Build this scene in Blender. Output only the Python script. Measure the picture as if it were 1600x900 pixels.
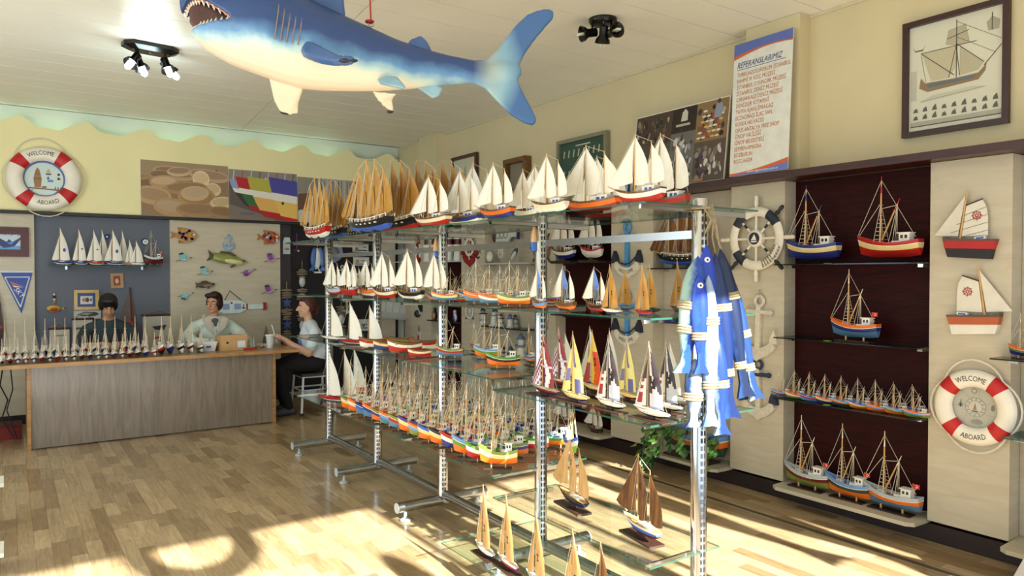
import bpy, bmesh, math, random
from mathutils import Vector, Matrix, Euler
random.seed(7)
SC = bpy.context.scene
for o in list(bpy.data.objects): bpy.data.objects.remove(o)
COL = SC.collection
PI = math.pi

# ---------------------------------------------------------------- camera
F, CX, CY, HC = 1137.0, 800.0, 450.0, 1.6          # focal length in px of a 1600x900 frame, eye height
YAW, PIT = math.atan2(790, 1137.0), math.atan2(20, 1137.0)
cam_d = bpy.data.cameras.new('camera'); cam = bpy.data.objects.new('camera', cam_d); COL.objects.link(cam)
cam.location = (0, 0, HC); cam.rotation_euler = (PI/2-PIT, 0, -YAW)
cam_d.sensor_width = 36; cam_d.lens = 36*F/1600; cam_d.clip_start = .02
SC.camera = cam

# ---------------------------------------------------------------- light
SC.view_settings.view_transform = 'Standard'; SC.view_settings.look = 'None'
SC.view_settings.gamma = 1; SC.view_settings.use_curve_mapping = False
SC.view_settings.exposure = -0.32
SC.cycles.transparent_max_bounces = 24
W = bpy.data.worlds.new('world'); SC.world = W; W.use_nodes = True
bg = W.node_tree.nodes['Background']; bg.inputs[0].default_value = (.62, .78, 1, 1); bg.inputs[1].default_value = 1.2
def light(name, kind, loc, rot, energy, color, **kw):
    d = bpy.data.lights.new(name, kind); d.energy = energy; d.color = color
    for k, v in kw.items(): setattr(d, k, v)
    o = bpy.data.objects.new(name, d); COL.objects.link(o); o.location = loc; o.rotation_euler = rot
    return o
SUN_EL = math.atan(.559)
light('sun', 'SUN', (0, -6, 6), (PI/2-SUN_EL, 0, 0), 33.0, (1, .985, .93), angle=.011)
# daylight entering through the shop front behind the camera; added fill light from the unseen left side
light('shopfront_daylight', 'AREA', (.8, -.62, 1.75), (PI/2, 0, 0), 64, (.94, 1, .96), shape='RECTANGLE', size=6.8, size_y=2.7)
light('left_fill_light', 'AREA', (-2.55, 4.2, 1.75), (PI/2, 0, -PI/2), 150, (.90, 1, .98), shape='RECTANGLE', size=5.5, size_y=2.4)

# ---------------------------------------------------------------- pixel of the photograph -> point on a known plane of the room
_fw = Vector((math.sin(YAW)*math.cos(PIT), math.cos(YAW)*math.cos(PIT), -math.sin(PIT)))
_rt = Vector((math.cos(YAW), -math.sin(YAW), 0)); _up = _rt.cross(_fw); _C = Vector((0, 0, HC))
def ray(x, y): return _fw + _rt*((x-CX)/F) - _up*((y-CY)/F)
def FL(x, y, z=0.0): d = ray(x, y); return _C + d*((z-HC)/d.z)
def WX(x, y, X): d = ray(x, y); return _C + d*(X/d.x)
def WY(x, y, Y): d = ray(x, y); return _C + d*(Y/d.y)
def FZ(px, py, dep): return _C + ray(px, py)*dep
def PR(p): v = Vector(p)-_C; z = v.dot(_fw); return (CX+F*v.dot(_rt)/z, CY-F*v.dot(_up)/z, z)

# ---------------------------------------------------------------- materials
def lin(c):
    if isinstance(c, str):
        c = c.lstrip('#'); c = [int(c[i:i+2], 16)/255 for i in (0, 2, 4)]
        return tuple(v/12.92 if v <= .04045 else ((v+.055)/1.055)**2.4 for v in c)
    return tuple(c)
_M = {}
def M(col, rough=.5, metal=0.0, var=.06, scale=14, name=None, **kw):
    """painted / plain surface: colour with a little procedural unevenness"""
    key = (col, rough, metal, var, scale, name, tuple(sorted(kw.items())))
    if key in _M: return _M[key]
    m = bpy.data.materials.new(name or 'paint_'+str(col).strip('#')); m.use_nodes = True
    nt = m.node_tree; b = nt.nodes['Principled BSDF']
    c = lin(col); b.inputs['Roughness'].default_value = rough; b.inputs['Metallic'].default_value = metal
    n = nt.nodes.new('ShaderNodeTexNoise'); n.inputs['Scale'].default_value = scale; n.inputs['Detail'].default_value = 3
    tc = nt.nodes.new('ShaderNodeTexCoord'); nt.links.new(tc.outputs['Object'], n.inputs['Vector'])
    r = nt.nodes.new('ShaderNodeValToRGB'); r.color_ramp.elements[0].position = .3; r.color_ramp.elements[1].position = .7
    r.color_ramp.elements[0].color = (*[max(0, v*(1-var)) for v in c], 1); r.color_ramp.elements[1].color = (*[min(1, v*(1+var)) for v in c], 1)
    nt.links.new(n.outputs['Fac'], r.inputs['Fac']); nt.links.new(r.outputs['Color'], b.inputs['Base Color'])
    for k, v in kw.items(): b.inputs[k.replace('_', ' ')].default_value = v
    _M[key] = m; return m
def wood(name, c1, c2, rough=.45, stretch=(1, 1, 1), scale=6, dist=2.5, rnd=False, coat=0.0, bump=.02):
    m = bpy.data.materials.new(name); m.use_nodes = True
    nt = m.node_tree; b = nt.nodes['Principled BSDF']; b.inputs['Roughness'].default_value = rough
    b.inputs['Coat Weight'].default_value = coat; b.inputs['Coat Roughness'].default_value = .12
    tc = nt.nodes.new('ShaderNodeTexCoord'); mp = nt.nodes.new('ShaderNodeMapping'); mp.inputs['Scale'].default_value = stretch
    geo = nt.nodes.new('ShaderNodeNewGeometry')
    nt.links.new(geo.outputs['Position'], mp.inputs['Vector'])
    n = nt.nodes.new('ShaderNodeTexNoise'); n.inputs['Scale'].default_value = scale; n.inputs['Detail'].default_value = 6; n.inputs['Distortion'].default_value = dist
    nt.links.new(mp.outputs['Vector'], n.inputs['Vector'])
    r = nt.nodes.new('ShaderNodeValToRGB'); r.color_ramp.elements[0].position = .35; r.color_ramp.elements[1].position = .68
    r.color_ramp.elements[0].color = (*lin(c1), 1); r.color_ramp.elements[1].color = (*lin(c2), 1)
    nt.links.new(n.outputs['Fac'], r.inputs['Fac'])
    out = r.outputs['Color']
    if rnd:
        src = nt.nodes.new('ShaderNodeObjectInfo').outputs['Random'] if rnd == 'object' else geo.outputs['Random Per Island']
        mr = nt.nodes.new('ShaderNodeValToRGB'); e = mr.color_ramp.elements
        e[0].position = 0; e[0].color = (.66, .58, .48, 1); e[1].position = 1; e[1].color = (1.22, 1.2, 1.15, 1)
        e2 = mr.color_ramp.elements.new(.35); e2.color = (.92, .89, .84, 1)
        nt.links.new(src, mr.inputs['Fac'])
        mx = nt.nodes.new('ShaderNodeMix'); mx.data_type = 'RGBA'; mx.blend_type = 'MULTIPLY'; mx.inputs['Factor'].default_value = 1
        nt.links.new(out, mx.inputs['A']); nt.links.new(mr.outputs['Color'], mx.inputs['B']); out = mx.outputs['Result']
    nt.links.new(out, b.inputs['Base Color'])
    if bump:
        bp = nt.nodes.new('ShaderNodeBump'); bp.inputs['Strength'].default_value = bump*5; bp.inputs['Distance'].default_value = .002
        nt.links.new(n.outputs['Fac'], bp.inputs['Height']); nt.links.new(bp.outputs['Normal'], b.inputs['Normal'])
    return m
def printed(name='printed_surface', rough=.45):
    """flat print: colour comes from the face colours of the print's own polygons"""
    if name in _M: return _M[name]
    m = bpy.data.materials.new(name); m.use_nodes = True; nt = m.node_tree; b = nt.nodes['Principled BSDF']
    a = nt.nodes.new('ShaderNodeAttribute'); a.attribute_name = 'Col'; nt.links.new(a.outputs['Color'], b.inputs['Base Color'])
    b.inputs['Roughness'].default_value = rough; _M[name] = m; return m
def glass_mat(name, tint, refl=.10, body=0.0):
    m = bpy.data.materials.new(name); m.use_nodes = True; nt = m.node_tree; nt.nodes.remove(nt.nodes['Principled BSDF'])
    t = nt.nodes.new('ShaderNodeBsdfTransparent'); t.inputs[0].default_value = (*tint, 1)
    g = nt.nodes.new('ShaderNodeBsdfGlossy'); g.inputs['Roughness'].default_value = .03
    lw = nt.nodes.new('ShaderNodeLayerWeight'); lw.inputs['Blend'].default_value = .5
    pw = nt.nodes.new('ShaderNodeMath'); pw.operation = 'POWER'; pw.inputs[1].default_value = 3.5; nt.links.new(lw.outputs['Facing'], pw.inputs[0])
    ml = nt.nodes.new('ShaderNodeMath'); ml.operation = 'MULTIPLY_ADD'; ml.inputs[1].default_value = .55; ml.inputs[2].default_value = .035; nt.links.new(pw.outputs[0], ml.inputs[0])
    mx = nt.nodes.new('ShaderNodeMixShader'); nt.links.new(ml.outputs[0], mx.inputs[0])
    nt.links.new(t.outputs[0], mx.inputs[1]); nt.links.new(g.outputs[0], mx.inputs[2])
    nt.links.new(mx.outputs[0], nt.nodes['Material Output'].inputs['Surface']); return m
def emis(name, col, s):
    m = bpy.data.materials.new(name); m.use_nodes = True; b = m.node_tree.nodes['Principled BSDF']
    b.inputs['Base Color'].default_value = (*col, 1); b.inputs['Emission Color'].default_value = (*col, 1); b.inputs['Emission Strength'].default_value = s
    return m
CHROME = M('#c9ccd0', .14, 1.0, .03, name='chrome')
STEEL = M('#b4b6b8', .25, 1.0, .05, name='brushed_steel')
GLASS = glass_mat('shelf_glass', (.93, .985, .965))
GEDGE = M('#2c5a4c', .15, 0, .1, name='glass_edge_green', Alpha=.75)
WHITE, BLACK = M('#efece2', .5), M('#14120f', .45)
ROPE = M('#9c8c6c', .85, 0, .18, 60, name='hemp_rope')
PRINT = printed()

# ---------------------------------------------------------------- mesh building
class MB:
    def __init__(s): s.v = []; s.f = []; s.mi = []; s.c = []; s.cm = 0; s.cc = None
    def add(s, vs, fs):
        o = len(s.v); s.v += [tuple(v) for v in vs]
        for f in fs: s.f.append([i+o for i in f]); s.mi.append(s.cm); s.c.append(s.cc)
        return s
    def box(s, a, b, M4=None):
        x0, y0, z0 = a; x1, y1, z1 = b
        vs = [Vector(p) for p in ((x0,y0,z0),(x1,y0,z0),(x1,y1,z0),(x0,y1,z0),(x0,y0,z1),(x1,y0,z1),(x1,y1,z1),(x0,y1,z1))]
        if M4: vs = [M4 @ v for v in vs]
        return s.add(vs, [(3,2,1,0),(4,5,6,7),(0,1,5,4),(1,2,6,5),(2,3,7,6),(3,0,4,7)])
    def tube(s, pts, r, n=6, cap=True, closed=False):
        """tube along a polyline; r a number or one per point"""
        pts = [Vector(p) for p in pts]; k = len(pts)
        rr = r if isinstance(r, (list, tuple)) else [r]*k
        rings = []; ref = None
        for i, p in enumerate(pts):
            if closed: d = pts[(i+1) % k]-pts[i-1]
            else: d = pts[min(i+1, k-1)]-pts[max(i-1, 0)]
            if d.length < 1e-9: d = Vector((0, 0, 1))
            d.normalize()
            if ref is None or abs(d.dot(ref)) > .98: ref = Vector((0, 0, 1)) if abs(d.z) < .9 else Vector((1, 0, 0))
            u = d.cross(ref).normalized(); w = u.cross(d)
            ref = w
            rings.append([p+(u*math.cos(2*PI*j/n)+w*math.sin(2*PI*j/n))*rr[i] for j in range(n)])
        return s.loft(rings, cap=cap and not closed, closed=closed)
    def loft(s, rings, cap=True, closed=False, wrap=True):
        n = len(rings[0]); vs = [v for r in rings for v in r]; fs = []
        k = len(rings)
        for i in range(k if closed else k-1):
            a, b = i*n, ((i+1) % k)*n
            for j in range(n if wrap else n-1):
                j2 = (j+1) % n; fs.append((a+j, a+j2, b+j2, b+j))
        if cap and wrap: fs.append(tuple(range(n-1, -1, -1))); fs.append(tuple(range((k-1)*n, k*n)))
        return s.add(vs, fs)
    def lathe(s, prof, n=12, c=(0, 0, 0), axis='z', M4=None):
        rings = []
        for r, h in prof:
            ring = []
            for j in range(n):
                a = 2*PI*j/n; x, y = r*math.cos(a), r*math.sin(a)
                p = Vector((x, y, h)) if axis == 'z' else (Vector((h, x, y)) if axis == 'x' else Vector((y, h, x)))
                p = p+Vector(c); ring.append(M4 @ p if M4 else p)
            rings.append(ring)
        return s.loft(rings)
    def torus(s, R, r, n=32, m=8, c=(0, 0, 0), M4=None, a0=0, a1=2*PI, flat=1.0):
        full = abs(a1-a0-2*PI) < 1e-6; rings = []; k = n if full else n+1
        for i in range(k):
            a = a0+(a1-a0)*i/n; ring = []
            for j in range(m):
                t = 2*PI*j/m; q = Vector(((R+r*math.cos(t))*math.cos(a), (R+r*math.cos(t))*math.sin(a), r*flat*math.sin(t)))+Vector(c)
                ring.append(M4 @ q if M4 else q)
            rings.append(ring)
        return s.loft(rings, cap=not full, closed=full)
    def prism(s, poly, h0, h1, M4=None):
        """extrude a 2-D outline (x, y) from z = h0 to h1"""
        n = len(poly); vs = [Vector((x, y, h0)) for x, y in poly]+[Vector((x, y, h1)) for x, y in poly]
        if M4: vs = [M4 @ v for v in vs]
        fs = [tuple(range(n-1, -1, -1)), tuple(range(n, 2*n))]+[(i, (i+1) % n, n+(i+1) % n, n+i) for i in range(n)]
        return s.add(vs, fs)
    def ellipsoid(s, c, r, n=12, m=8, M4=None):
        rings = []
        for i in range(1, m):
            t = PI*i/m; rings.append([Vector((r[0]*math.sin(t)*math.cos(2*PI*j/n), r[1]*math.sin(t)*math.sin(2*PI*j/n), -r[2]*math.cos(t))) for j in range(n)])
        vs = [Vector((0, 0, -r[2]))]+[v for g in rings for v in g]+[Vector((0, 0, r[2]))]
        fs = [(0, 1+(j+1) % n, 1+j) for j in range(n)]
        for i in range(m-2):
            a = 1+i*n; fs += [(a+j, a+(j+1) % n, a+n+(j+1) % n, a+n+j) for j in range(n)]
        a = 1+(m-2)*n; fs += [(a+j, a+(j+1) % n, len(vs)-1) for j in range(n)]
        vs = [v+Vector(c) for v in vs]
        if M4: vs = [M4 @ v for v in vs]
        return s.add(vs, fs)
    def poly(s, pts, z=0.0, col=None, M4=None):
        """one flat printed polygon"""
        if col is not None: s.cc = lin(col)
        vs = [Vector((p[0], p[1], z)) for p in pts]
        if M4: vs = [M4 @ v for v in vs]
        return s.add(vs, [tuple(range(len(vs)))])
    def disc(s, x, y, rx, ry, z, col, n=16, rot=0, M4=None):
        cr, sr = math.cos(rot), math.sin(rot)
        P = [(rx*math.cos(2*PI*i/n), ry*math.sin(2*PI*i/n)) for i in range(n)]
        return s.poly([(x+a*cr-b*sr, y+a*sr+b*cr) for a, b in P], z, col, M4)
    def line(s, x0, y0, x1, y1, w, z, col, M4=None):
        d = Vector((x1-x0, y1-y0)); L = d.length or 1; nx, ny = -d.y/L*w/2, d.x/L*w/2
        return s.poly([(x0+nx, y0+ny), (x0-nx, y0-ny), (x1-nx, y1-ny), (x1+nx, y1+ny)], z, col, M4)
    def mesh(s, name, smooth=False):
        me = bpy.data.meshes.new(name); me.from_pydata(s.v, [], s.f)
        if any(s.mi): me.polygons.foreach_set('material_index', s.mi)
        if any(c is not None for c in s.c):
            at = me.color_attributes.new('Col', 'FLOAT_COLOR', 'CORNER'); k = 0
            for p, c in zip(me.polygons, s.c):
                c = c or (.8, .8, .8)
                for _ in p.vertices: at.data[k].color = (*c, 1); k += 1
        if smooth: me.polygons.foreach_set('use_smooth', [True]*len(me.polygons))
        me.update(); return me
def autosmooth(me, ang=40):
    for p in me.polygons: p.use_smooth = True
    bm = bmesh.new(); bm.from_mesh(me)
    for e in bm.edges:
        if len(e.link_faces) == 2 and e.calc_face_angle(0) > math.radians(ang): e.smooth = False
        elif len(e.link_faces) != 2: e.smooth = False
    bm.to_mesh(me); bm.free(); return me
def ob(name, me, mat=None, parent=None, loc=None, rot=None, scale=None, sm=False):
    """link ONE mesh object; materials sit on the object so that meshes can be shared"""
    if isinstance(me, MB): me = me.mesh(name, False); (autosmooth(me) if sm else None)
    o = bpy.data.objects.new(name, me); COL.objects.link(o)
    mats = mat if isinstance(mat, (list, tuple)) else [mat]
    while len(me.materials) < len(mats): me.materials.append(None)
    for i, m in enumerate(mats):
        if m: o.material_slots[i].link = 'OBJECT'; o.material_slots[i].material = m
    if parent: o.parent = parent
    if loc is not None: o.location = loc
    if rot is not None: o.rotation_euler = rot
    if scale is not None: o.scale = scale
    return o
_labels = {}
def tag(o, label, cat, group=None):
    o['label'] = label; o['category'] = cat
    if group: o['group'] = group
    _labels.setdefault(label, []).append(group); return o
def thing(name, label, cat, loc=(0, 0, 0), rot=(0, 0, 0), group=None, scale=None):
    o = bpy.data.objects.new(name, None); COL.objects.link(o); o.empty_display_size = .05
    o.location = loc; o.rotation_euler = rot if not isinstance(rot, (int, float)) else (0, 0, rot)
    if scale is not None: o.scale = (scale,)*3 if isinstance(scale, (int, float)) else scale
    return tag(o, label, cat, group)
def struct(name, mb, mat, parent=None, sm=False):
    o = ob(name, mb, mat, parent, sm=sm)
    if parent is None: o['kind'] = 'structure'
    return o
def frame_wallX(Y, Z, X=4.53):
    """local x runs towards the viewer's right along the right-hand wall, y up, z out of the wall"""
    return Matrix(((0, 0, -1, X), (-1, 0, 0, Y), (0, 1, 0, Z), (0, 0, 0, 1)))
def frame_wallY(X, Z, Y=9.4):
    return Matrix(((1, 0, 0, X), (0, 0, -1, Y), (0, 1, 0, Z), (0, 0, 0, 1)))
def place(o, M4): o.matrix_world = M4; return o
# text meshes (made once, while the scene is still small)
_T = {}
def _bake(s, align, shear, bold):
    c = bpy.data.curves.new('lettering', 'FONT'); c.body = s; c.size = 1; c.align_x = align; c.align_y = 'CENTER'; c.shear = shear; c.offset = bold; c.resolution_u = 2
    o = bpy.data.objects.new('lettering', c); COL.objects.link(o)
    me = bpy.data.meshes.new_from_object(o.evaluated_get(bpy.context.evaluated_depsgraph_get()))
    r = ([tuple(v.co) for v in me.vertices], [tuple(p.vertices) for p in me.polygons])
    bpy.data.objects.remove(o); bpy.data.curves.remove(c); bpy.data.meshes.remove(me); _T[(s, align, shear, bold)] = r
def text_geo(s, align='CENTER', shear=0.0, bold=0.0):
    if (s, align, shear, bold) not in _T: _bake(s, align, shear, bold)
    return _T[(s, align, shear, bold)]
NL = ['TURKUAZOO/FORUM İSTANBUL', 'RAHMİ M. KOÇ MÜZESİ', 'İSTANBUL OYUNCAK MÜZESİ', 'İSTANBUL DENİZ MÜZESİ', 'ÇANAKKALE DENİZ MÜZESİ', 'DENİZLER KİTAPEVİ', 'TAYFA AJANS/İPRAGAZ', 'ECZACIBAŞI İLAÇ SAN.', 'KOSKA HELVACISI', 'OPUS ANTALYA FREE SHOP', 'SİNOP VALİLİĞİ', 'SİNOP BELEDİYESİ', 'SEYMEN-AMASRA', 'BOZBURUN', 'BOZCAADA']
for s_ in NL: _bake(s_, 'LEFT', 0.0, 0.0)
_bake('REFERANSLARIMIZ', 'LEFT', .3, 0.0); _bake('SKY', 'CENTER', .2, 0.0)
for s_ in ('WELCOME', 'ABOARD', 'www.olgamodine.com.tr'): _bake(s_, 'CENTER', 0.0, 0.0)
def ordinal(i): return ['first','second','third','fourth','fifth','sixth','seventh','eighth','ninth','tenth','eleventh','twelfth','thirteenth','fourteenth','fifteenth','sixteenth','seventeenth','eighteenth','nineteenth','twentieth','twenty-first','twenty-second','twenty-third','twenty-fourth','twenty-fifth','twenty-sixth','twenty-seventh','twenty-eighth','twenty-ninth','thirtieth'][i]

# ================================================================ THE ROOM
YB, XR, ZC = 9.4, 4.62, 3.41            # back wall, right wall, ceiling
YF, XL = -.7, -2.7                      # shop front behind the camera, left wall
LW = wood('limed_maple_panel', '#bfb59d', '#c9c0aa', .42, (1.2, 1.2, 7), 3, .8, bump=.004)
LWB = wood('limed_maple_back', '#b9af9b', '#c3baa7', .5, (1.2, 1.2, 7), 3, .8, bump=.004)
WENGE = wood('wenge_veneer', '#200404', '#380907', .55, (1, 1, 14), 4, 2.0)
for m_ in (WENGE,): m_.node_tree.nodes['Principled BSDF'].inputs['Specular IOR Level'].default_value = .15
TRIMW = wood('dark_cherry_trim', '#2c0f0b', '#451a13', .35, (1, .5, 8), 6, 1)
PAINT = M('#d3c6a0', .85, 0, .03, 2.5, name='cream_wall_paint')
CREAM = M('#f1e9b4', .8, 0, .03, 2.0, name='yellow_cream_board')
CEILM = M('#efede3', .35, 0, .02, 3, name='ceiling_board_lacquer')
PLANK = wood('maple_strip', '#a08a68', '#bda682', .28, (9, .9, 1), 4, 1.5, rnd='object', coat=.35, bump=.006)
PLANK2 = wood('maple_strip_field', '#a08a68', '#bda682', .28, (9, .9, 1), 4, 1.5, rnd='island', coat=.35, bump=.006)
# floor: slab + one object per strip, the ones that show largest; the others joined
floor = struct('floor', MB().box((XL, YF, -.06), (4.7, YB+.15, -.006)), M('#4a3822', .8))
_strip = MB().box((-.5, -.5, -.006), (.5, .5, 0)).mesh('plank'); cand = []
x = XL; PW = .083
while x < 4.69:
    y = YF-random.random()*.4
    while y < YB+.1:
        L = random.uniform(.24, .52); a, b = max(y, YF), min(y+L, YB+.1)
        if b-a > .02: cand.append((x+PW/2, (a+b)/2, b-a))
        y += L
    x += PW
def shown(c):
    p = PR((c[0], c[1], 0))
    if p[2] < .3 or not (-20 < p[0] < 1620 and 440 < p[1] < 905): return 0
    if p[0] < 440 and p[1] < 700-.1*p[0]: return 0
    if p[0] > 1100 and c[0] > 4.5: return 0
    return c[2]/p[2]**2
cand.sort(key=shown, reverse=True)
for cx_, cy_, L in cand[:300]: ob('plank', _strip, PLANK, floor, (cx_, cy_, 0), scale=(PW-.0008, L-.0008, 1))
mb = MB()
for cx_, cy_, L in cand[300:]: mb.box((cx_-PW/2+.0004, cy_-L/2+.0004, -.006), (cx_+PW/2-.0004, cy_+L/2-.0004, 0))
o = ob('plank_field', mb, PLANK2, floor); o['kind'] = 'stuff'
ob('floor_track', MB().box((4.12, YF, 0), (4.15, 6.6, .004)), M('#5b5140', .5, .3), floor)
# ceiling: boards running along the back wall, butted along one seam
ceil = struct('ceiling', MB().box((XL, YF, ZC+.012), (4.75, YB+.2, ZC+.08)), M('#8c8877', .8))
BW = .342; y = YB+.0
while y > YF:
    y0 = y-BW; g = .0035
    for side in (0, 1):
        sx = lambda yy: 1.62+.0857*yy
        if side == 0: pl = [(XL, y0+g), (sx(y0)-.003, y0+g), (sx(y)-.003, y-g), (XL, y-g)]
        else: pl = [(sx(y0)+.003, y0+g), (4.7, y0+g), (4.7, y-g), (sx(y)+.003, y-g)]
        ob('ceiling_board', MB().prism(pl, ZC, ZC+.0115), CEILM, ceil)
    y -= BW
# walls
wr = struct('wall_right', MB().box((XR, YF, 2.3), (XR+.12, YB+.12, ZC+.06)), PAINT)
struct('trim_1', MB().box((XR-.012, YF, ZC-.022), (XR-.001, YB, ZC-.001)), M('#cfc6a8', .6))
def pil(px0, px1, X, nm):
    a, b = WX(px0, 200, X).y, WX(px1, 200, X).y
    ob('pilaster', MB().box((X, b, 2.33), (XR, a, ZC-.002)), PAINT, wr); return a, b
pil(1165, 1249, 4.50, 'near'); pil(655, 682, 4.50, 'far')
struct('wall_right_base', MB().box((4.70, YF, 0), (4.76, YB+.1, 2.3)), M('#6b6354', .8))
wb = struct('wall_back', MB().box((XL, YB+.12, 0), (XR+.1, YB+.2, ZC+.06)), M('#dfe9dd', .8, 0, .02, 3, name='white_upper_wall'))
struct('wall_left', MB().box((XL-.1, YF, 0), (XL, 1.2, ZC)).box((XL-.1, 7.2, 0), (XL, YB+.2, ZC)).box((XL-.1, 1.2, 0), (XL, 7.2, .5)).box((XL-.1, 1.2, 3.0), (XL, 7.2, ZC)), PAINT)
# shop front behind the camera: posts, sill and head around three big panes
mb = MB().box((XL, YF-.12, 3.08), (4.75, YF, ZC)).box((XL, YF-.12, -.05), (4.75, YF, .12)).box((XL, YF-.12, .12), (-2.3, YF, 3.08)).box((4.25, YF-.12, .12), (4.75, YF, 3.08))
struct('wall_front', mb, PAINT)
wf = struct('window_1', MB().box((-2.3, YF-.09, .12), (4.25, YF-.03, .17)).box((-2.3, YF-.09, 3.03), (4.25, YF-.03, 3.08)), M('#8b8f92', .4, .6))
for xm in (-.5, 2.05, 3.05): ob('mullion', MB().box((xm-.025, YF-.09, .17), (xm+.025, YF-.03, 3.03)), M('#8b8f92', .4, .6), wf)

# ---- right-hand display wall: light panels and niches
XP, XN = 4.53, 4.665
def yp(px, X=XP): return WX(px, 500, X).y
PLY = [(yp(1452), yp(1580)), (yp(1142), yp(1225)), (yp(955), yp(1020)), (yp(837), yp(868)), (yp(721), yp(757)), (yp(642), yp(674))]
disp = struct('wall_right_display', MB().box((XN, YF, .12), (XN+.03, YB, 2.27)), LWB)
for a, b in [(lo, hi) if lo < hi else (hi, lo) for hi, lo in PLY]:
    ob('panel', MB().box((XP, a, .13), (XN, b, 2.268)), [LW], disp)
edges = sorted([(min(p), max(p)) for p in PLY])
NICHE = [(edges[i][1], edges[i+1][0]) for i in range(len(edges)-1)]+[(edges[-1][1], YB-.02)]
NICHE = [(.72, edges[0][0])]+NICHE
DARK = {1, 3, 5}
for i, (a, b) in enumerate(NICHE):
    if i in DARK: ob('niche_back', MB().box((XN-.006, a, .14), (XN-.001, b, 2.268)), WENGE, disp)
    else:
        n = 2
        for k in range(n): ob('niche_back', MB().box((XN-.006, a+(b-a)*k/n+.002, .14), (XN-.001, a+(b-a)*(k+1)/n-.002, 2.268)), LWB, disp)
    pl = [(4.37, a+.0), (4.37, b-.10), (4.40, b-.0), (XN-.007, b), (XN-.007, a)] if i else [(4.37, a), (4.37, b-.1), (4.40, b), (XN-.007, b), (XN-.007, a)]
    pl = [(4.40, a+.01), (4.37, a+.05), (4.37, b-.05), (4.40, b-.01), (XN-.007, b-.001), (XN-.007, a+.001)]
    ob('niche_ledge', MB().prism(pl, .108, .132), LW, disp)
struct('baseboard_right', MB().box((XP+.02, YF, 0), (XN, YB, .107)), wood('wenge_plinth', '#160706', '#260c0a', .5, (1, 2, 10), 4, 1))
struct('trim_2', MB().box((4.40, YF, 2.27), (XR-.001, YB-.02, 2.318)), TRIMW)
# ---- back wall: rail, panels, niches
struct('trim_3', MB().box((XL, YB-.06, 2.255), (4.40, YB+.11, 2.29)), BLACK)
bd = struct('wall_back_display', MB().box((XL, YB+.08, 0), (4.6, YB+.115, 2.255)), M('#0d0b0c', .6, name='black_niche'))
def xb(px, Y=YB): return WY(px, 430, Y).x
GREYB = M('#5d6370', .55, 0, .04, 3, name='slate_grey_board')
for a, b, m_, n in ((-1.2, xb(54), LW, 'panel'), (xb(266), xb(438), LW, 'panel'), (xb(590), 4.52, LWB, 'panel')):
    ob(n, MB().box((a, YB, .1), (b, YB+.079, 2.254)), m_, bd)
ob('niche_back', MB().box((xb(54), YB+.045, .1), (xb(266), YB+.079, 2.254)), GREYB, bd)
ob('niche_edge', MB().box((xb(438), YB+.02, .1), (xb(455), YB+.079, 2.254)), M('#2a2429', .5), bd)
struct('baseboard_back', MB().box((XL, YB-.01, 0), (4.52, YB+.06, .098)), BLACK)
# wavy cornice board in front of the upper wall
zt = WY(30, 184, YB-.02).z-.045; per = (xb(620)-xb(30))/7.25; x0c = xb(30)
def wave(x):
    t = ((x-x0c)/per) % 1.0; t = t if t < .5 else t-1
    return zt+.055*math.cos(2*PI*t)+.012*math.cos(4*PI*t)+.008*math.sin(6*PI*t)
xs = [XL+.02+i*.02 for i in range(int((4.6-XL-.02)/.02))]
pts = [(xs[0], 2.291)]+[(xs[-1], 2.291)]+[(x, wave(x)) for x in reversed(xs)]
struct('trim_4', MB().prism(pts, 0, .025, Matrix(((1, 0, 0, 0), (0, 0, -1, YB+.0), (0, 1, 0, 0), (0, 0, 0, 1)))), CREAM)

COVE = emis('cove_tube_light', (.74, 1, .95), 13.0)
for i in range(4):
    t = thing('fluorescent_tube', 'fluorescent tube behind the wavy cornice, %s from the left' % ordinal(i), 'lamp', (-1.2+i*1.45, YB+.065, 2.98), group='tubes behind the cornice')
    ob('tube', MB().tube([(-.6, 0, 0), (.6, 0, 0)], .013, 10), COVE, t, sm=True); ob('batten', MB().box((-.62, .02, -.02), (.62, .05, .02)), WHITE, t)
    for e_ in (-.6, .6): ob('holder', MB().box((e_-.01, -.012, -.015), (e_+.01, .03, .015)), WHITE, t)
# ================================================================ CHROME SHELF UNIT
PY = [6.363, 5.319, 4.269, 3.177, 2.068]; PX = 2.4
unit = thing('shelf_unit', 'long chrome and glass shelf unit down the middle of the shop', 'shelf unit', (PX, 4.2, 0))
def U(n, mb, m, sm=True, par=None):
    o = ob(n, mb, m, par or unit, sm=sm); o.location = (-PX, -4.2, 0) if par is None else (0, 0, 0); return o
SLOT = M('#22262a', .5)
TIERS = {0: [1.43, 1.06, .55], 1: [1.43, 1.06, .55], 2: [1.43, 1.06, .55], 3: [1.43, 1.005, .44]}
for i, y in enumerate(PY):
    p = U('post', MB().lathe([(.034, .08), (.034, 1.915), (.030, 1.922)], 20, (PX, y, 0)), CHROME)
    mb = MB()
    for k in range(54):
        z = .16+k*.032
        for da in (-.16, .30):
            an = math.atan2(-.94, -.35)+da; mb.box((-.001, -.0045, 0), (.0012, .0045, .02), Matrix.Translation((PX+.0337*math.cos(an), y+.0337*math.sin(an), z)) @ Matrix.Rotation(an, 4, 'Z'))
    U('slot_row', mb, SLOT, False, p)['kind'] = 'stuff'
    fx0, fx1 = 2.06, 2.735
    ft = U('foot_bar', MB().tube([(fx0, y, .092), (fx1, y, .092)], .034, 16), STEEL)
    for e, dx in ((fx0, -.004), (fx1, .004)):
        U('end_cap', MB().tube([(e, y, .092), (e+dx, y, .092)], .034, 16), M('#b9c0c4', .4), par=ft)
    for ex in (fx0+.06, fx1-.06):
        U('levelling_foot', MB().lathe([(.036, .002), (.036, .010), (.012, .022), (.009, .062)], 14, (ex, y, 0)), M('#c7cdd1', .35, .3))
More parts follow.
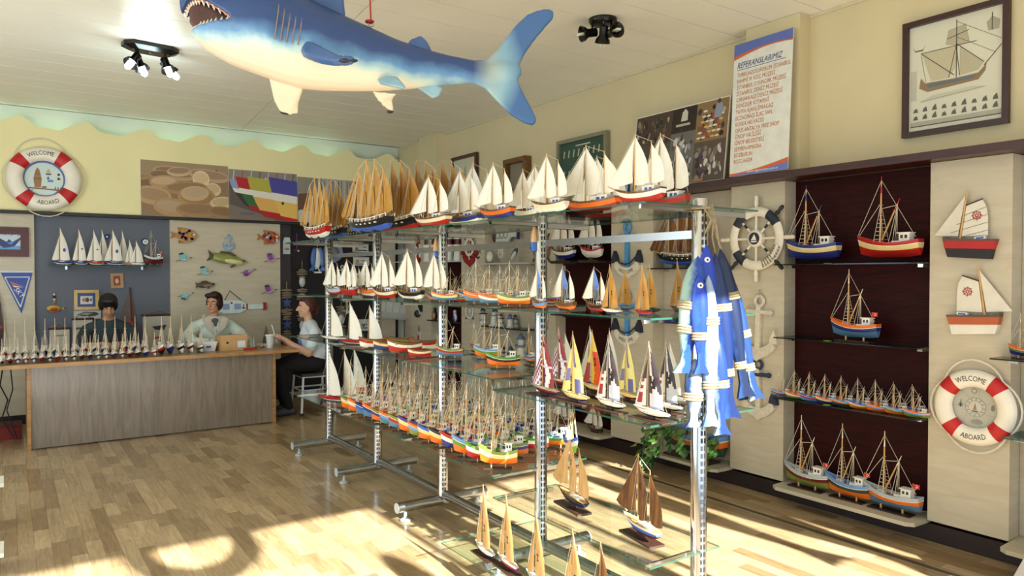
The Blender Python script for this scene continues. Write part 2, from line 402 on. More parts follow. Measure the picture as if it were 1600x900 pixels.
for i in range(4):
    y0, y1 = PY[i+1], PY[i]
    U('rail', MB().tube([(PX, y0+.034, .13), (PX, y1-.034, .13)], .030, 14), STEEL)
    U('crossbar', MB().box((PX-.008, y0+.03, 1.755), (PX+.008, y1-.03, 1.79)), STEEL, False)
def pane(x0, x1, y0, y1, z, nm='glass_shelf'):
    mb = MB(); mb.add([(x0,y0,z-.008),(x1,y0,z-.008),(x1,y1,z-.008),(x0,y1,z-.008),(x0,y0,z),(x1,y0,z),(x1,y1,z),(x0,y1,z)], [(3,2,1,0),(4,5,6,7)])
    mb.cm = 1; mb.add([(x0,y0,z-.008),(x1,y0,z-.008),(x1,y1,z-.008),(x0,y1,z-.008),(x0,y0,z),(x1,y0,z),(x1,y1,z),(x0,y1,z)], [(0,1,5,4),(1,2,6,5),(2,3,7,6),(3,0,4,7)])
    return mb
def bracket(y, z, x0, x1):
    for a, b in ((x0, PX-.03), (PX+.03, x1)):
        if b > a: U('bracket', MB().box((a, y-.006, z-.034 if a > PX else z-.024), (b, y+.006, z-.0085)), CHROME, False)
for i in range(4):
    y0, y1 = PY[i+1]-.0, PY[i]-.006
    if i == 0: y1 += .14
    if i == 3: y0 -= .03
    for t, z in enumerate([1.9]+TIERS[i]):
        xa, xb_ = (2.05, 2.75) if t == 0 else ((2.08, 2.5) if (i == 3 and t == 3) else (2.08, 2.73))
        zz = z if t else 1.89
        U('glass_shelf', pane(xa, xb_, y0, y1, zz), [GLASS, GEDGE], False)
        bracket(PY[i]-.02, zz, xa+.02, xb_-.03); bracket(PY[i+1]+.02, zz, xa+.02, xb_-.03)
U('glass_shelf', pane(1.90, 2.6, 1.98, 3.40, .168), [GLASS, GEDGE], False)

# ================================================================ COUNTER
CW = wood('counter_beech_veneer', '#75685a', '#8a7c6b', .32, (10, 1, 1), 2.2, 1.2, coat=.25, bump=.004)
CE = wood('counter_beech_edge', '#9a6f3c', '#b98a52', .4, (1, 1, 6), 4, 1, bump=.004)
CT = wood('counter_top_veneer', '#8f7350', '#a98a62', .3, (1, 8, 1), 3, 1, bump=.004)
cx0, cx1 = .142, 2.385
cn = thing('counter', 'long wooden sales counter with overhanging top in front of the back wall', 'counter', (1.2, 8.2, 0))
def CU(n, mb, m): o = ob(n, mb, m, cn); o.location = (-1.2, -8.2, 0); return o
CU('front_panel', MB().box((cx0+.03, 7.935, .012), (cx1-.03, 7.955, .764)), CW)
for xa in (cx0, cx1-.03): CU('side_panel', MB().box((xa, 7.915, 0), (xa+.03, 8.45, .765)), CE)
tp = CU('counter_top', MB().box((-1.3, 7.80, .766), (2.60, 8.55, .80)), CT)
ob('edge_band', MB().box((-1.3, 7.797, .766), (2.603, 7.7995, .80)), CE, tp)
ob('edge_band', MB().box((2.6005, 7.80, .766), (2.603, 8.55, .80)), CE, tp)
CU('side_panel', MB().box((-1.25, 7.915, 0), (-1.22, 8.45, .765)), CE)
# ================================================================ SHARK
def baked(mb, voxel, smooth=4, boolean=None):
    """one continuous skin around overlapping volumes"""
    o = bpy.data.objects.new('tmp', mb.mesh('tmp')); COL.objects.link(o); tmp = [o]
    r = o.modifiers.new('r', 'REMESH'); r.mode = 'VOXEL'; r.voxel_size = voxel
    if boolean:
        c = bpy.data.objects.new('cut', boolean.mesh('cut')); COL.objects.link(c); tmp.append(c); b = o.modifiers.new('b', 'BOOLEAN'); b.object = c; b.operation = 'DIFFERENCE'; b.solver = 'EXACT'
        r2 = o.modifiers.new('r2', 'REMESH'); r2.mode = 'VOXEL'; r2.voxel_size = voxel
    if smooth: s = o.modifiers.new('s', 'SMOOTH'); s.factor = .5; s.iterations = smooth
    me = bpy.data.meshes.new_from_object(o.evaluated_get(bpy.context.evaluated_depsgraph_get()))
    for x in tmp: bpy.data.objects.remove(x)
    me.polygons.foreach_set('use_smooth', [True]*len(me.polygons)); return me
def capsule(mb, pts, rad, n=14):
    """tapered round limb through the points"""
    pts = [Vector(p) for p in pts]; mb.tube(pts, list(rad), n)
    for p, r in zip(pts, rad): mb.ellipsoid(p, (r, r, r), n, 10)
DS = 3.95; KS = DS/F; S0 = FZ(575, 90, DS)
def sp(px, py, y=0.0): return Vector(((px-575)*KS, y, -(py-90)*KS))
SHD = []
mb = MB(); prof = [(286, -10, 4), (292, -24, 16), (305, -32, 60), (314, -35, 74), (330, -40, 84), (360, -42, 101), (400, -38, 116), (440, -25, 130), (470, -9, 138), (500, 7, 141), (540, 26, 142), (580, 44, 142), (620, 62, 140), (660, 76, 137), (700, 86, 133), (740, 94, 130), (775, 100, 127), (800, 106, 122)]
rings = []
for x, t0, b0 in prof:
    if x == 292: b0 = 40
    c, hv = (t0+b0)/2, (b0-t0)/2; hw = hv*(.80 if x < 700 else .62); rings.append([sp(x, c-hv*math.sin(2*PI*j/24), hw*KS*math.cos(2*PI*j/24)) for j in range(24)])
mb.loft(rings)
def fin(pts, y0, y1, th=7):
    """lens-shaped fin; pts outline in px, y0/y1 depth (m) at the first and at the last outline half"""
    P = [sp(a, b, y0+(y1-y0)*w) for a, b, w in pts]; n = len(P); c = sum(P, Vector())/n; d = Vector((0, th*KS, 0))
    vs = P+[c-d, c+d]; mb.add(vs, [(i, (i+1) % n, n) for i in range(n)]+[((i+1) % n, i, n+1) for i in range(n)])
def slab(pts, y0, y1, th):
    P = [sp(a, b, y0+(y1-y0)*w) for a, b, w in pts]; n = len(P); u = (P[1]-P[0]); v = (P[2]-P[0]); nn = u.cross(v).normalized()*th*KS
    mb.add([p-nn for p in P]+[p+nn for p in P], [tuple(range(n-1, -1, -1)), tuple(range(n, 2*n))]+[(i, (i+1) % n, n+(i+1) % n, n+i) for i in range(n)])
tail = [(735, 96), (760, 93), (776, 80), (792, 58), (808, 38), (824, 24), (842, 17), (858, 15), (866, 20), (864, 30), (850, 45), (834, 64), (820, 84), (812, 100), (808, 116), (811, 132), (820, 150), (832, 172), (839, 188), (833, 196), (818, 192), (796, 178), (776, 158), (758, 138), (738, 130)]
slab([(a, b, 0) for a, b in tail[::-1]], 0, 0, 5)
mb.ellipsoid(sp(785, 112), (32*KS, 12*KS, 17*KS), 12, 8)
hw_ = 52*KS
cut = MB().prism([((x-575)*KS, -(y-90)*KS) for x, y in ((270, 36), (300, 24), (312, 14), (326, 13), (346, 21), (370, 36), (386, 48), (352, 50), (330, 52), (314, 55), (296, 56), (270, 58))][::-1], -.5, .5, Matrix.Rotation(PI/2, 4, 'X'))
me = baked(mb, .0085, 5, cut)
sm_ = bpy.data.materials.new('shark_skin'); sm_.use_nodes = True; nt = sm_.node_tree; b = nt.nodes['Principled BSDF']; b.inputs['Roughness'].default_value = .27
tc = nt.nodes.new('ShaderNodeTexCoord'); xyz = nt.nodes.new('ShaderNodeSeparateXYZ'); nt.links.new(tc.outputs['Object'], xyz.inputs[0]); ns = nt.nodes.new('ShaderNodeTexNoise'); ns.inputs['Scale'].default_value = 5; ns.inputs['Detail'].default_value = 3; nt.links.new(tc.outputs['Object'], ns.inputs['Vector'])
def mth(op, a, b_=None, c=None):
    n = nt.nodes.new('ShaderNodeMath'); n.operation = op
    for i, v in enumerate((a, b_, c)):
        if v is None: continue
        if isinstance(v, (int, float)): n.inputs[i].default_value = v
        else: nt.links.new(v, n.inputs[i])
    return n.outputs[0]
# body axis: z = slope * x + offset, colour runs from the white belly to the blue back around it
ax1 = mth('MULTIPLY_ADD', xyz.outputs['X'], -.19, .0); hgt = mth('SUBTRACT', xyz.outputs['Z'], ax1); nz = mth('MULTIPLY_ADD', ns.outputs['Fac'], .16, -.08); hgt = mth('ADD', hgt, nz)
tailw = mth('GREATER_THAN', xyz.outputs['X'], (772-575)*KS)
fac = mth('MULTIPLY_ADD', hgt, 3.2, .70)
ramp = nt.nodes.new('ShaderNodeValToRGB'); els = ramp.color_ramp.elements; els[0].position = .06; els[0].color = (*lin('#ead9c2'), 1); els[1].position = .80; els[1].color = (*lin('#2c4a80'), 1)
for pos, c in ((.30, '#e6ddc8'), (.44, '#b4d3d2'), (.58, '#5f8fbd')): e = els.new(pos); e.color = (*lin(c), 1)
nt.links.new(fac, ramp.inputs['Fac']); r2 = nt.nodes.new('ShaderNodeValToRGB'); e = r2.color_ramp.elements; e[0].position = .1; e[0].color = (*lin('#c6d8c2'), 1); e[1].position = .42; e[1].color = (*lin('#416a9f'), 1); x_ = e.new(.24); x_.color = (*lin('#86b0c2'), 1)
tz = mth('MULTIPLY_ADD', xyz.outputs['X'], 1.6, -.98); tz = mth('ADD', tz, nz); az = mth('ABSOLUTE', mth('ADD', xyz.outputs['Z'], .06)); tz = mth('MULTIPLY_ADD', az, .55, tz); nt.links.new(tz, r2.inputs['Fac'])
mx = nt.nodes.new('ShaderNodeMix'); mx.data_type = 'RGBA'; nt.links.new(mth('MULTIPLY', mth('SUBTRACT', xyz.outputs['X'], (740-575)*KS), 1/(50*KS)), mx.inputs['Factor']); mx.clamp_factor = True
nt.links.new(ramp.outputs['Color'], mx.inputs['A']); nt.links.new(r2.outputs['Color'], mx.inputs['B']); nt.links.new(mx.outputs['Result'], b.inputs['Base Color'])
sk = thing('shark_model', 'large blue and white shark model with open jaws hanging from the ceiling', 'shark model', S0, (0, 0, -YAW))
ob('body', me, sm_, sk)
FB = M('#3f5f92', .3, 0, .12, 6, name='shark_fin_blue'); DK = M('#22262e', .35, name='shark_fin_tip')
FW = M('#e6d8c2', .3, 0, .06, 6, name='shark_fin_white'); FM = M('#8fb4c4', .3, 0, .2, 5, name='shark_fin_mint')
mb = MB(); slab([(470, 6, 0), (488, -30, 0), (510, -52, 0), (540, -62, 0), (534, -30, 0), (540, 28, 0), (520, 34, 0)], 0, 0, 5); ob('dorsal_fin', baked(mb, .007, 6), FB, sk)
mb = MB(); slab([(630, 78, 0), (642, 62, 0), (658, 56, 0), (668, 66, 0), (676, 82, 0), (660, 88, 0)], 0, 0, 4); ob('second_dorsal_fin', baked(mb, .007, 6), FB, sk)
mb = MB(); slab([(482, 78, .0), (506, 88, .25), (530, 104, .6), (552, 119, .9), (578, 124, 1), (572, 130, 1), (545, 128, .9), (520, 120, .6), (495, 105, .3), (478, 95, 0)], -hw_*.75, -hw_*2.1, 5); ob('pectoral_fin', baked(mb, .007, 6), FB, sk)
mb = MB(); slab([(412, 112, 0), (412, 145, .6), (416, 158, .9), (430, 163, 1), (444, 160, 1), (450, 145, .7), (462, 128, .3), (470, 118, 0)], hw_*.45, hw_*1.3, 5); ob('pectoral_fin', baked(mb, .007, 6), FW, sk)
mb = MB(); slab([(595, 132, 0), (612, 127, .2), (628, 132, .5), (642, 150, 1), (636, 153, 1), (618, 147, .7), (600, 140, .2)], -hw_*.5, -hw_*1.1, 3.5); ob('pelvic_fin', baked(mb, .007, 6), FM, sk)
mb = MB(); slab([(580, 138, 0), (586, 150, .4), (596, 162, 1), (604, 166, 1), (607, 158, .9), (606, 150, .6), (616, 142, 0)], hw_*.3, hw_*.9, 3.5); ob('pelvic_fin', baked(mb, .007, 6), FW, sk)
mb = MB(); slab([(650, 136, 0), (664, 146, 0), (676, 154, 0), (686, 150, 0), (692, 138, 0), (680, 130, 0)], 0, 0, 3.5); ob('anal_fin', baked(mb, .007, 6), FM, sk)
ob('mouth_lining', baked(MB().prism([((x-575)*KS, -(y-90)*KS) for x, y in ((308, 24), (318, 13), (346, 21), (370, 36), (386, 49), (352, 53), (330, 55), (316, 57), (308, 45))][::-1], -.10, .10, Matrix.Rotation(PI/2, 4, 'X')), .012, 3), M('#5a3a34', .5, 0, .3, 14), sk)
ob('tongue', MB().ellipsoid(sp(345, 49, -.02), (30*KS, .07, 6*KS), 12, 8), M('#4a4f4e', .45), sk, sm=True)
lipu = [(300, 30), (305, 20), (314, 13), (326, 13), (346, 21), (370, 36), (386, 49)]; lipl = [(386, 49), (352, 50), (330, 52), (314, 55)]
def sidey(px): return -(.30*(max(0, px-282)/118)**.55)*.80*.86
ob('lip', MB().tube([sp(x, y, sidey(x)) for x, y in lipu], .008, 6), M('#b5652c', .5), sk, sm=True)
for lst, up_, n in ((lipu, 1, 15), (lipl, -1, 11)):
    tot = len(lst)-1
    for s_ in (1, .25):
        for k in range(n):
            f_ = k/(n-1)*(tot-.02); i = int(f_); x = lst[i][0]+(lst[i+1][0]-lst[i][0])*(f_-i); y = lst[i][1]+(lst[i+1][1]-lst[i][1])*(f_-i); yy = sidey(x)*s_
            ob('tooth', MB().tube([sp(x, y-up_*1, yy), sp(x+.5, y+up_*(7 if k < n-3 else 4), yy*.95)], [.011, .0015], 5), M('#ebe6d4', .3), sk)
GL = M('#8d7f78', .5)
for k in range(5):
    x = 452+k*8.2; pts = []
    for i in range(9):
        f_ = i/8; c, hv = (-18+k*4+138)/2, (138+18-k*4)/2*1.0; th = .95-1.15*f_; pts.append(sp(x-3+5*math.sin(PI*f_), c-hv*math.sin(th*1.0)*.98+6, -hv*.80*KS*math.cos(th)*1.0))
    ob('gill_slit', MB().tube(pts, .0038, 5), GL, sk, sm=True)
ob('fin_tip', MB().ellipsoid(sp(568, 126, -hw_*2.05), (14*KS, 5*KS, 3.5*KS), 10, 7), DK, sk, sm=True); ob('fin_tip', MB().ellipsoid(sp(430, 160, hw_*1.27), (14*KS, 6*KS, 4.5*KS), 10, 7), DK, sk, sm=True); ob('fin_tip', MB().ellipsoid(sp(602, 164, hw_*.86), (6*KS, 4*KS, 3*KS), 10, 7), DK, sk, sm=True)
ob('eye', MB().ellipsoid(sp(352, -4, -.275), (.018, .018, .018), 10, 8), BLACK, sk, sm=True)
REDR = M('#b3201c', .6); top = ZC-S0.z-.001
for px, py in ((580, 42), (400, -36)):
    a = sp(px, py-2); e = ob('eye_bolt', MB().torus(.014, .004, 12, 6, M4=Matrix.Translation(a+Vector((0, 0, .008))) @ Matrix.Rotation(PI/2, 4, 'X')), STEEL, sk, sm=True)
    ob('hanging_rope', MB().tube([a+Vector((0, 0, .012)), a+Vector((-.004, 0, .1)), Vector((a.x-.012, 0, top))], .0045, 6), REDR, sk, sm=True); ob('rope_knot', MB().torus(.02, .006, 10, 6, M4=Matrix.Translation(a+Vector((-.008, 0, .02)))), REDR, sk, sm=True)

# ================================================================ CEILING LAMPS
LB = M('#17130f', .25, .4, .1, name='lamp_black'); LIT = emis('lit_tube', (.86, .93, 1), 22); TUBE = M('#dcdccb', .3)
def spot(par, base, aim, lit):
    """spot head: stem, socket, reflector bowl and compact lamp"""
    base, aim = Vector(base), Vector(aim).normalized(); q = aim.to_track_quat('Z', 'Y').to_matrix().to_4x4(); j = base+Vector((0, 0, -.065)); Mx = Matrix.Translation(j) @ q
    ob('stem', MB().tube([base, j], .008, 8), LB, par, sm=True); h = ob('spot_head', MB().lathe([(.018, -.035), (.030, -.03), (.030, .035), (.05, .06), (.056, .085), (.05, .083), (.026, .045), (.012, .04)], 16, M4=Mx), LB, par, sm=True)
    if lit: ob('lamp_tube', MB().lathe([(.020, .05), (.024, .075), (.024, .125), (.012, .14)], 12, M4=Mx), LIT, h, sm=True)
    else:
        for s_ in (-1, 1): ob('lamp_tube', MB().tube([Mx @ Vector((s_*.011, 0, .045)), Mx @ Vector((s_*.011, 0, .10)), Mx @ Vector((s_*.006, 0, .108))], .008, 8), TUBE, h, sm=True)
p = FL(235, 72, ZC); l1 = thing('ceiling_spotlight', 'black octagonal ceiling lamp with four lit bulbs', 'ceiling lamp', p, (0, 0, .1))
oc = [(.20, .05), (.14, .11), (-.14, .11), (-.20, .05), (-.20, -.05), (-.14, -.11), (.14, -.11), (.20, -.05)]
ob('base_plate', MB().loft([[Vector((x*1.0, y*1.0, -.001)) for x, y in oc][::-1], [Vector((x*1.0, y*1.0, -.03)) for x, y in oc][::-1], [Vector((x*.72, y*.62, -.055)) for x, y in oc][::-1]]), LB, l1); ob('screw', MB().lathe([(.012, -.06), (.012, -.055)], 10), STEEL, l1)
for x, y, ax_, ay in ((-.11, -.02, -.55, -.35), (-.08, .04, .25, -.25), (.10, -.03, .15, -.4), (.12, .04, .7, -.1)): spot(l1, (x, y, -.05), (ax_, ay, -.75), True)
light('spotlight_glow', 'POINT', (p.x, p.y-.02, ZC-.26), (0, 0, 0), 15, (.72, .97, 1), shadow_soft_size=.09)
p = FL(942, 30, ZC); l2 = thing('ceiling_spotlight', 'round black ceiling lamp with three unlit spots', 'ceiling lamp', p, (0, 0, -YAW))
ob('base_plate', MB().lathe([(.10, -.001), (.10, -.02), (.088, -.035), (.03, -.04)], 28), LB, l2, sm=True); ob('screw', MB().lathe([(.006, -.046), (.006, -.038)], 8, (0, -.05, 0)), STEEL, l2)
for x, y, ax_, ay, az_ in ((-.075, 0, -.9, -.25, -.2), (0, -.045, -.05, .35, -.8), (.06, .0, .35, -.85, -.05)): spot(l2, (x, y, -.03), (ax_, ay, az_), False)

SX, SY = WY(490, 590, 8.3).x, 8.32     # the stool at the end of the counter
# ================================================================ PEOPLE
def nearest_mats(me, prims):
    """colour each face by the nearest bone of the figure"""
    ids = []
    segs = [(Vector(a), Vector(b), r0, r1, m) for a, b, r0, r1, m in prims]
    for p in me.polygons:
        c = p.center; best, bi = 1e9, 0
        for a, b, r0, r1, m in segs:
            ab = b-a; l2_ = ab.length_squared; t_ = 0 if l2_ < 1e-9 else max(0, min(1, (c-a).dot(ab)/l2_)); d = (c-(a+ab*t_)).length-(r0+(r1-r0)*t_)
            if d < best: best, bi = d, m
        ids.append(bi)
    me.polygons.foreach_set('material_index', ids)
def person(label, loc, rz, limbs, mats, head, hair, face, extra=None):
    """limbs: [(points, radii, material)]; head: (centre, forward, up)"""
    t = thing('person', label, 'person', loc, (0, 0, rz)); mb = MB(); prims = []
    for pts, rad, m in limbs:
        capsule(mb, pts, rad)
        for i in range(len(pts)-1): prims.append((pts[i], pts[i+1], rad[i], rad[i+1], m))
    c, fwd, up = Vector(head[0]), Vector(head[1]).normalized(), Vector(head[2]).normalized(); side = fwd.cross(up).normalized(); up = side.cross(fwd)
    HM = Matrix(((side.x, fwd.x, up.x, c.x), (side.y, fwd.y, up.y, c.y), (side.z, fwd.z, up.z, c.z), (0, 0, 0, 1)))    # local: x right, y forward, z up
    S = lambda v: HM @ Vector(v); skin = head[3]
    mb.ellipsoid((0, -.012, .028), (.074, .094, .090), 16, 12, HM); mb.ellipsoid((0, .018, -.045), (.058, .070, .072), 14, 10, HM); mb.ellipsoid((0, .062, -.092), (.026, .022, .020), 10, 8, HM)
    capsule(mb, [S((0, .088, .012)), S((0, .108, -.025))], [.010, .015], 10)
    for s_ in (-1, 1): mb.ellipsoid((s_*.076, -.008, -.008), (.010, .018, .032), 8, 8, HM); mb.ellipsoid((s_*.034, .070, -.028), (.022, .018, .018), 8, 8, HM)
    prims += [(S((0, -.01, .03)), S((0, .02, -.06)), .09, .065, skin)]
    me = baked(mb, .0085, 3); nearest_mats(me, prims)
    ob('body', me, mats, t)
    for m in me.materials: pass
    EW, EB, LIP, BROW = WHITE, M('#2a1c14', .3), M('#a8645a', .5), M('#2a1c16', .7)
    for s_ in (-1, 1):
        e = ob('eye', MB().ellipsoid((s_*.030, .081, .004), (.013, .009, .007), 10, 7, HM), EW if face != 'down' else M('#b98a72', .6), t, sm=True)
        if face != 'down': ob('iris', MB().ellipsoid((s_*.030, .088, .004), (.0055, .004, .006), 8, 6, HM), EB, e, sm=True)
        ob('eyebrow', MB().tube([S((s_*.014, .090, .026)), S((s_*.032, .086, .031)), S((s_*.05, .072, .025))], .0042, 5), BROW, t, sm=True)
    ob('mouth', MB().tube([S((-.024, .081, -.066)), S((0, .091, -.064)), S((.024, .081, -.066))], [.003, .006, .003], 6), LIP, t, sm=True)
    hm = MB()
    for cc, rr_ in hair[0]: hm.ellipsoid(cc, rr_, 14, 10, HM)
    hb = MB(); ob('hair', baked(hm, .010, 3), hair[1], t)
    if extra: extra(t, S)
    return t
SK = [M('#c69272', .55, 0, .05, 10, name='skin_warm'), M('#b98a6c', .55, 0, .05, 10, name='skin_tan'), M('#d6a88c', .55, 0, .05, 10, name='skin_fair')]
def hand(limbs, w, d, m, up=Vector((0, 0, 1)), thumb=1):
    """palm, four bent fingers and a thumb leaving the side of the palm; w wrist, d direction"""
    w, d = Vector(w), Vector(d).normalized(); s = d.cross(up).normalized(); u = s.cross(d); k = w+d*.07
    limbs.append(([w, w+d*.035, k], [.024, .032, .034], m)); 
    for i, (o_, L_) in enumerate(((-.030, .062), (-.010, .074), (.010, .070), (.029, .055))):
        b = k+s*o_; limbs.append(([b, b+d*L_*.5+u*-.004, b+d*L_*.8-u*.028, b+d*L_*.72-u*.05], [.0105, .0098, .009, .0085], m))
    b = w+d*.03+s*thumb*.028; limbs.append(([b, b+d*.03+s*thumb*.024-u*.012, b+d*.058+s*thumb*.018-u*.028], [.0125, .0112, .0095], m))
def seated(rz_lean, sh_w, arms, tors, neckz, m_top, m_skin, sleeve=1.0, legs=None, torso_r=(.15, .155, .135, .095), hip=.06):
    L = []; x0, z0 = 0, .47
    L.append(([(0, 0, z0+hip), (0, tors*.3, z0+.25), (0, tors*.8, z0+.43), (0, tors, z0+.53)], list(torso_r), m_top))
    L.append(([(-sh_w, tors*.95, z0+.50), (-.06, tors, z0+.535), (.06, tors, z0+.535), (sh_w, tors*.95, z0+.50)], [.062, .075, .075, .062], m_top))
    L.append(([(-.08, -.03, z0+.24), (.08, -.03, z0+.24)], [.13, .13], m_top)); L.append(([(-.06, -.01+tors*.7, z0+.40), (.06, tors*.7-.01, z0+.40)], [.12, .12], m_top))
    return L
# --- woman behind the counter, facing the viewer, head turned to her right
p = WY(334, 473, 8.80); pz = p.z-1.23
L = seated(0, .17, None, .04, 0, 0, 1); L.append(([(0, .03, .97), (0, .05, 1.06), (0, .055, 1.13)], [.06, .052, .05], 1))
for s_ in (-1, 1):
    L.append(([(s_*.19, .03, .95), (s_*.285, .12, .86), (s_*.27, .34, .815)], [.075, .068, .058], 0)); L.append(([(s_*.27, .34, .815), (s_*.16, .42, .81), (s_*.10, .45, .81)], [.056, .046, .040], 0)); hand(L, (s_*.09, .46, .815), (-s_*.75, .6, .0), 1, thumb=-s_)
L.append(([(-.11, .03, .62), (-.13, .24, .52), (-.14, .38, .46), (-.14, .40, .10)], [.10, .085, .07, .05], 2)); L.append(([(.11, .03, .62), (.13, .24, .52), (.14, .38, .46), (.14, .40, .10)], [.10, .085, .07, .05], 2))
def ex1(t, S):
    CL = M('#cfc3b2', .75, 0, .06, 14)
    for s_ in (-1, 1): ob('collar', MB().prism([(s_*.02, .86), (s_*.10, .95), (s_*.13, 1.05), (s_*.07, 1.08), (s_*.045, 1.0)][::s_], -.012, .012, Matrix.Translation((0, .155, 0)) @ Matrix.Rotation(PI/2, 4, 'X')), CL, t); ob('collar_back', MB().tube([(s_*.10, .11, 1.03), (s_*.09, -.01, 1.07), (0, -.05, 1.08)], .03, 8), CL, t, sm=True)
    ob('scarf', baked(MB().ellipsoid((0, .09, 1.02), (.052, .05, .045)).ellipsoid((0, .12, .965), (.026, .03, .05)), .009, 3), M('#5a5658', .8, 0, .5, 60), t)
    ob('button_line', MB().tube([(0, .195, .93), (0, .20, .80), (0, .17, .68)], .006, 5), M('#b9b0a0', .6), t)
HR = M('#2a1412', .6, 0, .3, 60, name='dark_auburn_hair')
person('woman with short dark hair in a pale jacket with beige collar, seated behind the counter', (p.x, 8.86, pz), PI, L, [M('#cbd6cc', .75, 0, .06, 10), SK[0], M('#2c2c34', .8)], ((0, .065, 1.225), (.62, .78, -.05), (0, 0, 1), 1), ([((0, -.025, .05), (.086, .098, .088)), ((-.055, -.02, .0), (.036, .07, .075)), ((.055, -.02, .0), (.036, .07, .075)), ((0, -.06, -.02), (.078, .062, .08)), ((.03, .055, .092), (.05, .035, .028)), ((-.03, .05, .092), (.05, .035, .028))], HR), 'open', ex1)
# --- man looking down at his work
p = WY(168, 478, 8.92); pz = p.z-1.21
L = seated(0, .17, None, .07, 0, 0, 1); L.append(([(0, .06, .97), (0, .09, 1.05), (0, .11, 1.12)], [.062, .055, .052], 1))
for s_ in (-1, 1):
    L.append(([(s_*.19, .05, .95), (s_*.25, .14, .86), (s_*.22, .32, .80)], [.07, .062, .05], 0)); L.append(([(s_*.22, .32, .80), (s_*.13, .43, .81), (s_*.09, .48, .83)], [.046, .040, .032], 1)); hand(L, (s_*.085, .49, .83), (-s_*.6, .75, -.1), 1, thumb=-s_)
L.append(([(-.11, .03, .62), (-.13, .24, .52), (-.14, .38, .46), (-.14, .40, .10)], [.10, .085, .07, .05], 2)); L.append(([(.11, .03, .62), (.13, .24, .52), (.14, .38, .46), (.14, .40, .10)], [.10, .085, .07, .05], 2))
person('man with black hair in a dark teal shirt looking down behind the boat row', (p.x, 8.98, pz), PI, L, [M('#2c3a40', .8, 0, .1, 12), SK[1], M('#2c2c34', .8)], ((0, .13, 1.205), (0, .90, -.42), (0, .4, .9), 1), ([((0, -.02, .055), (.092, .106, .088)), ((-.06, -.02, .02), (.036, .075, .07)), ((.06, -.02, .02), (.036, .075, .07)), ((0, -.06, .0), (.08, .06, .085)), ((0, .05, .092), (.07, .036, .028))], M('#0e0d0f', .5, 0, .2, 60, name='black_hair')), 'down')
# --- woman in profile at the end of the counter, sitting on the stool, facing left
p = WY(490, 484, 8.32); pz = 0.0; dz = p.z-1.245
L = seated(0, .165, None, .03, 0, 0, 1, torso_r=(.13, .145, .128, .09), hip=.15); L.append(([(0, .03, .97), (0, .05, 1.06), (0, .06, 1.13)], [.055, .048, .046], 1))
for s_ in (-1, 1):
    L.append(([(s_*.18, .03, .95), (s_*.215, .06, .80)], [.068, .066], 0)); L.append(([(s_*.215, .06, .80), (s_*.215, .10, .71)], [.048, .044], 1)); L.append(([(s_*.215, .10, .71), (s_*.13, .26, .80), (s_*.07, .34, .87)], [.044, .038, .027], 1)); hand(L, (s_*.065, .35, .875), (-s_*.35, .8, .35), 1, thumb=-s_)
for s_ in (-1, 1): L.append(([(s_*.09, .0, .605), (s_*.11, .22, .585), (s_*.12, .40, .55), (s_*.12, .36, .30), (s_*.12, .30, .10)], [.118, .098, .08, .066, .05], 2)); L.append(([(s_*.12, .27, .06), (s_*.12, .36, .045), (s_*.12, .44, .04)], [.045, .045, .036], 3))
def ex3(t, S):
    ob('sleeve_band', MB().torus(.064, .008, 16, 6, M4=Matrix.Translation((.217, .065, .785)) @ Matrix.Rotation(-.25, 4, 'X')), M('#9fd0cc', .7), t, sm=True); ob('sleeve_band', MB().torus(.064, .008, 16, 6, M4=Matrix.Translation((-.217, .065, .785)) @ Matrix.Rotation(-.25, 4, 'X')), M('#9fd0cc', .7), t, sm=True)
    ob('shirt_print', MB().ellipsoid((0, .148, .80), (.07, .02, .07), 10, 8), M('#6a86c0', .7, 0, .5, 40), t, sm=True); ob('ponytail', MB().tube([S((0, -.10, .02)), S((0, -.13, -.02)), S((0, -.12, -.09))], [.03, .028, .01], 8), HR2, t, sm=True)
HR2 = M('#4a1c12', .55, 0, .3, 60, name='auburn_hair')
person('woman with auburn hair in a white t-shirt, sitting in profile on the stool', (SX, SY, dz*.0), PI/2-.1, L, [M('#d3dde6', .75, 0, .05, 10), SK[2], M('#141216', .85), M('#4a4a50', .7)], ((0, .075, 1.225), (.0, 1, -.03), (0, 0, 1), 1), ([((0, -.03, .05), (.084, .092, .084)), ((0, -.07, -.005), (.072, .05, .07)), ((-.055, -.035, .01), (.034, .05, .06)), ((.055, -.035, .01), (.034, .05, .06)), ((0, .04, .095), (.06, .04, .026))], HR2), 'open', ex3)
t = thing('carving_knife', 'white pen-like tool held by the woman in profile', 'tool', (SX-.44, SY+.0, .90)); ob('shaft', MB().tube([(.02, 0, -.06), (-.03, 0, .12)], .007, 8), M('#dfe3e6', .4), t, sm=True); ob('point', MB().tube([(-.03, 0, .12), (-.037, 0, .145)], [.006, .001], 6), STEEL, t)

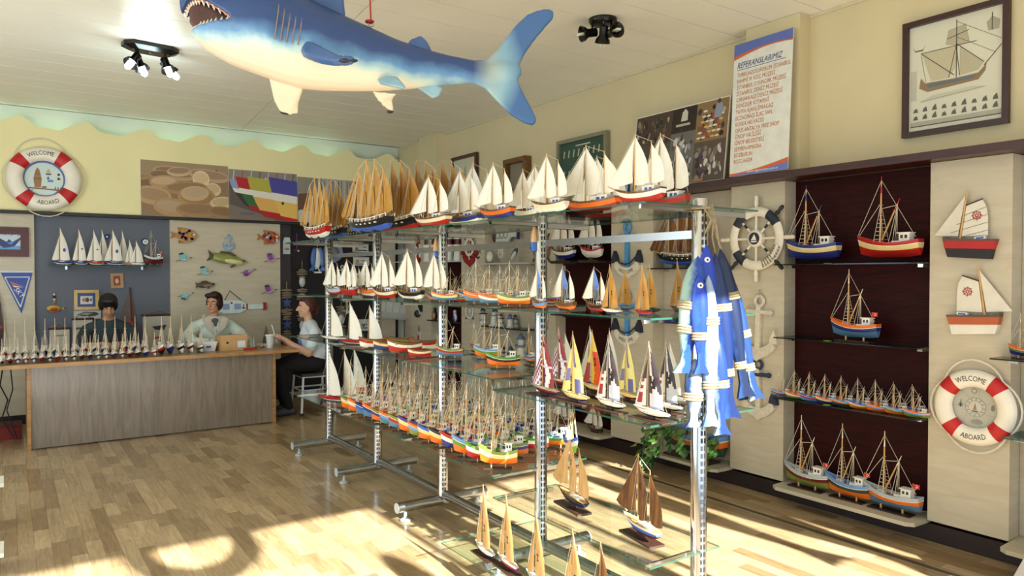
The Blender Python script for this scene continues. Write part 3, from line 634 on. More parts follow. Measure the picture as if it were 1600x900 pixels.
# ================================================================ MODEL BOATS
PAL = {'red': '#b3211c', 'orange': '#e8701f', 'blue': '#3b62c0', 'navy': '#28327c', 'green': '#5d8f2f', 'olive': '#7c8a3a', 'yellow': '#ecd28a', 'white': '#f0ece0',
       'cream': '#e9dcbb', 'skyblue': '#6f9ad6', 'teal': '#4a8090', 'purple': '#4a3a86', 'black': '#1d1b1d', 'maroon': '#6e1d1b', 'lime': '#9ac83c', 'brown': '#6b4a2c', 'grey': '#b5c0c4', 'steelblue': '#557f9f', 'dkgreen': '#2c4a38', 'pink': '#d8357a'}
def paint(c): return M(PAL.get(c, c), .28, 0, .05, 9, name='boat_paint_'+str(c).strip('#'))
MASTW = M('#d2a469', .5, 0, .12, 30, name='pale_mast_wood'); MASTP = M('#d9b99a', .55, 0, .1, 30, name='raw_dowel')
LINE = M('#d8cfb8', .8, 0, .05, name='rigging_thread'); DECK = M('#b98d55', .55, 0, .15, 40, name='boat_deck_wood'); DARKB = M('#3a2417', .5, 0, .15, 25, name='stand_board')
PANE = M('#3157b8', .2, 0, .05, name='cabin_window_blue'); PANEK = M('#20222a', .2, name='cabin_window_dark')
SAILW = M('#eae6da', .75, 0, .03, 8, name='white_sailcloth'); SAILG = wood('gold_veneer_sail', '#a8742d', '#c9963f', .5, (3, 3, 1), 9, 1, bump=0)
SAILT = wood('tan_veneer_sail', '#b98d52', '#d8b077', .5, (3, 3, .6), 7, 2, bump=0); SAILB = wood('brown_veneer_sail', '#4a2613', '#8a5a26', .5, (3, 3, .6), 7, 2, bump=0)
for m_ in (SAILW, SAILT):   # cloth lets a little light through
    pb = m_.node_tree.nodes['Principled BSDF']; pb.inputs['Subsurface Weight'].default_value = 0.0
HULLS = {  # beam, mid depth, bow depth, stern depth, transom, rake, keel rise
    'fish': (.155, .225, .36, .27, .62, .07, .03), 'gulet': (.125, .15, .25, .19, .5, .10, .05), 'sloop': (.115, .13, .17, .11, .55, .12, .07), 'row': (.17, .2, .29, .24, .45, .06, .02), 'schoon': (.085, .12, .19, .16, .55, .1, .03)}
def hull_pt(kind, u, t, side, inset=0.0):
    B, d, db, ds, tr, rk, kr = HULLS[kind]
    if u > .45: b = B*max(0, 1-((u-.45)/.55)**2.3)**.85
    else: b = B*(1-(1-tr)*((.45-u)/.45)**2)
    b = max(.004, b-inset)
    sh = d+((db-d)*((u-.4)/.6)**2.1 if u > .4 else (ds-d)*((.4-u)/.4)**1.8)
    kl = kr*max(0, (u-.6)/.4)**2.2*2+kr*.8*max(0, (.25-u)/.25)**1.5
    yy = b*(math.sin(min(1, t)*PI/2)**.7); yy = max(yy, .004 if t < .02 else yy)
    x = -.5+u*.94+rk*(u**5)*t-(.03*(1-t) if u < .001 else 0)*0
    return Vector((x, side*yy, kl+(sh-kl)*t))
def hull_band(kind, t0, t1, n=12, k=3, out=0.0, thick=False):
    mb = MB(); us = [i/n for i in range(n+1)]
    for side in (1, -1):
        rows = [[hull_pt(kind, u, t0+(t1-t0)*j/k, side)+Vector((0, side*out, 0)) for u in us] for j in range(k+1)]
        if side < 0: rows = rows[::-1]
        mb.loft(rows, cap=False, wrap=False)
    a = [hull_pt(kind, 0, t0+(t1-t0)*j/k, 1) for j in range(k+1)]+[hull_pt(kind, 0, t0+(t1-t0)*j/k, -1) for j in range(k, -1, -1)]
    mb.add(a, [tuple(range(len(a)))])
    if thick:   # inner face and cap of a bulwark
        for side in (1, -1):
            o_ = [hull_pt(kind, u, t1, side) for u in us]; i_ = [hull_pt(kind, u, t1, side, .016) for u in us]; l_ = [hull_pt(kind, u, t0, side, .016) for u in us]
            mb.loft([o_, i_, l_] if side > 0 else [l_, i_, o_], cap=False, wrap=False)
    return mb
def deck_mb(kind, t, n=12):
    us = [i/n for i in range(n+1)]; return MB().loft([[hull_pt(kind, u, t, 1, .004) for u in us], [hull_pt(kind, u, t, -1, .004) for u in us]][::-1], cap=False, wrap=False)
def sail_mb(top, tack, clew, camber=.04, roach=.06, nu=5, nv=8, foot=.03, colf=None):
    top, tack, clew = Vector(top), Vector(tack), Vector(clew); rows = []
    for j in range(nv+1):
        v = j/nv; L_ = tack.lerp(top, v); R_ = clew.lerp(top, v*.985); w = (R_-L_)
        out = (clew-tack).normalized()*roach*math.sin(PI*min(1, v*1.05)); row = []
        for i in range(nu+1):
            u = i/nu; p = L_.lerp(R_+out, u); p.y += camber*math.sin(PI*u)*(1-v)**.5; p.z -= foot*math.sin(PI*u)*(1-v)**3; row.append(p)
        rows.append(row)
    mb = MB()
    if colf is None: mb.loft(rows, cap=False, wrap=False)
    else:
        for j in range(nv):
            for i in range(nu):
                mb.cc = lin(colf((i+.5)/nu, (j+.5)/nv)); mb.add([rows[j][i], rows[j][i+1], rows[j+1][i+1], rows[j+1][i]], [(0, 1, 2, 3)])
    return mb
def threads(segs, r=.0042): 
    mb = MB()
    for a, b in segs: mb.tube([a, b], r, 3, cap=False)
    return mb
_PM = {}
def pm(key, fn, sm=True):
    if key not in _PM:
        me = fn().mesh(key.split('|')[0], False); _PM[key] = autosmooth(me, 45) if sm else me
    return _PM[key]
def stand_mb(kind, h=.085, w=.11, bl=.36, board=True):
    return MB().box((-bl, -w, -h), (bl, w, -h+.022))
def fishing(label, loc, rz, L, cols, group=None, zs=1.0, cat='model boat', board=True, tip=True, flag=False, lift=.085, mast='gold', name='fishing_boat_model', tipcol=None, rough=False, ladder=True):
    """carvel fishing boat: painted hull in bands, wheelhouse aft, mast, boom and rigging"""
    t = thing(name, label, cat, loc, rz, group, (L, L, L*zs)); h = lift
    up = (0, 0, h); P = lambda n, me, m_, par=t, l=up: ob(n, me, m_, par, l if par is t else None)
    mw = MASTW if mast == 'gold' else MASTP
    P('hull_bottom', pm('fish_bottom', lambda: hull_band('fish', 0, .45)), paint(cols[2]))
    P('hull_side', pm('fish_side', lambda: hull_band('fish', .45, .72)), paint(cols[1]))
    P('rubbing_strake', pm('fish_strake', lambda: hull_band('fish', .72, .77, k=1, out=.006)), WHITE)
    P('bulwark', pm('fish_bulwark', lambda: hull_band('fish', .77, 1.0, k=2, thick=True)), paint(cols[0]))
    P('deck', pm('fish_deck', lambda: deck_mb('fish', .78)), DECK)
    wh = P('wheelhouse', pm('fish_house', lambda: MB().box((-.36, -.075, .19), (-.20, .075, .36)).box((-.38, -.085, .36), (-.17, .085, .375)).box((-.20, -.07, .19), (-.08, .07, .25))), WHITE)
    ob('window', pm('fish_win', lambda: MB().box((-.33, -.078, .285), (-.29, .078, .335)).box((-.265, -.078, .285), (-.225, .078, .335)), False), PANEK, wh)
    P('hatch', pm('fish_hatch', lambda: MB().box((.10, -.05, .19), (.22, .05, .25)), False), WHITE)
    m1 = P('mast', pm('fish_mast', lambda: MB().tube([(.13, 0, .17), (.12, 0, .8), (.115, 0, 1.2)], [.017, .014, .009], 6)), mw)
    if tip: ob('mast_tip', pm('fish_tip', lambda: MB().tube([(.1165, 0, 1.0), (.1145, 0, 1.27)], [.0135, .005], 6)), tipcol or WHITE, m1)
    ob('spreader', pm('fish_spread', lambda: MB().tube([(.12, -.06, .82), (.12, .06, .82)], .006, 4)), mw, m1)
    b1 = P('boom', pm('fish_boom', lambda: MB().tube([(.10, 0, .27), (-.14, 0, .82)], [.015, .010], 6)), mw)
    if tip: ob('boom_tip', pm('fish_boomtip', lambda: MB().tube([(-.10, 0, .725), (-.175, 0, .90)], [.0125, .004], 6)), tipcol or WHITE, b1)
    if not rough:
        P('rigging', pm('fish_rig', lambda: threads([((.115, 0, 1.2), (.49, 0, .36)), ((.12, 0, .85), (.47, 0, .35)), ((.115, 0, 1.2), (-.42, 0, .30)), ((-.14, 0, .8), (.12, 0, .76)), ((-.14, 0, .8), (-.10, .07, .2)), ((-.14, 0, .8), (-.10, -.07, .2)), ((-.14, 0, .8), (-.05, .1, .2)), ((-.14, 0, .8), (-.05, -.1, .2)),
            ((.12, 0, .85), (.16, .14, .24)), ((.12, 0, .85), (.06, .14, .23)), ((.12, 0, .85), (.16, -.14, .24)), ((.12, 0, .85), (.06, -.14, .23))]), False), LINE)
        if ladder: P('shroud_ladder', pm('fish_lad', lambda: threads([((.155-.04*f, s_*(.125-.115*f), .28+.5*f), (.075+.04*f, s_*(.125-.115*f), .28+.5*f)) for f in [i/8 for i in range(8)] for s_ in (1, -1)], .005), False), LINE)
    if board:
        P('stand_peg', pm('peg_a', lambda: MB().lathe([(.02, -h+.02), (.014, .045)], 8, (.17, 0, 0))), MASTW); P('stand_peg', pm('peg_a2', lambda: MB().lathe([(.02, -h+.02), (.014, .045)], 8, (-.2, 0, 0))), MASTW)
        P('stand_board', pm('board_a', lambda: stand_mb('fish')), DARKB)
    if flag:
        fl = P('flag', pm('flag', lambda: MB().box((-.475, -.003, .40), (-.365, .003, .475)), False), M('#d0281f', .6))
        ob('flag_crest', pm('flagc', lambda: MB().torus(.020, .006, 12, 5, M4=Matrix.Translation((-.425, 0, .437)) @ Matrix.Rotation(PI/2, 4, 'X'), a0=.7, a1=2*PI-.7)), WHITE, fl)
        ob('flag_pole', pm('flagp', lambda: MB().tube([(-.365, 0, .28), (-.365, 0, .48)], .004, 4)), MASTW, fl)
    return t
def gulet(label, loc, rz, L, cols, group=None, zs=1.0, sail=None, hull='gulet', cat='model sailboat', name='gulet_model', board=False, tan=False, jibs=1, mizzen=True, wide=False, marks=None, main_print=None, lean=0):
    """two-masted gulet or ketch with jib, main and mizzen sails"""
    sail = sail or SAILW; t = thing(name, label, cat, loc, (0, lean, rz), group, (L, L, L*zs)); lf = .03 if not board else .075; up = (0, 0, lf)
    P = lambda n, me, m_, par=t: ob(n, me, m_, par, up if par is t else None)
    K = hull
    P('hull_bottom', pm(K+'_b', lambda: hull_band(K, 0, .42)), paint(cols[2]))
    P('hull_side', pm(K+'_s', lambda: hull_band(K, .42, .82)), paint(cols[1]))
    P('bulwark', pm(K+'_w', lambda: hull_band(K, .82, 1.0, k=1, out=.004, thick=True)), paint(cols[0]))
    P('deck', pm(K+'_d', lambda: deck_mb(K, .85)), DECK)
    if board: P('stand_board', pm('board_g', lambda: MB().box((-.46, -.15, -.075), (.46, .15, -.045)).box((-.1, -.02, -.046), (.1, .02, .02)), False), DARKB)
    else: P('keel_block', pm('keel_g', lambda: MB().box((-.2, -.03, -.03), (.2, .03, .02)), False), DARKB)
    if hull == 'sloop': dh = P('deckhouse', pm('k_house', lambda: MB().prism([(-.30, -.05), (.02, -.045), (.06, 0), (.02, .045), (-.30, .05)], .10, .145)), WHITE)
    else: dh = P('deckhouse', pm('g_house', lambda: MB().box((-.36, -.06, .12), (-.12, .06, .215)).box((-.38, -.065, .215), (-.10, .065, .225)), False), WHITE)
    if hull != 'sloop': ob('window', pm('g_win', lambda: MB().box((-.32, -.062, .16), (-.26, .062, .2)).box((-.23, -.062, .16), (-.17, .062, .2)), False), PANE, dh)
    P('bowsprit', pm('g_sprit', lambda: MB().tube([(.44, 0, .2), (.70, 0, .30)], [.014, .008], 6)), MASTW)
    P('mast', pm('g_mast1', lambda: MB().tube([(.10, 0, .1), (.09, 0, 1.02)], [.012, .007], 6)), MASTW)
    tp, H1, H2 = .28, .985, .83
    if wide:
        P('jib', pm('k_jib', lambda: sail_mb((.10, 0, H1-.03), (.78, 0, .27), (.12, .02, .27), .05, -.03)), sail); ms = P('mainsail', pm('k_main', lambda: sail_mb((.085, 0, H1), (.09, 0, .22), (-.21, .04, .22), .05, .13)), sail)
    else: P('jib', pm('g_jib', lambda: sail_mb((.10, 0, H1-.03), (.68, 0, .30), (.12, .02, .30), .05, -.02)), sail)
    if wide: pass
    elif main_print: ms = P('mainsail', pm('g_mainprint', lambda: sail_mb((.085, 0, H1), (.09, 0, .27), (-.26, .03, .27), .04, .09, 10, 16, colf=main_print), False), PRINT)
    else: ms = P('mainsail', pm('g_main', lambda: sail_mb((.085, 0, H1), (.09, 0, .27), (-.235, .03, .27), .04, .085)), sail)
    P('boom', pm('g_boom', lambda: MB().tube([(.09, 0, .262), (-.2, .02, .262)], .006, 5)), MASTW)
    if mizzen:
        P('mast', pm('g_mast2', lambda: MB().tube([(-.25, 0, .1), (-.25, 0, .87)], [.011, .006], 6)), MASTW)
        P('mizzen_sail', pm('k_miz' if wide else 'g_miz', lambda: sail_mb((-.255, 0, H2), (-.25, 0, .22 if wide else .27), (-.64 if wide else -.54, .03, .22 if wide else .28), .03, .12 if wide else .08)), sail)
    if jibs > 1: P('staysail', pm('g_stay', lambda: sail_mb((.11, .02, .75), (.46, .02, .27), (.16, .05, .28), .04, 0)), sail)
    P('rigging', pm('g_rig', lambda: threads([((.09, 0, 1.0), (.70, 0, .3)), ((.09, 0, 1.0), (-.25, 0, .86)), ((.09, 0, .95), (.16, .12, .15)), ((.09, 0, .95), (.16, -.12, .15)), ((.09, 0, .95), (.03, .12, .15)), ((.09, 0, .95), (.03, -.12, .15)), ((-.25, 0, .8), (-.2, .1, .15)), ((-.25, 0, .8), (-.2, -.1, .15)), ((-.25, 0, .85), (-.5, 0, .2))], .003), False), LINE)
    P('shroud_ladder', pm('g_lad', lambda: threads([((.14-.04*f, -.115+.085*f, .2+.6*f), (.05+.03*f, -.115+.085*f, .2+.6*f)) for f in [i/9 for i in range(9)]], .0035), False), BLACK)
    if marks: ob('sail_mark', pm('g_mark'+marks, lambda: squiggle()), BLACK, ms)
    return t
def squiggle():
    mb = MB()
    for i, (z, w) in enumerate(((.66, .05), (.63, .03), (.60, .055), (.575, .02))): mb.box((-.03-w/2-.01, -.008, z), (-.03+w/2-.01, .055, z+.008))
    mb.box((-.045, -.008, .575), (-.037, .055, .668)); return mb
def sloop(label, loc, rz, L, cols, group=None, zs=1.0, cf=None, jf=None, sail=None, cat='model sailboat', name='sailboat_model', board=True, jib=True, style=None):
    """slim one-masted sailboat with jib and mainsail"""
    t = thing(name, label, cat, loc, rz, group, (L, L, L*zs)); lf = .07 if board else .02; up = (0, 0, lf); K = 'sloop'
    P = lambda n, me, m_, par=t: ob(n, me, m_, par, up if par is t else None)
    P('hull_bottom', pm(K+'_b', lambda: hull_band(K, 0, .4)), paint(cols[1])); P('hull_side', pm(K+'_s', lambda: hull_band(K, .4, 1.0)), paint(cols[0]))
    P('deck', pm(K+'_d', lambda: deck_mb(K, .97)), paint(cols[2] if len(cols) > 2 else cols[0]))
    P('cabin', pm(K+'_c', lambda: MB().prism([(-.12, -.05), (.12, -.035), (.2, 0), (.12, .035), (-.12, .05)], .11, .15)), paint(cols[2] if len(cols) > 2 else cols[0]))
    P('porthole', pm(K+'_ph', lambda: MB().box((-.2, -.116, .085), (-.19, .116, .095)).box((-.02, -.117, .085), (-.01, .117, .095)).box((.1, -.112, .085), (.11, .112, .095)), False), M('#7a5a30', .4))
    if board: P('stand_board', pm('board_s', lambda: MB().box((-.52, -.17, -.07), (.52, .17, -.045)).box((-.1, -.02, -.046), (.1, .02, .02)), False), DARKB)
    else: P('keel_block', pm('keel_s', lambda: MB().box((-.2, -.03, -.02), (.2, .03, .03)), False), DARKB)
    P('mast', pm('s_mast', lambda: MB().tube([(.10, 0, .1), (.08, 0, 1.55)], [.011, .007], 6)), MASTW)
    if jib: P('jib', pm('s_jib'+str(style), lambda: sail_mb((.10, 0, 1.2), (.5, 0, .2), (.14, .02, .22), .05, -.02, *((8, 14) if jf else (5, 8)), colf=jf), jf is None), PRINT if jf else (sail or SAILW))
    P('mainsail', pm('s_main'+str(style), lambda: sail_mb((.075, 0, 1.5), (.09, 0, .2), (-.40, .03, .2), .05, .09, *((12, 26) if cf else (5, 9)), colf=cf), cf is None), PRINT if cf else (sail or SAILW))
    P('boom', pm('s_boom', lambda: MB().tube([(.09, 0, .19), (-.40, .02, .19)], .007, 5)), MASTW)
    P('rigging', pm('s_rig', lambda: threads([((.08, 0, 1.5), (.5, 0, .18)), ((.08, 0, 1.53), (-.48, 0, .12)), ((.09, 0, 1.2), (.08, .1, .13)), ((.09, 0, 1.2), (.08, -.1, .13))], .003), False), LINE)
    return t
def schooner(label, loc, rz, L, cols, group=None, zs=1.0, sail=None):
    """long four-masted schooner with narrow wooden sails"""
    sail = sail or SAILG; t = thing('schooner_model', label, 'model sailboat', loc, rz, group, (L, L, L*zs)); K = 'schoon'; up = (0, 0, .04)
    P = lambda n, me, m_, par=t: ob(n, me, m_, par, up if par is t else None)
    P('hull_bottom', pm(K+'_b', lambda: hull_band(K, 0, .4)), paint(cols[1])); P('hull_side', pm(K+'_s', lambda: hull_band(K, .4, 1.0)), paint(cols[0]))
    P('deck', pm(K+'_d', lambda: deck_mb(K, .95)), DECK)
    P('keel_block', pm('keel_sc', lambda: MB().box((-.2, -.03, -.04), (-.14, .03, .02)).box((.1, -.03, -.04), (.16, .03, .04)), False), DARKB)
    P('gunport_row', pm(K+'_gp', lambda: MB().box((-.33, -.085, .09), (-.31, .085, .105)).box((-.22, -.088, .085), (-.2, .088, .1)).box((-.11, -.0885, .085), (-.09, .0885, .1)).box((0, -.088, .085), (.02, .088, .1)).box((.11, -.083, .09), (.13, .083, .105)), False), WHITE)
    P('rail', pm(K+'_r', lambda: threads([(hull_pt(K, u/10, 1, s_)+Vector((0, 0, .035)), hull_pt(K, (u+1)/10, 1, s_)+Vector((0, 0, .035))) for u in range(9) for s_ in (1, -1)]+[(hull_pt(K, u/10, 1, s_), hull_pt(K, u/10, 1, s_)+Vector((0, 0, .035))) for u in range(10) for s_ in (1, -1)], .005), False), WHITE)
    P('bowsprit', pm('sc_sprit', lambda: MB().tube([(.44, 0, .17), (.72, 0, .27)], [.011, .006], 6)), MASTW)
    for i, (x, h) in enumerate(((.27, .84), (.07, .93), (-.13, .90), (-.33, .76))):
        P('mast', pm('sc_mast%d' % i, lambda: MB().tube([(x, 0, .1), (x-.01, 0, h)], [.009, .005], 5)), MASTW)
        P('sail', pm('sc_sail%d' % i, lambda: sail_mb((x-.012, 0, h-.01), (x-.01, 0, .22), (x-.27, .02, .22), .02, .07)), sail)
    for i, (a, zt_) in enumerate(((.70, .80), (.58, .70), (.47, .58))):
        P('jib', pm('sc_jib%d' % i, lambda: sail_mb((.28, 0, zt_), (a, 0, .16+.15*a), (a-.14, .02, .24), .02, -.01)), sail)
    P('rigging', pm('sc_rig', lambda: threads([((.26, 0, .84), (.72, 0, .27)), ((.26, 0, .82), (.06, 0, .92)), ((.06, 0, .92), (-.14, 0, .89)), ((-.14, 0, .89), (-.34, 0, .75)), ((-.34, 0, .75), (-.48, 0, .18))]+[((x-.008, 0, h-.1), (x+dx, s_*.08, .13)) for x, h in ((.27, .84), (.07, .93), (-.13, .90), (-.33, .76)) for dx in (-.04, 0, .04) for s_ in (1, -1)], .003), False), LINE)
    return t
def rowboat(label, loc, rz, L, cols, group=None):
    t = thing('rowing_boat_model', label, 'model boat', loc, rz, group, (L*.85, L*.85, L*1.2)); K = 'row'; up = (0, 0, .03)
    P = lambda n, me, m_, par=t: ob(n, me, m_, par, up if par is t else None)
    P('hull_bottom', pm(K+'_b', lambda: hull_band(K, 0, .5)), paint(cols[1])); P('hull_side', pm(K+'_s', lambda: hull_band(K, .5, .8)), paint(cols[0]))
    P('gunwale', pm(K+'_g', lambda: hull_band(K, .8, 1.0, k=1, out=.006, thick=True)), M('#7d5326', .5, 0, .1, 30)); P('floor_boards', pm(K+'_d', lambda: deck_mb(K, .55)), DECK)
    for i, x in enumerate((-.28, -.02, .2)): P('thwart', pm(K+'_t%d' % i, lambda: MB().box((x, -.13, .165), (x+.07, .13, .18)), False), DECK)
    P('keel_block', pm('keel_r', lambda: MB().box((-.15, -.03, -.03), (.15, .03, .02)), False), DARKB)
    return t
def along(pa, pb, X, y=500):
    """centre Y and length of something that runs along the room between two pixel columns, standing in the plane X"""
    a, b = WX(pa, y, X).y, WX(pb, y, X).y; return (a+b)/2, abs(a-b)

# ---- top shelf
Z1 = 1.8905
G = 'white-sailed gulets along the top shelf'
for X, pa, pb, ty, cols, lab in (
    (2.15, 649, 702, 271, ('brown', 'cream', 'red'), 'white-sailed gulet with cream hull and red bottom, nearest the gold-sailed schooners'),
    (2.29, 697, 751, 262, ('brown', 'navy', 'white'), 'white-sailed gulet with dark blue hull on the top glass shelf'),
    (2.15, 750, 802, 252, ('brown', 'orange', 'navy'), 'white-sailed gulet with orange hull over the third chrome post, top shelf'),
    (2.29, 800, 842, 262, ('white', 'white', 'dkgreen'), 'white-sailed gulet with white hull and green bottom, between two orange-hulled gulets'),
    (2.14, 832, 886, 238, ('brown', 'cream', 'white'), 'white-sailed gulet with all cream hull above the fourth chrome post'),
    (2.29, 882, 967, 224, ('brown', 'orange', 'red'), 'large white-sailed gulet with orange hull and brown rail on the top shelf'),
    (2.15, 962, 1037, 207, ('brown', 'white', 'red'), 'large white-sailed gulet with white hull and red bottom near the shelf end'),
    (2.50, 1002, 1075, 206, ('brown', 'red', 'brown'), 'white-sailed gulet with red hull, last on the top shelf by the hanging fish')):
    cy_, L = along(pa, pb, X); ztop = WX((pa+pb)/2, ty, X).z
    gulet(lab, (X, cy_, Z1), PI/2, L*.98, cols, G, (ztop-Z1)/(L*1.03))
for X, pa, pb, cols, lab in ((2.55, 716, 775, ('brown', 'white', 'navy'), 'white-sailed gulet in the back row behind the dark blue one, top shelf'), (2.55, 812, 872, ('brown', 'navy', 'white'), 'blue-hulled gulet half hidden behind the cream-hulled one, top shelf'), (2.58, 905, 975, ('brown', 'white', 'red'), 'white-sailed gulet half hidden behind the large orange-hulled one, top shelf')):
    cy_, L = along(pa, pb, X); gulet(lab, (X, cy_, Z1), PI/2+.05, L, cols, G, .93)
G = 'gold-sailed schooners at the far end of the top shelf'
for i, (X, Y, L, cols, lab) in enumerate((
    (2.16, 6.02, .56, ('red', 'white'), 'gold-sailed schooner with red hull at the far end of the top shelf'),
    (2.34, 6.12, .56, ('black', 'blue'), 'gold-sailed schooner with black hull behind the red-hulled one'),
    (2.52, 6.02, .56, ('black', 'red'), 'gold-sailed schooner with red-bottomed black hull, third row, far end of top shelf'),
    (2.66, 6.12, .56, ('brown', 'white'), 'gold-sailed schooner with brown hull, back row, far end of top shelf'),
    (2.16, 4.93, .72, ('black', 'blue'), 'tall gold-sailed schooner with black hull and blue bottom beside the cream gulet'),
    (2.33, 4.86, .72, ('black', 'red'), 'tall gold-sailed schooner with black hull and red bottom behind the blue-bottomed one'),
    (2.50, 4.80, .72, ('brown', 'cream'), 'tall gold-sailed schooner with brown hull, third row above the second chrome post'),
    (2.66, 4.70, .72, ('black', 'white'), 'tall gold-sailed schooner with black and white hull in the back row of the top shelf'))):
    schooner(lab, (X, Y, Z1), PI/2, L, cols, G, 1.0 if i < 4 else .80)

# ---- second shelf
Z2 = 1.4305
G = 'small white-sailed boats on the second shelf'
for px, X, L, H, cols, lab in ((521, 2.22, .25, .30, ('grey', 'grey', 'red'), 'small white-sailed boat with grey hull by the far chrome post, second shelf'), (544, 2.2, .24, .29, ('red', 'red', 'red'), 'small white-sailed boat with red hull on the second shelf'), (555, 2.55, .24, .28, ('brown', 'white', 'white'), 'small white-sailed boat with white hull behind the red one, second shelf'), (574, 2.3, .25, .29, ('orange', 'orange', 'white'), 'small white-sailed boat with orange hull on the second shelf'),
    (600, 2.17, .28, .33, ('brown', 'cream', 'red'), 'white-sailed boat with cream hull and red bottom beside the second post, second shelf'), (640, 2.19, .29, .34, ('brown', 'black', 'white'), 'white-sailed boat with dark rail and white bottom, largest white sails of the second shelf'), (681, 2.24, .22, .31, ('olive', 'purple', 'orange'), 'white-sailed boat with purple and orange hull touching the third post, second shelf')):
    gulet(lab, (X, WX(px, 470, X).y, Z2), PI/2+.15, L, cols, G, H/L/1.02, name='small_gulet_model')
G = 'fishing boats with bare masts on the second shelf'
for px, X, L, cols, lab in ((694, 2.2, .30, ('orange', 'yellow', 'steelblue'), 'orange-railed fishing boat with yellow side just right of the third post, second shelf'), (713, 2.28, .2, ('purple', 'green', 'red'), 'small purple and green fishing boat with red bottom, second shelf'), (728, 2.6, .3, ('orange', 'white', 'teal'), 'orange and white fishing boat in the back row, second shelf'), (750, 2.22, .36, ('orange', 'orange', 'steelblue'), 'wide orange fishing boat with steel blue bottom, second shelf'), (786, 2.34, .3, ('purple', 'yellow', 'orange'), 'purple-railed fishing boat with yellow side and orange bottom, second shelf'), (802, 2.2, .33, ('olive', 'yellow', 'orange'), 'olive-railed yellow fishing boat in front, second shelf'), (829, 2.6, .3, ('green', 'blue', 'red'), 'green, blue and red fishing boat in the back row before the fourth post'), (855, 2.66, .28, ('green', 'blue', 'red'), 'blue fishing boat stern peeping out right of the fourth post, second shelf'), (765, 2.62, .3, ('red', 'white', 'navy'), 'red and navy fishing boat hidden in the back row, second shelf'), (770, 2.2, .3, ('orange', 'white', 'steelblue'), 'orange fishing boat with white side right of the wide one, second shelf'), (735, 2.42, .28, ('blue', 'cream', 'red'), 'blue and cream fishing boat in the middle row, second shelf'), (815, 2.44, .3, ('white', 'green', 'red'), 'white and green fishing boat in the middle row, second shelf'), (795, 2.62, .3, ('skyblue', 'white', 'orange'), 'sky blue fishing boat deep in the back row, second shelf'), (708, 2.55, .3, ('yellow', 'white', 'navy'), 'yellow-railed fishing boat in the back row right of the third post'), (745, 2.58, .3, ('maroon', 'cream', 'navy'), 'maroon and cream fishing boat deep in the back row, second shelf'), (786, 2.56, .3, ('olive', 'red', 'white'), 'olive and red fishing boat in the back row, second shelf'), (812, 2.62, .3, ('teal', 'white', 'red'), 'teal and white fishing boat in the back row, second shelf')):
    fishing(lab, (X, WX(px, 470, X).y, Z2), PI*.80, L*.54, cols, G, 1.02)
G = 'blue-sailed gulets of the near bay, second shelf'
def seapic(u, v):
    if v > .45: return '#5d86d6'
    if v > .3: return '#4a66b8' if (u*7+v*9) % 1 > .4 else '#6f8bd0'
    return '#6d747c' if (u*13+v*17) % 1 > .5 else '#3f4852'
def blue_gulet(lab, X, pa, pb, ty, cols, z=Z2):
    cy_, L = along(pa, pb, X); zt_ = WX((pa+pb)/2, ty, X).z
    gulet(lab, (X, cy_, z), PI/2-.15, L, cols, G, (zt_-z)/(L*1.02), name='blue_sailed_gulet_model', main_print=seapic)
blue_gulet('gulet with blue printed sail and pale blue hull against the fourth post, second shelf', 2.16, 828, 856, 418, ('brown', 'skyblue', 'orange'))
blue_gulet('gulet with blue printed sail and orange hull, second shelf near bay', 2.20, 862, 902, 417, ('brown', 'brown', 'orange'))
blue_gulet('gulet with blue printed sail and black hull with red bottom, second shelf near bay', 2.20, 912, 950, 418, ('brown', 'black', 'red'))
G = 'gold-sailed sloops of the near bay, second shelf'
for X, pa, pb, ty, cols, lab in ((2.16, 938, 972, 412, ('white', 'navy', 'white'), 'gold-sailed sloop with white hull and small black sail marks, second shelf'), (2.16, 990, 1020, 411, ('red', 'navy', 'red'), 'gold-sailed sloop with red hull and small black sail marks, second shelf'), (2.40, 1001, 1032, 411, ('black', 'black', 'brown'), 'gold-sailed sloop with black hull behind the red-hulled one'), (2.48, 962, 992, 416, ('steelblue', 'navy', 'brown'), 'gold-sailed sloop with slate hull in the back row, second shelf'), (2.55, 1045, 1075, 405, ('brown', 'navy', 'brown'), 'gold-sailed sloop mostly hidden behind the hanging wooden fish, second shelf')):
    cy_, L = along(pa, pb, X); zt_ = WX((pa+pb)/2, ty, X).z
    t = sloop(lab, (X, cy_, Z2), PI/2-.1, L, cols, G, (zt_-Z2)/(L*1.58), sail=SAILG, board=False, name='gold_sailed_sloop_model')
    ob('sail_mark', pm('s_mark', lambda: MB().box((-.12, -.002, .72), (-.04, .055, .74)).box((-.10, -.002, .62), (-.08, .055, .74)).box((-.14, -.002, .60), (-.05, .055, .62)), False), BLACK, t, (0, .0, 0))

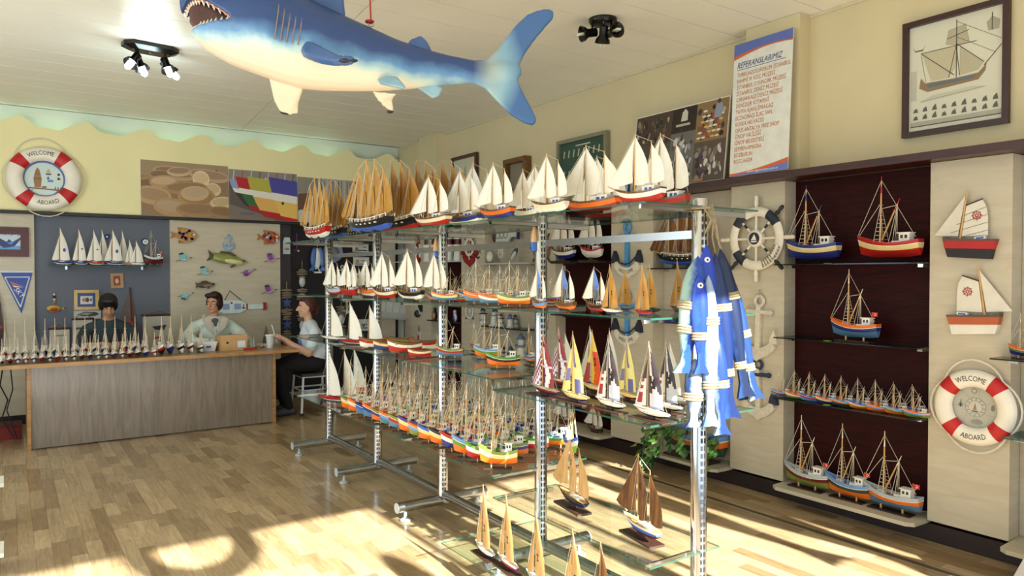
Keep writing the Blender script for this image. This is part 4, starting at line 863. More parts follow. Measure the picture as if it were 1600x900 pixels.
# ---- third shelf
Z3 = 1.0605; G = 'white-sailed toy sloops on the third shelf'
for px, py, H, cols, lab in ((521, 533, .31, ('white', 'navy'), 'white-sailed toy sloop with blue hull by the far post, third shelf'), (550, 541, .33, ('red', 'white'), 'white-sailed toy sloop with red and white striped hull, third shelf'), (581, 541, .31, ('maroon', 'white'), 'white-sailed toy sloop with maroon hull beside the second post, third shelf')):
    p = FL(px, py, Z3); p.x = max(2.21, min(2.6, p.x)); p.y = WX(px, 500, p.x).y; sloop(lab, (p.x, p.y, Z3), PI/2+.5, .27, cols, G, H/.27/1.55, board=False, jib=False)
G = 'open rowing boats on the third shelf'
for px, py, L, cols, lab in ((582, 549, .24, ('red', 'white'), 'open rowing boat with red and white hull beside the second post'), (604, 556, .23, ('yellow', 'navy'), 'open rowing boat with yellow side and blue bottom'), (632, 553, .28, ('white', 'red'), 'large open rowing boat with white side and red bottom, third shelf'), (655, 561, .18, ('cream', 'red'), 'small open rowing boat nearest the shelf edge'), (662, 547, .24, ('red', 'white'), 'open rowing boat with red side in the back row'), (624, 543, .25, ('olive', 'cream'), 'open rowing boat with olive side stacked behind the large white one')):
    p = FL(px, py, Z3); p.x = max(2.21, min(2.6, p.x)); p.y = WX(px, 500, p.x).y; rowboat(lab, (p.x, p.y, Z3), PI*.86, L, cols, G)
G = 'fishing boats on the third shelf'
for px, py, L, rz, cols, lab in ((702, 561, .30, .75, ('olive', 'red', 'steelblue'), 'olive, red and blue fishing boat in front of the third post, third shelf'), (742, 552, .24, .45, ('orange', 'skyblue', 'dkgreen'), 'orange and sky blue fishing boat seen from the stern, third shelf'), (762, 562, .30, .75, ('skyblue', 'green', 'orange'), 'sky blue and green fishing boat behind the bright green one, third shelf'), (786, 577, .32, .8, ('green', 'black', 'orange'), 'bright green fishing boat with black side and orange bottom, third shelf'), (828, 572, .26, .42, ('blue', 'orange', 'dkgreen'), 'blue and orange fishing boat standing alone by the fourth post, third shelf')):
    p = FL(px, py, Z3); p.x = max(2.21, min(2.6, p.x)); p.y = WX(px, 500, p.x).y; fishing(lab, (p.x, p.y, Z3), PI*rz, L*.62, cols, G, 1.15)

# ---- third shelf, near bay: regatta boats with printed sails
Z3R = 1.0055; G = 'regatta sailboats with printed sails in the near bay'
def wavy(c0, c1, c2, extra=None):
    def f(u, v):
        w = .42+.16*math.sin(v*7.5)
        if extra:
            e = extra(u, v)
            if e: return e
        return c0 if u < w-.12 else (c1 if u < w+.22 else c2)
    return f
mar = wavy('#5a2040', '#e6e0dc', '#8c1f2c', lambda u, v: '#c9c4dc' if abs(v-.36) < .03 else ('#4a2050' if v > .72 and u < .6 else None))
yel = wavy('#ecdc80', '#7d74ac', '#ecdc80', lambda u, v: '#6d6aa6' if v < .24 and .3 < u < .85 else ('#efe39a' if .24 < v < .42 and .35 < u < .8 else None))
ora = wavy('#ecc552', '#e05a1c', '#e0481c', lambda u, v: '#ecc552' if v > .62 else ('#2a2018' if abs(math.hypot((u-.55)*.5, v-.42)-.06) < .02 else None))
def eagle(u, v):
    if .30 < v < .46 and abs(u-.55-.9*(v-.38)) < .13: return '#24121c'
    if .40 < v < .50 and (.62 < u < .9 or .25 < u < .42): return '#30141c'
    if v < .25 and u > .15: return '#cfd3e2' if v > .05 else '#8d93ae'
    return None
blk = wavy('#3c3338', '#d6d2d0', '#3a2f34', eagle)
def jred(u, v): return '#a0222c' if .1 < v < .55 and .25 < u < .75 and (v*22) % 1 > .3 else ('#3c3338' if v > .6 else '#dcd8d4')
SETS = {'mar': (mar, lambda u, v: '#7a2a4c' if (v*9+u*3) % 1 > .45 else '#dcd2dc'), 'yel': (yel, lambda u, v: '#7d74ac' if .2 < v < .5 and u > .4 else '#ecdc80'), 'ora': (ora, lambda u, v: '#a3382a' if v < .5 else '#ecc552'), 'blk': (blk, jred)}
for X, pa, pb, ty, st, cols, lab in (
    (2.17, 830, 874, 516, 'mar', ('maroon', 'navy', 'cream'), 'regatta boat with maroon and white sails and red-brown hull by the fourth post'),
    (2.40, 856, 896, 511, 'mar', ('maroon', 'maroon', 'cream'), 'second regatta boat with maroon and white sails, behind the first'),
    (2.17, 877, 920, 517, 'yel', ('yellow', 'navy', 'yellow'), 'regatta boat with yellow and lilac sails and pale yellow hull, in front'),
    (2.42, 910, 946, 514, 'ora', ('yellow', 'maroon', 'cream'), 'regatta boat with yellow and bright orange sails'),
    (2.17, 931, 977, 523, 'blk', ('white', 'black', 'cream'), 'regatta boat with black and silver bird sails, left of the yellow and lilac pair'),
    (2.40, 963, 1000, 521, 'yel', ('yellow', 'maroon', 'yellow'), 'regatta boat with yellow and lilac sails, in the back row'),
    (2.17, 991, 1046, 533, 'blk', ('white', 'black', 'cream'), 'regatta boat with black and silver bird sails, nearest the shelf end'),
    (2.34, 1022, 1066, 530, 'blk', ('white', 'black', 'white'), 'regatta boat with black and silver bird sails, behind the nearest one')):
    cy_, L = along(pa, pb, X); zt_ = WX((pa+pb)/2-6, ty, X).z; cf, jf = SETS[st]
    sloop(lab, (X, cy_, Z3R), PI/2-.06, L, cols, G, (zt_-Z3R)/(L*1.62), cf=cf, jf=jf, style=st, name='regatta_boat_model')
for X, pa, pb, ty, cols, lab in ((2.58, 905, 945, 509, ('white', 'navy', 'white'), 'plain white-sailed sloop in the back row left of the blue anchors'), (2.60, 868, 904, 519, ('brown', 'white', 'white'), 'plain white-sailed sloop behind the maroon-sailed boats'), (2.60, 938, 972, 512, ('white', 'white', 'white'), 'plain white-sailed sloop behind the black and silver sails'), (2.52, 1030, 1070, 532, ('white', 'grey', 'white'), 'plain white-sailed sloop against the hanging fish, near bay')):
    cy_, L = along(pa, pb, X); zt_ = WX((pa+pb)/2-4, ty, X).z; sloop(lab, (X, cy_, Z3R), PI/2, L, cols, 'plain white sloops in the back of the near bay', (zt_-Z3R)/(L*1.62), name='white_sailboat_model')

# ---- fourth shelf: white sloops and the crowd of fishing boats
Z4 = .5505; G = 'white-sailed toy sloops on the fourth shelf'
for px, py, H, cols, lab in ((517, 634, .42, ('red', 'white'), 'white-sailed toy sloop with red and white hull at the far end of the fourth shelf'), (541, 625, .42, ('white', 'white'), 'white-sailed toy sloop with white hull, second from the far end of the fourth shelf'), (556, 642, .40, ('orange', 'white'), 'white-sailed toy sloop with orange hull beside the crowd of fishing boats')):
    p = FL(px, py, Z4); p.x = 2.56 if px == 556 else max(2.21, min(2.6, p.x)); p.y = WX(px, 500, p.x).y; sloop(lab, (p.x, p.y, Z4), PI/2+.55, .26, cols, G, H/.26/1.55, board=False, jib=False)
CMB = [('olive', 'yellow', 'orange'), ('orange', 'cream', 'orange'), ('navy', 'blue', 'steelblue'), ('orange', 'navy', 'steelblue'), ('olive', 'purple', 'orange'), ('orange', 'skyblue', 'teal'), ('olive', 'red', 'steelblue'), ('purple', 'yellow', 'orange'), ('orange', 'skyblue', 'olive'), ('blue', 'yellow', 'orange'), ('black', 'yellow', 'orange'), ('red', 'white', 'navy'), ('skyblue', 'green', 'orange'), ('green', 'white', 'red')]
G = 'fishing boats crowded on the fourth shelf'
rows = {}
for r, X in enumerate((2.18, 2.358, 2.536, 2.714)):
    y = 5.26 if r < 2 else 5.45; k = 0; lst = []
    while y > 3.25:
        hit = any(abs((PX-X)*.588+(q-y)*.809) < .085 and abs((PX-X)*-.809+(q-y)*.588) < .17 for q in PY)
        if not hit and not (X > 2.5 and y < 3.46): lst.append(y)
        y -= .142
    for k, y in enumerate(lst):
        c = CMB[(k*5+r*3+(k//4)) % len(CMB)] if r else CMB[k % len(CMB)]
        row = ['front row', 'second row', 'third row', 'back row'][r]
        fishing(f'{c[0]}, {c[1]} and {c[2]} fishing boat, {ordinal(k)} from far end, {row} of fourth shelf', (X, y, .5505), PI*.80+random.uniform(-.03, .03), random.uniform(.205, .218), c, G, random.uniform(1.28, 1.5), ladder=r < 2)
p = FL(872, 712, .556)
fishing('white and blue fishing boat with green and orange bottom seen end-on beside the fourth post', (2.68, 3.255, .5505), PI*1.38, .21, ('blue', 'white', 'lime'), G, 1.45)

# ---- lower shelves, near bay
G = 'tan-sailed ketches on the lower glass shelves'
def ketch(lab, X, pa, pb, ty, cols, z, sail, rz=PI/2-.18):
    cy_, L = along(pa, pb, X, 800); zt_ = WX((pa+pb)/2, ty, X).z
    return gulet(lab, (X, cy_, z), rz, L, cols, G, (zt_-z)/(L*1.07), sail=sail, hull='sloop', name='ketch_model', board=True, marks='a', wide=True)
ketch('tan-sailed ketch with black hull and blue bottom on the low glass shelf', 2.30, 868, 922, 683, ('black', 'black', 'navy'), .4405, SAILT)
ketch('brown-sailed ketch with bright blue hull on the low glass shelf', 2.28, 970, 1036, 714, ('cream', 'blue', 'maroon'), .4405, SAILB)
G = 'tan-sailed sloops on the bottom glass at the feet of the unit'
for px, H, cols, lab in ((757, .365, ('white', 'navy', 'white'), 'tan-sailed sloop with white hull on the bottom glass'), (793, .37, ('red', 'navy', 'white'), 'tan-sailed sloop with red hull on the bottom glass'), (840, .35, ('white', 'navy', 'white'), 'tan-sailed sloop cut off by the lower edge of the photo, beside the fourth post'), (898, .34, ('cream', 'navy', 'white'), 'tan-sailed sloop right of the fourth post, cut off by the lower edge')):
    X = 1.985; t = sloop(lab, (X, WX(px, 850, X).y, .1685), PI/2-.1, .19, cols, G, H/.19/1.62, sail=SAILT, name='tan_sailed_sloop_model')
    ob('sail_mark', pm('s_mark', None), BLACK, t)
sloop('dark-sailed sloop whose tip shows at the lower edge of the photo', (1.985, WX(942, 850, 1.985).y, .1685), PI/2-.1, .19, ('black', 'navy', 'white'), None, .34/.19/1.62, sail=SAILB, name='dark_sailed_sloop_model')

# ---- right-hand wall: fishing boats in the near niche
G = 'large fishing boats in the near wall niche'
def wallboat(lab, pa, pb, py, ty, cols, X=4.52, flag=False, board=False, tip=None, zsh=None, grp=G):
    cy_, L = along(pa, pb, X); z = WX((pa+pb)/2, py, X).z if zsh is None else zsh; zt_ = WX(pa+(pb-pa)*.36, ty, X).z
    return fishing(lab, (X, cy_, z), PI/2, L*1.0, cols, grp, (zt_-z)/(L*1.35), flag=flag, board=board, tipcol=tip)
def nshelf(py0, py1, lab, n=1, X0=4.40, pa=1215, pb=1450):
    """dark-edged glass shelf across a niche with two clips"""
    a, b = WX(pa, 500, 4.45).y, NICHE[n][0]; z = (WX(pa, py0, 4.40).z+WX(pb, py1, 4.40).z)/2
    t = thing('glass_wall_shelf', lab, 'glass shelf', (4.53, (a+b)/2, z)); h = (a-b)/2
    ob('pane', MB().box((-.13, -h+.004, -.008), (.126, h, 0)), M('#0f1412', .1, 0, .05, name='smoked_glass', Alpha=.8), t)
    for yy in (-h+.03, h-.07): ob('clip', MB().box((-.02, yy, -.028), (.125, yy+.03, -.0085)), CHROME, t)
    ob('price_sticker', MB().box((-.12, h*.2-.02, .0003), (-.09, h*.2+.02, .002)), M('#9fe03c', .6), t)
    return z
zA = nshelf(409, 414, 'dark glass shelf under the blue and the red fishing boats'); zB = nshelf(527, 546, 'dark glass shelf under the single boat with the red flag'); zC = nshelf(623, 658, 'dark glass shelf under the row of small fishing boats')
wallboat('large blue and cream fishing boat on the top wall shelf beside the ship wheel', 1228, 1310, 410, 290, ('navy', 'yellow', 'navy'), tip=M('#2c3f9c', .4), zsh=zA+.001)
wallboat('large red and cream fishing boat on the top wall shelf', 1339, 1438, 410, 276, ('red', 'yellow', 'red'), tip=M('#c41f24', .4), zsh=zA+.001)
wallboat('orange and blue fishing boat with a small red flag, alone on its wall shelf', 1298, 1373, 535, 421, ('orange', 'navy', 'steelblue'), flag=True, board=True, zsh=zB+.001)
zL = .1325
wallboat('grey, maroon and olive fishing boat, leftmost of three on the niche floor', 1227, 1298, 770, 649, ('grey', 'maroon', 'olive'), board=True, flag=True, zsh=zL, X=4.50)
wallboat('blue, green and orange fishing boat, middle of three on the niche floor', 1291, 1363, 785, 662, ('skyblue', 'dkgreen', 'orange'), board=True, flag=True, zsh=zL, X=4.50)
wallboat('grey, orange and blue fishing boat, rightmost of three on the niche floor', 1350, 1442, 800, 674, ('grey', 'orange', 'steelblue'), board=True, flag=True, zsh=zL, X=4.50)
cs = [('skyblue', 'red', 'steelblue'), ('orange', 'white', 'olive'), ('blue', 'red', 'skyblue'), ('orange', 'yellow', 'navy'), ('skyblue', 'orange', 'dkgreen'), ('blue', 'yellow', 'orange'), ('orange', 'skyblue', 'orange'), ('skyblue', 'olive', 'orange'), ('orange', 'skyblue', 'olive'), ('maroon', 'white', 'red')]
ya, yb_ = WX(1219, 500, 4.48).y, NICHE[1][0]+.03
for k in range(17):
    f_ = k/16; y = ya+(yb_-ya)*(f_*.97+.02); c = cs[(k*3) % 10] if k % 2 else cs[(k//2) % 10]
    fishing(f'small {c[0]} and {c[1]} fishing boat, {ordinal(k)} from left in the row under the flagged boat', (4.47 if k % 2 == 0 else 4.57, y, zC+.001), PI*.62, .145, c, 'small fishing boats in a row on the wall shelf', 1.0, board=False, lift=.01, ladder=False)
t = fishing('olive and orange fishing boat at the right edge of the photo', (4.47, WX(1600, 545, 4.47).y, WX(1590, 560, 4.47).z), PI/2, .15, ('orange', 'olive', 'navy'), None, 1.2)
t = thing('glass_wall_shelf', 'short dark glass shelf end under the boat at the right photo edge', 'glass shelf', (4.50, WX(1600, 545, 4.47).y-.12, WX(1590, 560, 4.47).z-.001))
ob('pane', MB().box((-.12, -.3, -.008), (.15, .25, 0)), M('#0f1412', .1, 0, .05, name='smoked_glass', Alpha=.8), t); ob('clip', MB().box((-.02, .15, -.03), (.15, .2, -.0085)), CHROME, t)
t = thing('glass_wall_shelf', 'green-edged glass shelf end beside the life ring at the right photo edge', 'glass shelf', (4.50, WX(1600, 680, 4.47).y-.12, WX(1590, 682, 4.47).z))
ob('pane', MB().box((-.12, -.3, -.008), (.15, .2, 0)), GEDGE, t); ob('clip', MB().box((-.02, .12, -.03), (.15, .17, -.0085)), CHROME, t)

# ---- counter: two rows of unfinished little boats
G = 'small bare-masted boats in the front row on the counter'
hc = [('white', 'white', 'black'), ('white', 'red', 'black'), ('white', 'navy', 'white'), ('white', 'red', 'white'), ('white', 'navy', 'white'), ('white', 'red', 'maroon'), ('white', 'black', 'white'), ('white', 'maroon', 'red'), ('white', 'black', 'white'), ('white', 'black', 'white'), ('white', 'maroon', 'black'), ('white', 'black', 'navy'), ('white', 'navy', 'white'), ('white', 'navy', 'white'), ('white', 'navy', 'maroon'), ('white', 'maroon', 'white'), ('white', 'red', 'black'), ('white', 'black', 'maroon'), ('white', 'navy', 'navy'), ('white', 'red', 'white')]
zt0 = .8005
for k in range(20):
    p = WY(3+k*12.55, 560, 7.93); c = hc[k]
    fishing(f'small {c[1]}-hulled bare-masted boat, {ordinal(k)} from left, front row on the counter', (p.x, 7.945, zt0), -PI/2+.02, .182, c, G, 1.06, board=False, lift=.012, mast='raw', tip=False, name='unfinished_boat_model', ladder=False)
G = 'taller bare-masted boats in the back row on the counter'
for k in range(15):
    p = WY(8+k*15.6, 540, 8.25); c = hc[(k*7+3) % 20]
    fishing(f'taller bare-masted boat, {ordinal(k)} from the left in the back row on the counter', (p.x, 8.25, zt0), -PI/2-.03, .235, c, G, 1.36, board=False, lift=.012, mast='raw', tip=False, name='unfinished_boat_model', ladder=False)
G = 'bare-masted boats grouped at the right of the counter row'
for k, (px, Y, c) in enumerate(((252, 8.0, ('white', 'red', 'black')), (266, 8.02, ('white', 'navy', 'navy')), (283, 8.03, ('white', 'black', 'white')), (298, 8.04, ('white', 'maroon', 'white')), (313, 8.05, ('white', 'black', 'white')))):
    fishing(f'tall bare-masted boat with {c[1]} hull, {ordinal(k)} of the five nearest the paper boxes', (WY(px, 555, Y).x, Y, zt0), -PI/2+.02, .235, c, G, 1.36 if k < 4 else 1.0, board=False, lift=.012, mast='raw', tip=False, name='unfinished_boat_model', ladder=False)
# ---- sailboats on the shelf of the slate niche
zs_ = WY(165, 415, 9.3).z
t = thing('glass_wall_shelf', 'glass shelf carrying sailboats on the slate grey niche', 'glass shelf', (xb(166, 9.33), 9.33, zs_)); hw = (xb(253, 9.3)-xb(80, 9.3))/2
ob('pane', MB().box((-hw, -.12, -.008), (hw, .11, 0)), GEDGE, t)
for dx in (-hw*.7, hw*.67): ob('clip', MB().box((dx-.01, .02, -.045), (dx+.01, .112, -.0085)), CHROME, t)
G = 'white-sailed boats on the slate niche shelf'
def slate(lab, pa, pb, ty, cols, Y=9.28, rz=PI):
    a, b = WY(pa, 400, Y).x, WY(pb, 400, Y).x; L = (b-a); zt_ = WY((pa+pb)/2, ty, Y).z
    t = sloop(lab, ((a+b)/2, Y, zs_+.001), rz, L, cols, G, (zt_-zs_)/(L*1.58), board=False, name='white_sailboat_model'); return t
for pa, pb, ty, cols, Y, mk, lab in ((81, 112, 354, ('navy', 'white', 'white'), 9.27, 1, 'white sailboat with blue hull and round emblem, leftmost on the slate niche shelf'), (113, 137, 356, ('navy', 'white', 'white'), 9.30, 2, 'white sailboat with blue hull and small emblem, second on slate niche shelf'), (135, 162, 358, ('red', 'white', 'white'), 9.27, 3, 'white sailboat with red hull and small red emblem on the slate niche shelf'), (150, 172, 357, ('red', 'white', 'white'), 9.38, 0, 'white sailboat behind the red-hulled one on the slate niche shelf'), (163, 194, 358, ('navy', 'white', 'white'), 9.27, 1, 'white sailboat with blue hull and round emblem in the middle of the slate niche shelf'), (183, 202, 358, ('white', 'white', 'white'), 9.38, 0, 'plain white sailboat in the back row of the slate niche shelf'), (195, 212, 373, ('orange', 'white', 'white'), 9.30, 0, 'small white sailboat with orange hull on the slate niche shelf'), (203, 226, 375, ('white', 'white', 'white'), 9.26, 0, 'small white sailboat with white hull in front of the fishing boat')):
    t = slate(lab, pa, pb, ty, cols, Y)
    if mk == 1: ob('sail_emblem', MB().lathe([(.075, -.003), (.075, .003)], 16, M4=Matrix.Translation((-.13, .055, .62)) @ Matrix.Rotation(PI/2, 4, 'X')), M('#3a4aa0', .6), t)
    elif mk: ob('sail_emblem', MB().box((-.19, .045, .66), (-.08, .055, .72)), M('#3a4aa0' if mk == 2 else '#b0282c', .6), t)
fishing('small grey fishing boat with flags at the right end of the slate niche shelf', (xb(240, 9.29), 9.29, zs_+.001), PI, .2, ('grey', 'black', 'maroon'), None, 1.5, flag=True)
# ================================================================ THINGS ON THE WALLS
def hang(name, label, cat, M4, group=None, scale=None):
    o = thing(name, label, cat, group=group); m_ = M4 if scale is None else M4 @ Matrix.Scale(scale, 4); o.matrix_world = m_; return o
def RW(px, py, X=4.525, rot=0.0):
    """frame on the right-hand wall whose origin shows at that pixel"""
    p = WX(px, py, X); return frame_wallX(p.y, p.z, X) @ Matrix.Rotation(rot, 4, 'Z')
def BWF(px, py, Y=9.395, rot=0.0):
    p = WY(px, py, Y); return frame_wallY(p.x, p.z, Y) @ Matrix.Rotation(rot, 4, 'Z')
def spanR(pa, pb, X=4.525): return abs(WX(pa, 450, X).y-WX(pb, 450, X).y)
def spanB(pa, pb, Y=9.39): return abs(WY(pb, 450, Y).x-WY(pa, 450, Y).x)
def pxm(px, py, X=None, Y=None):
    """metres per pixel of height at that place"""
    p = WX(px, py, X) if X else WY(px, py, Y); return PR(p)[2]/F
def arc_text(s, R, ang, size, up=True, depth=.0, squeeze=.78):
    vs_, fs_ = text_geo(s); mb = MB(); vs = []
    for x, y, _ in vs_:
        x, y = x*size*squeeze, y*size
        a, r = (ang-x/R, R+y) if up else (ang+x/R, R-y)
        vs.append((r*math.cos(a), r*math.sin(a), depth))
    mb.add(vs, fs_); return mb
def flat_text(s, size, x=0, y=0, z=0, align='CENTER', shear=0.0, bold=0.0):
    vs_, fs_ = text_geo(s, align, shear, bold); mb = MB()
    mb.add([(a*size+x, b*size+y, z) for a, b, _ in vs_], fs_); return mb
INK = M('#1e1e22', .6)
def picture_frame(name, label, cat, M4, w, h, fw, fcol, dep=.03, group=None, rough=.35):
    t = hang(name, label, cat, M4, group); fm = fcol if not isinstance(fcol, str) else M(fcol, rough, 0, .12, 20)
    for a, b in (((-w/2, h/2-fw), (w/2, h/2)), ((-w/2, -h/2), (w/2, -h/2+fw))): ob('frame_rail', MB().box((a[0], a[1], 0), (b[0], b[1], dep)), fm, t)
    for a, b in (((-w/2, -h/2+fw), (-w/2+fw, h/2-fw)), ((w/2-fw, -h/2+fw), (w/2, h/2-fw))): ob('frame_stile', MB().box((a[0], a[1], 0), (b[0], b[1], dep*.96)), fm, t)
    return t

# ---- framed ship drawing
w, h = spanR(1413, 1575, 4.60), .70
t = picture_frame('framed_drawing', 'large framed sailing ship drawing high on the right wall', 'picture', RW(1492, 112, 4.615), .585, .705, .032, '#35140f', .035)
q = MB(); W2, H2 = .26, .32; q.poly([(-W2, -H2), (W2, -H2), (W2, H2), (-W2, H2)], .008, '#d3d1bd'); z = .009
q.poly([(-.20, -.06), (-.19, .0), (-.165, -.035), (0, -.04), (.13, -.035), (.165, .0), (.175, .03), (.168, -.03), (.13, -.075), (-.15, -.09)], z, '#8a7350')
q.poly([(-.165, -.045), (.12, -.045), (.10, -.06), (-.14, -.066)], z+.0006, '#5f6b74')
q.poly([(-.185, .145), (.02, .15), (.005, .02), (-.03, -.03), (-.13, -.03)], z, '#bdb596'); q.poly([(.03, .14), (.16, .02), (.13, -.02), (.03, -.03)], z, '#b5ad90'); q.poly([(-.05, .17), (-.035, .25), (.06, .265), (.085, .15), (.02, .145)], z, '#b0a88c')
for a in ((.012, -.04, .012, .30, .005), (-.19, .15, .12, .15, .004), (-.19, .15, .0, -.02, .005), (.012, .16, .16, .02, .004), (.16, -.0, .25, .10, .005), (.012, .29, .25, .13, .002), (.03, -.03, .012, .14, .004), (-.03, -.03, .012, .16, .004), (-.04, .20, .08, .225, .004), (-.19, .14, -.16, -.03, .002), (.012, .20, .22, .06, .002), (-.25, -.285, .25, -.285, .018)): q.line(*a[:4], a[4], z+.001, '#5a5346')
q.line(-.25, -.275, .25, -.275, .025, z+.0012, '#a9a895')
for k in range(9):
    for r_ in range(2): q.poly([(-.235+k*.055, -.205-r_*.045), (-.205+k*.055, -.205-r_*.045), (-.212+k*.055, -.18-r_*.045+.006*(k % 3)), (-.228+k*.055, -.185-r_*.045)], z, '#5d5c50')
q.poly([(-.19, -.15), (.10, -.13), (.17, -.12), (.10, -.105), (-.12, -.115), (-.19, -.14)], z, '#c2bfab'); q.line(-.19, -.142, .17, -.12, .002, z+.001, '#8a8676')
q.poly([(-.25, .05), (-.215, .05), (-.215, -.13), (-.25, -.13)], z, '#bab8a6'); q.poly([(.17, .24), (.20, .27), (.24, .24), (.235, .19), (.18, .19)], z, '#a39f8c'); q.line(.2, .19, .2, .29, .005, z+.001, '#5a5346')
q.poly([(-.24, .20), (-.225, .165), (-.18, .165), (-.165, .20), (-.18, .175), (-.225, .175)], z, '#77725f')
ob('paper', q, PRINT, t)
# ---- reference banner, standing on the ledge and leaning on the pilaster
tl, tr_, bl_, br_ = WX(1154, 72, 4.485), WX(1246, 42, 4.485), WX(1143, 281, 4.44), WX(1235, 269, 4.44)
bw, bh = (tl.y-tr_.y), tl.z-2.325
lean = math.atan2(.055, bh)
BM = Matrix.Translation((4.405, (tl.y+tr_.y+bl_.y+br_.y)/4-.0, 2.325)) @ Matrix(((0, math.sin(lean), -math.cos(lean), 0), (-1, 0, 0, 0), (0, math.cos(lean), math.sin(lean), 0), (0, 0, 0, 1)))
t = hang('reference_banner', 'tall white banner listing references, orange lettering, leaning on the wall pier', 'banner', BM)
ob('sheet', MB().box((-bw/2, 0, 0), (bw/2, bh, .006)), M('#dfe0d8', .4), t)
q = MB(); z = .007; X2 = bw/2
q.poly([(-X2, bh-.10)]+[(-X2+bw*i/8, bh-.10+.035*math.sin(i/8*PI*.8)-.0) for i in range(9)]+[(X2, bh), (-X2, bh)], z, '#5a6fb5')
q.poly([(-X2+bw*i/8, bh-.115+.045*math.sin(i/8*PI*.75)) for i in range(9)]+[(-X2+bw*i/8, bh-.09+.03*math.sin(i/8*PI*.8)) for i in range(8, -1, -1)], z+.0006, '#d4622e')
ob('header_print', q, PRINT, t); q = MB()
q.poly([(-X2, 0), (X2, 0), (X2, .055)]+[(X2-bw*i/8, .06-.05*math.sin(i/8*PI/2)) for i in range(1, 9)], z, '#6a76bb'); q.poly([(X2, .055), (X2, .085)]+[(X2-bw*i/8, .085-.065*math.sin(i/8*PI/2)) for i in range(1, 9)]+[(-X2, .0)]+[(-X2+bw*i/8, .01+.05*(i/8)**2) for i in range(1, 8)], z+.0006, '#d4622e')
ob('footer_print', q, PRINT, t); ob('underline', MB().line(-X2+.035, bh-.195, X2-.05, bh-.195, .004, z, '#2f3f78'), PRINT, t)
o = ob('title', flat_text('REFERANSLARIMIZ', .06, 0, 0, z+.001, 'LEFT', .3), M('#33457e', .6), t, (-X2+.03, bh-.165, 0)); o.scale = (.76, 1, 1)
ORI = M('#c9742e', .6)
for k, s in enumerate(NL):
    o = ob('text_line', flat_text(s, .043, 0, 0, z+.001, 'LEFT', 0.0, 0.0), ORI, t, (-X2+.035, bh-.235-k*.0455, 0)); o.scale = (.70, 1, 1)
o = ob('web_address', flat_text('www.olgamodine.com.tr', .026, .04, .022, z+.0022), WHITE, t)
# ---- collage poster
P0, P1 = WX(992, 184, 4.5), WX(1139, 149, 4.5); pw, ph = P0.y-P1.y, .655
PMt = Matrix.Translation((4.47, (P0.y+P1.y)/2+.01, 2.319)) @ Matrix(((0, .12, -.993, 0), (-1, 0, 0, 0), (0, .993, .12, 0), (0, 0, 0, 1)))
t = hang('photo_collage', 'dark photo collage poster of people in a workshop, leaning above the ledge', 'poster', PMt)
ob('board', MB().box((-pw/2, 0, 0), (pw/2, ph, .012)), M('#d8d4c8', .5), t)
q = MB(); z = .0125; rnd = random.Random(3)
def cell(x0, y0, x1, y1, base, n, cols, zz=.0128):
    q.poly([(x0, y0), (x1, y0), (x1, y1), (x0, y1)], z, base)
    for k in range(n):
        x = rnd.uniform(x0+.02, x1-.03); y = rnd.uniform(y0+.02, y1-.05); q.disc(x, y, rnd.uniform(.006, .024), rnd.uniform(.01, .04), zz+.00006*k, rnd.choice(cols), 9, rnd.uniform(-.5, .5))
a = pw/2-.008
BR = ['#4a3a2c', '#6b5844', '#2a221c', '#8d7c68', '#b3a694', '#3a3438']
cell(-a, .38, -.08, ph-.01, '#4a3a2d', 48, BR); cell(-.08, .44, .18, ph-.01, '#2a1c15', 5, ['#3a2a20', '#1c1411']); cell(.18, .33, a, ph-.01, '#8a6d48', 26, BR)
cell(-a, .01, -.08, .38, '#4e443c', 48, BR); cell(-.08, .01, .18, .44, '#6a6660', 48, ['#8b93a0', '#b9bcc0', '#3a3634', '#d5d4cf', '#5a4a3e']); cell(.18, .01, a, .33, '#57493f', 44, ['#4a2a4a', '#2a2426', '#cfcbc2', '#7a6a5c', '#8d8a84'])
for k in range(26): q.disc(.22+.045*(k % 5)+.01*(k//5), .36+.042*(k//5), .022, .009, .0165, ['#e0d0ae', '#d8b04a', '#b8322a', '#e8e0cc'][(k*7) % 4], 8)
q.poly([(.36, .5), (.43, .5), (.44, .60), (.40, .635), (.37, .6)], .0168, '#8f97a8'); q.disc(.40, .63, .016, .02, .017, '#4a3626')
q.poly([(.02, .53), (.09, .53), (.09, .60), (.06, .63), (.03, .60)], .0168, '#c9c5b8'); q.line(-.03, .5, .12, .5, .02, .0169, '#b5ae9c')
ob('print', q, PRINT, t); ob('orange_caption', MB().line(.18, .025, .30, .025, .018, .0175, '#b5784c'), PRINT, t)
# ---- green knot board, small frames over the gulets
t = picture_frame('framed_knot_board', 'silver framed dark green knot board behind the gulet sails', 'picture', RW(911, 262, 4.60), spanR(872, 949, 4.6), .60, .035, M('#8f8c78', .35, .4), .04)
w = spanR(872, 949, 4.6)-.07; q = MB(); q.poly([(-w/2, -.265), (w/2, -.265), (w/2, .265), (-w/2, .265)], .01, '#2f4f42')
for k in range(16): q.line(-w/2+.05+(k % 8)*w/9, .12-.2*(k//8), -w/2+.065+(k % 8)*w/9, .19-.2*(k//8), .018, .0112, '#b9b8a0')
q.line(-.1, .225, .12, .225, .01, .0112, '#cfd0bd'); ob('knot_panel', q, PRINT, t)
t = picture_frame('framed_print', 'red-brown framed pale print above the white sails', 'picture', RW(727, 275, 4.60), spanR(707, 746, 4.6), .50, .04, '#4a1a14', .03)
q = MB(); w = spanR(707, 746, 4.6)/2-.04; q.poly([(-w, -.21), (w, -.21), (w, .21), (-w, .21)], .01, '#c9c6b0'); q.poly([(-.08, -.12), (.10, -.12), (.07, -.05), (.02, .14), (-.06, -.05)], .0112, '#a09a84'); ob('paper', q, PRINT, t)
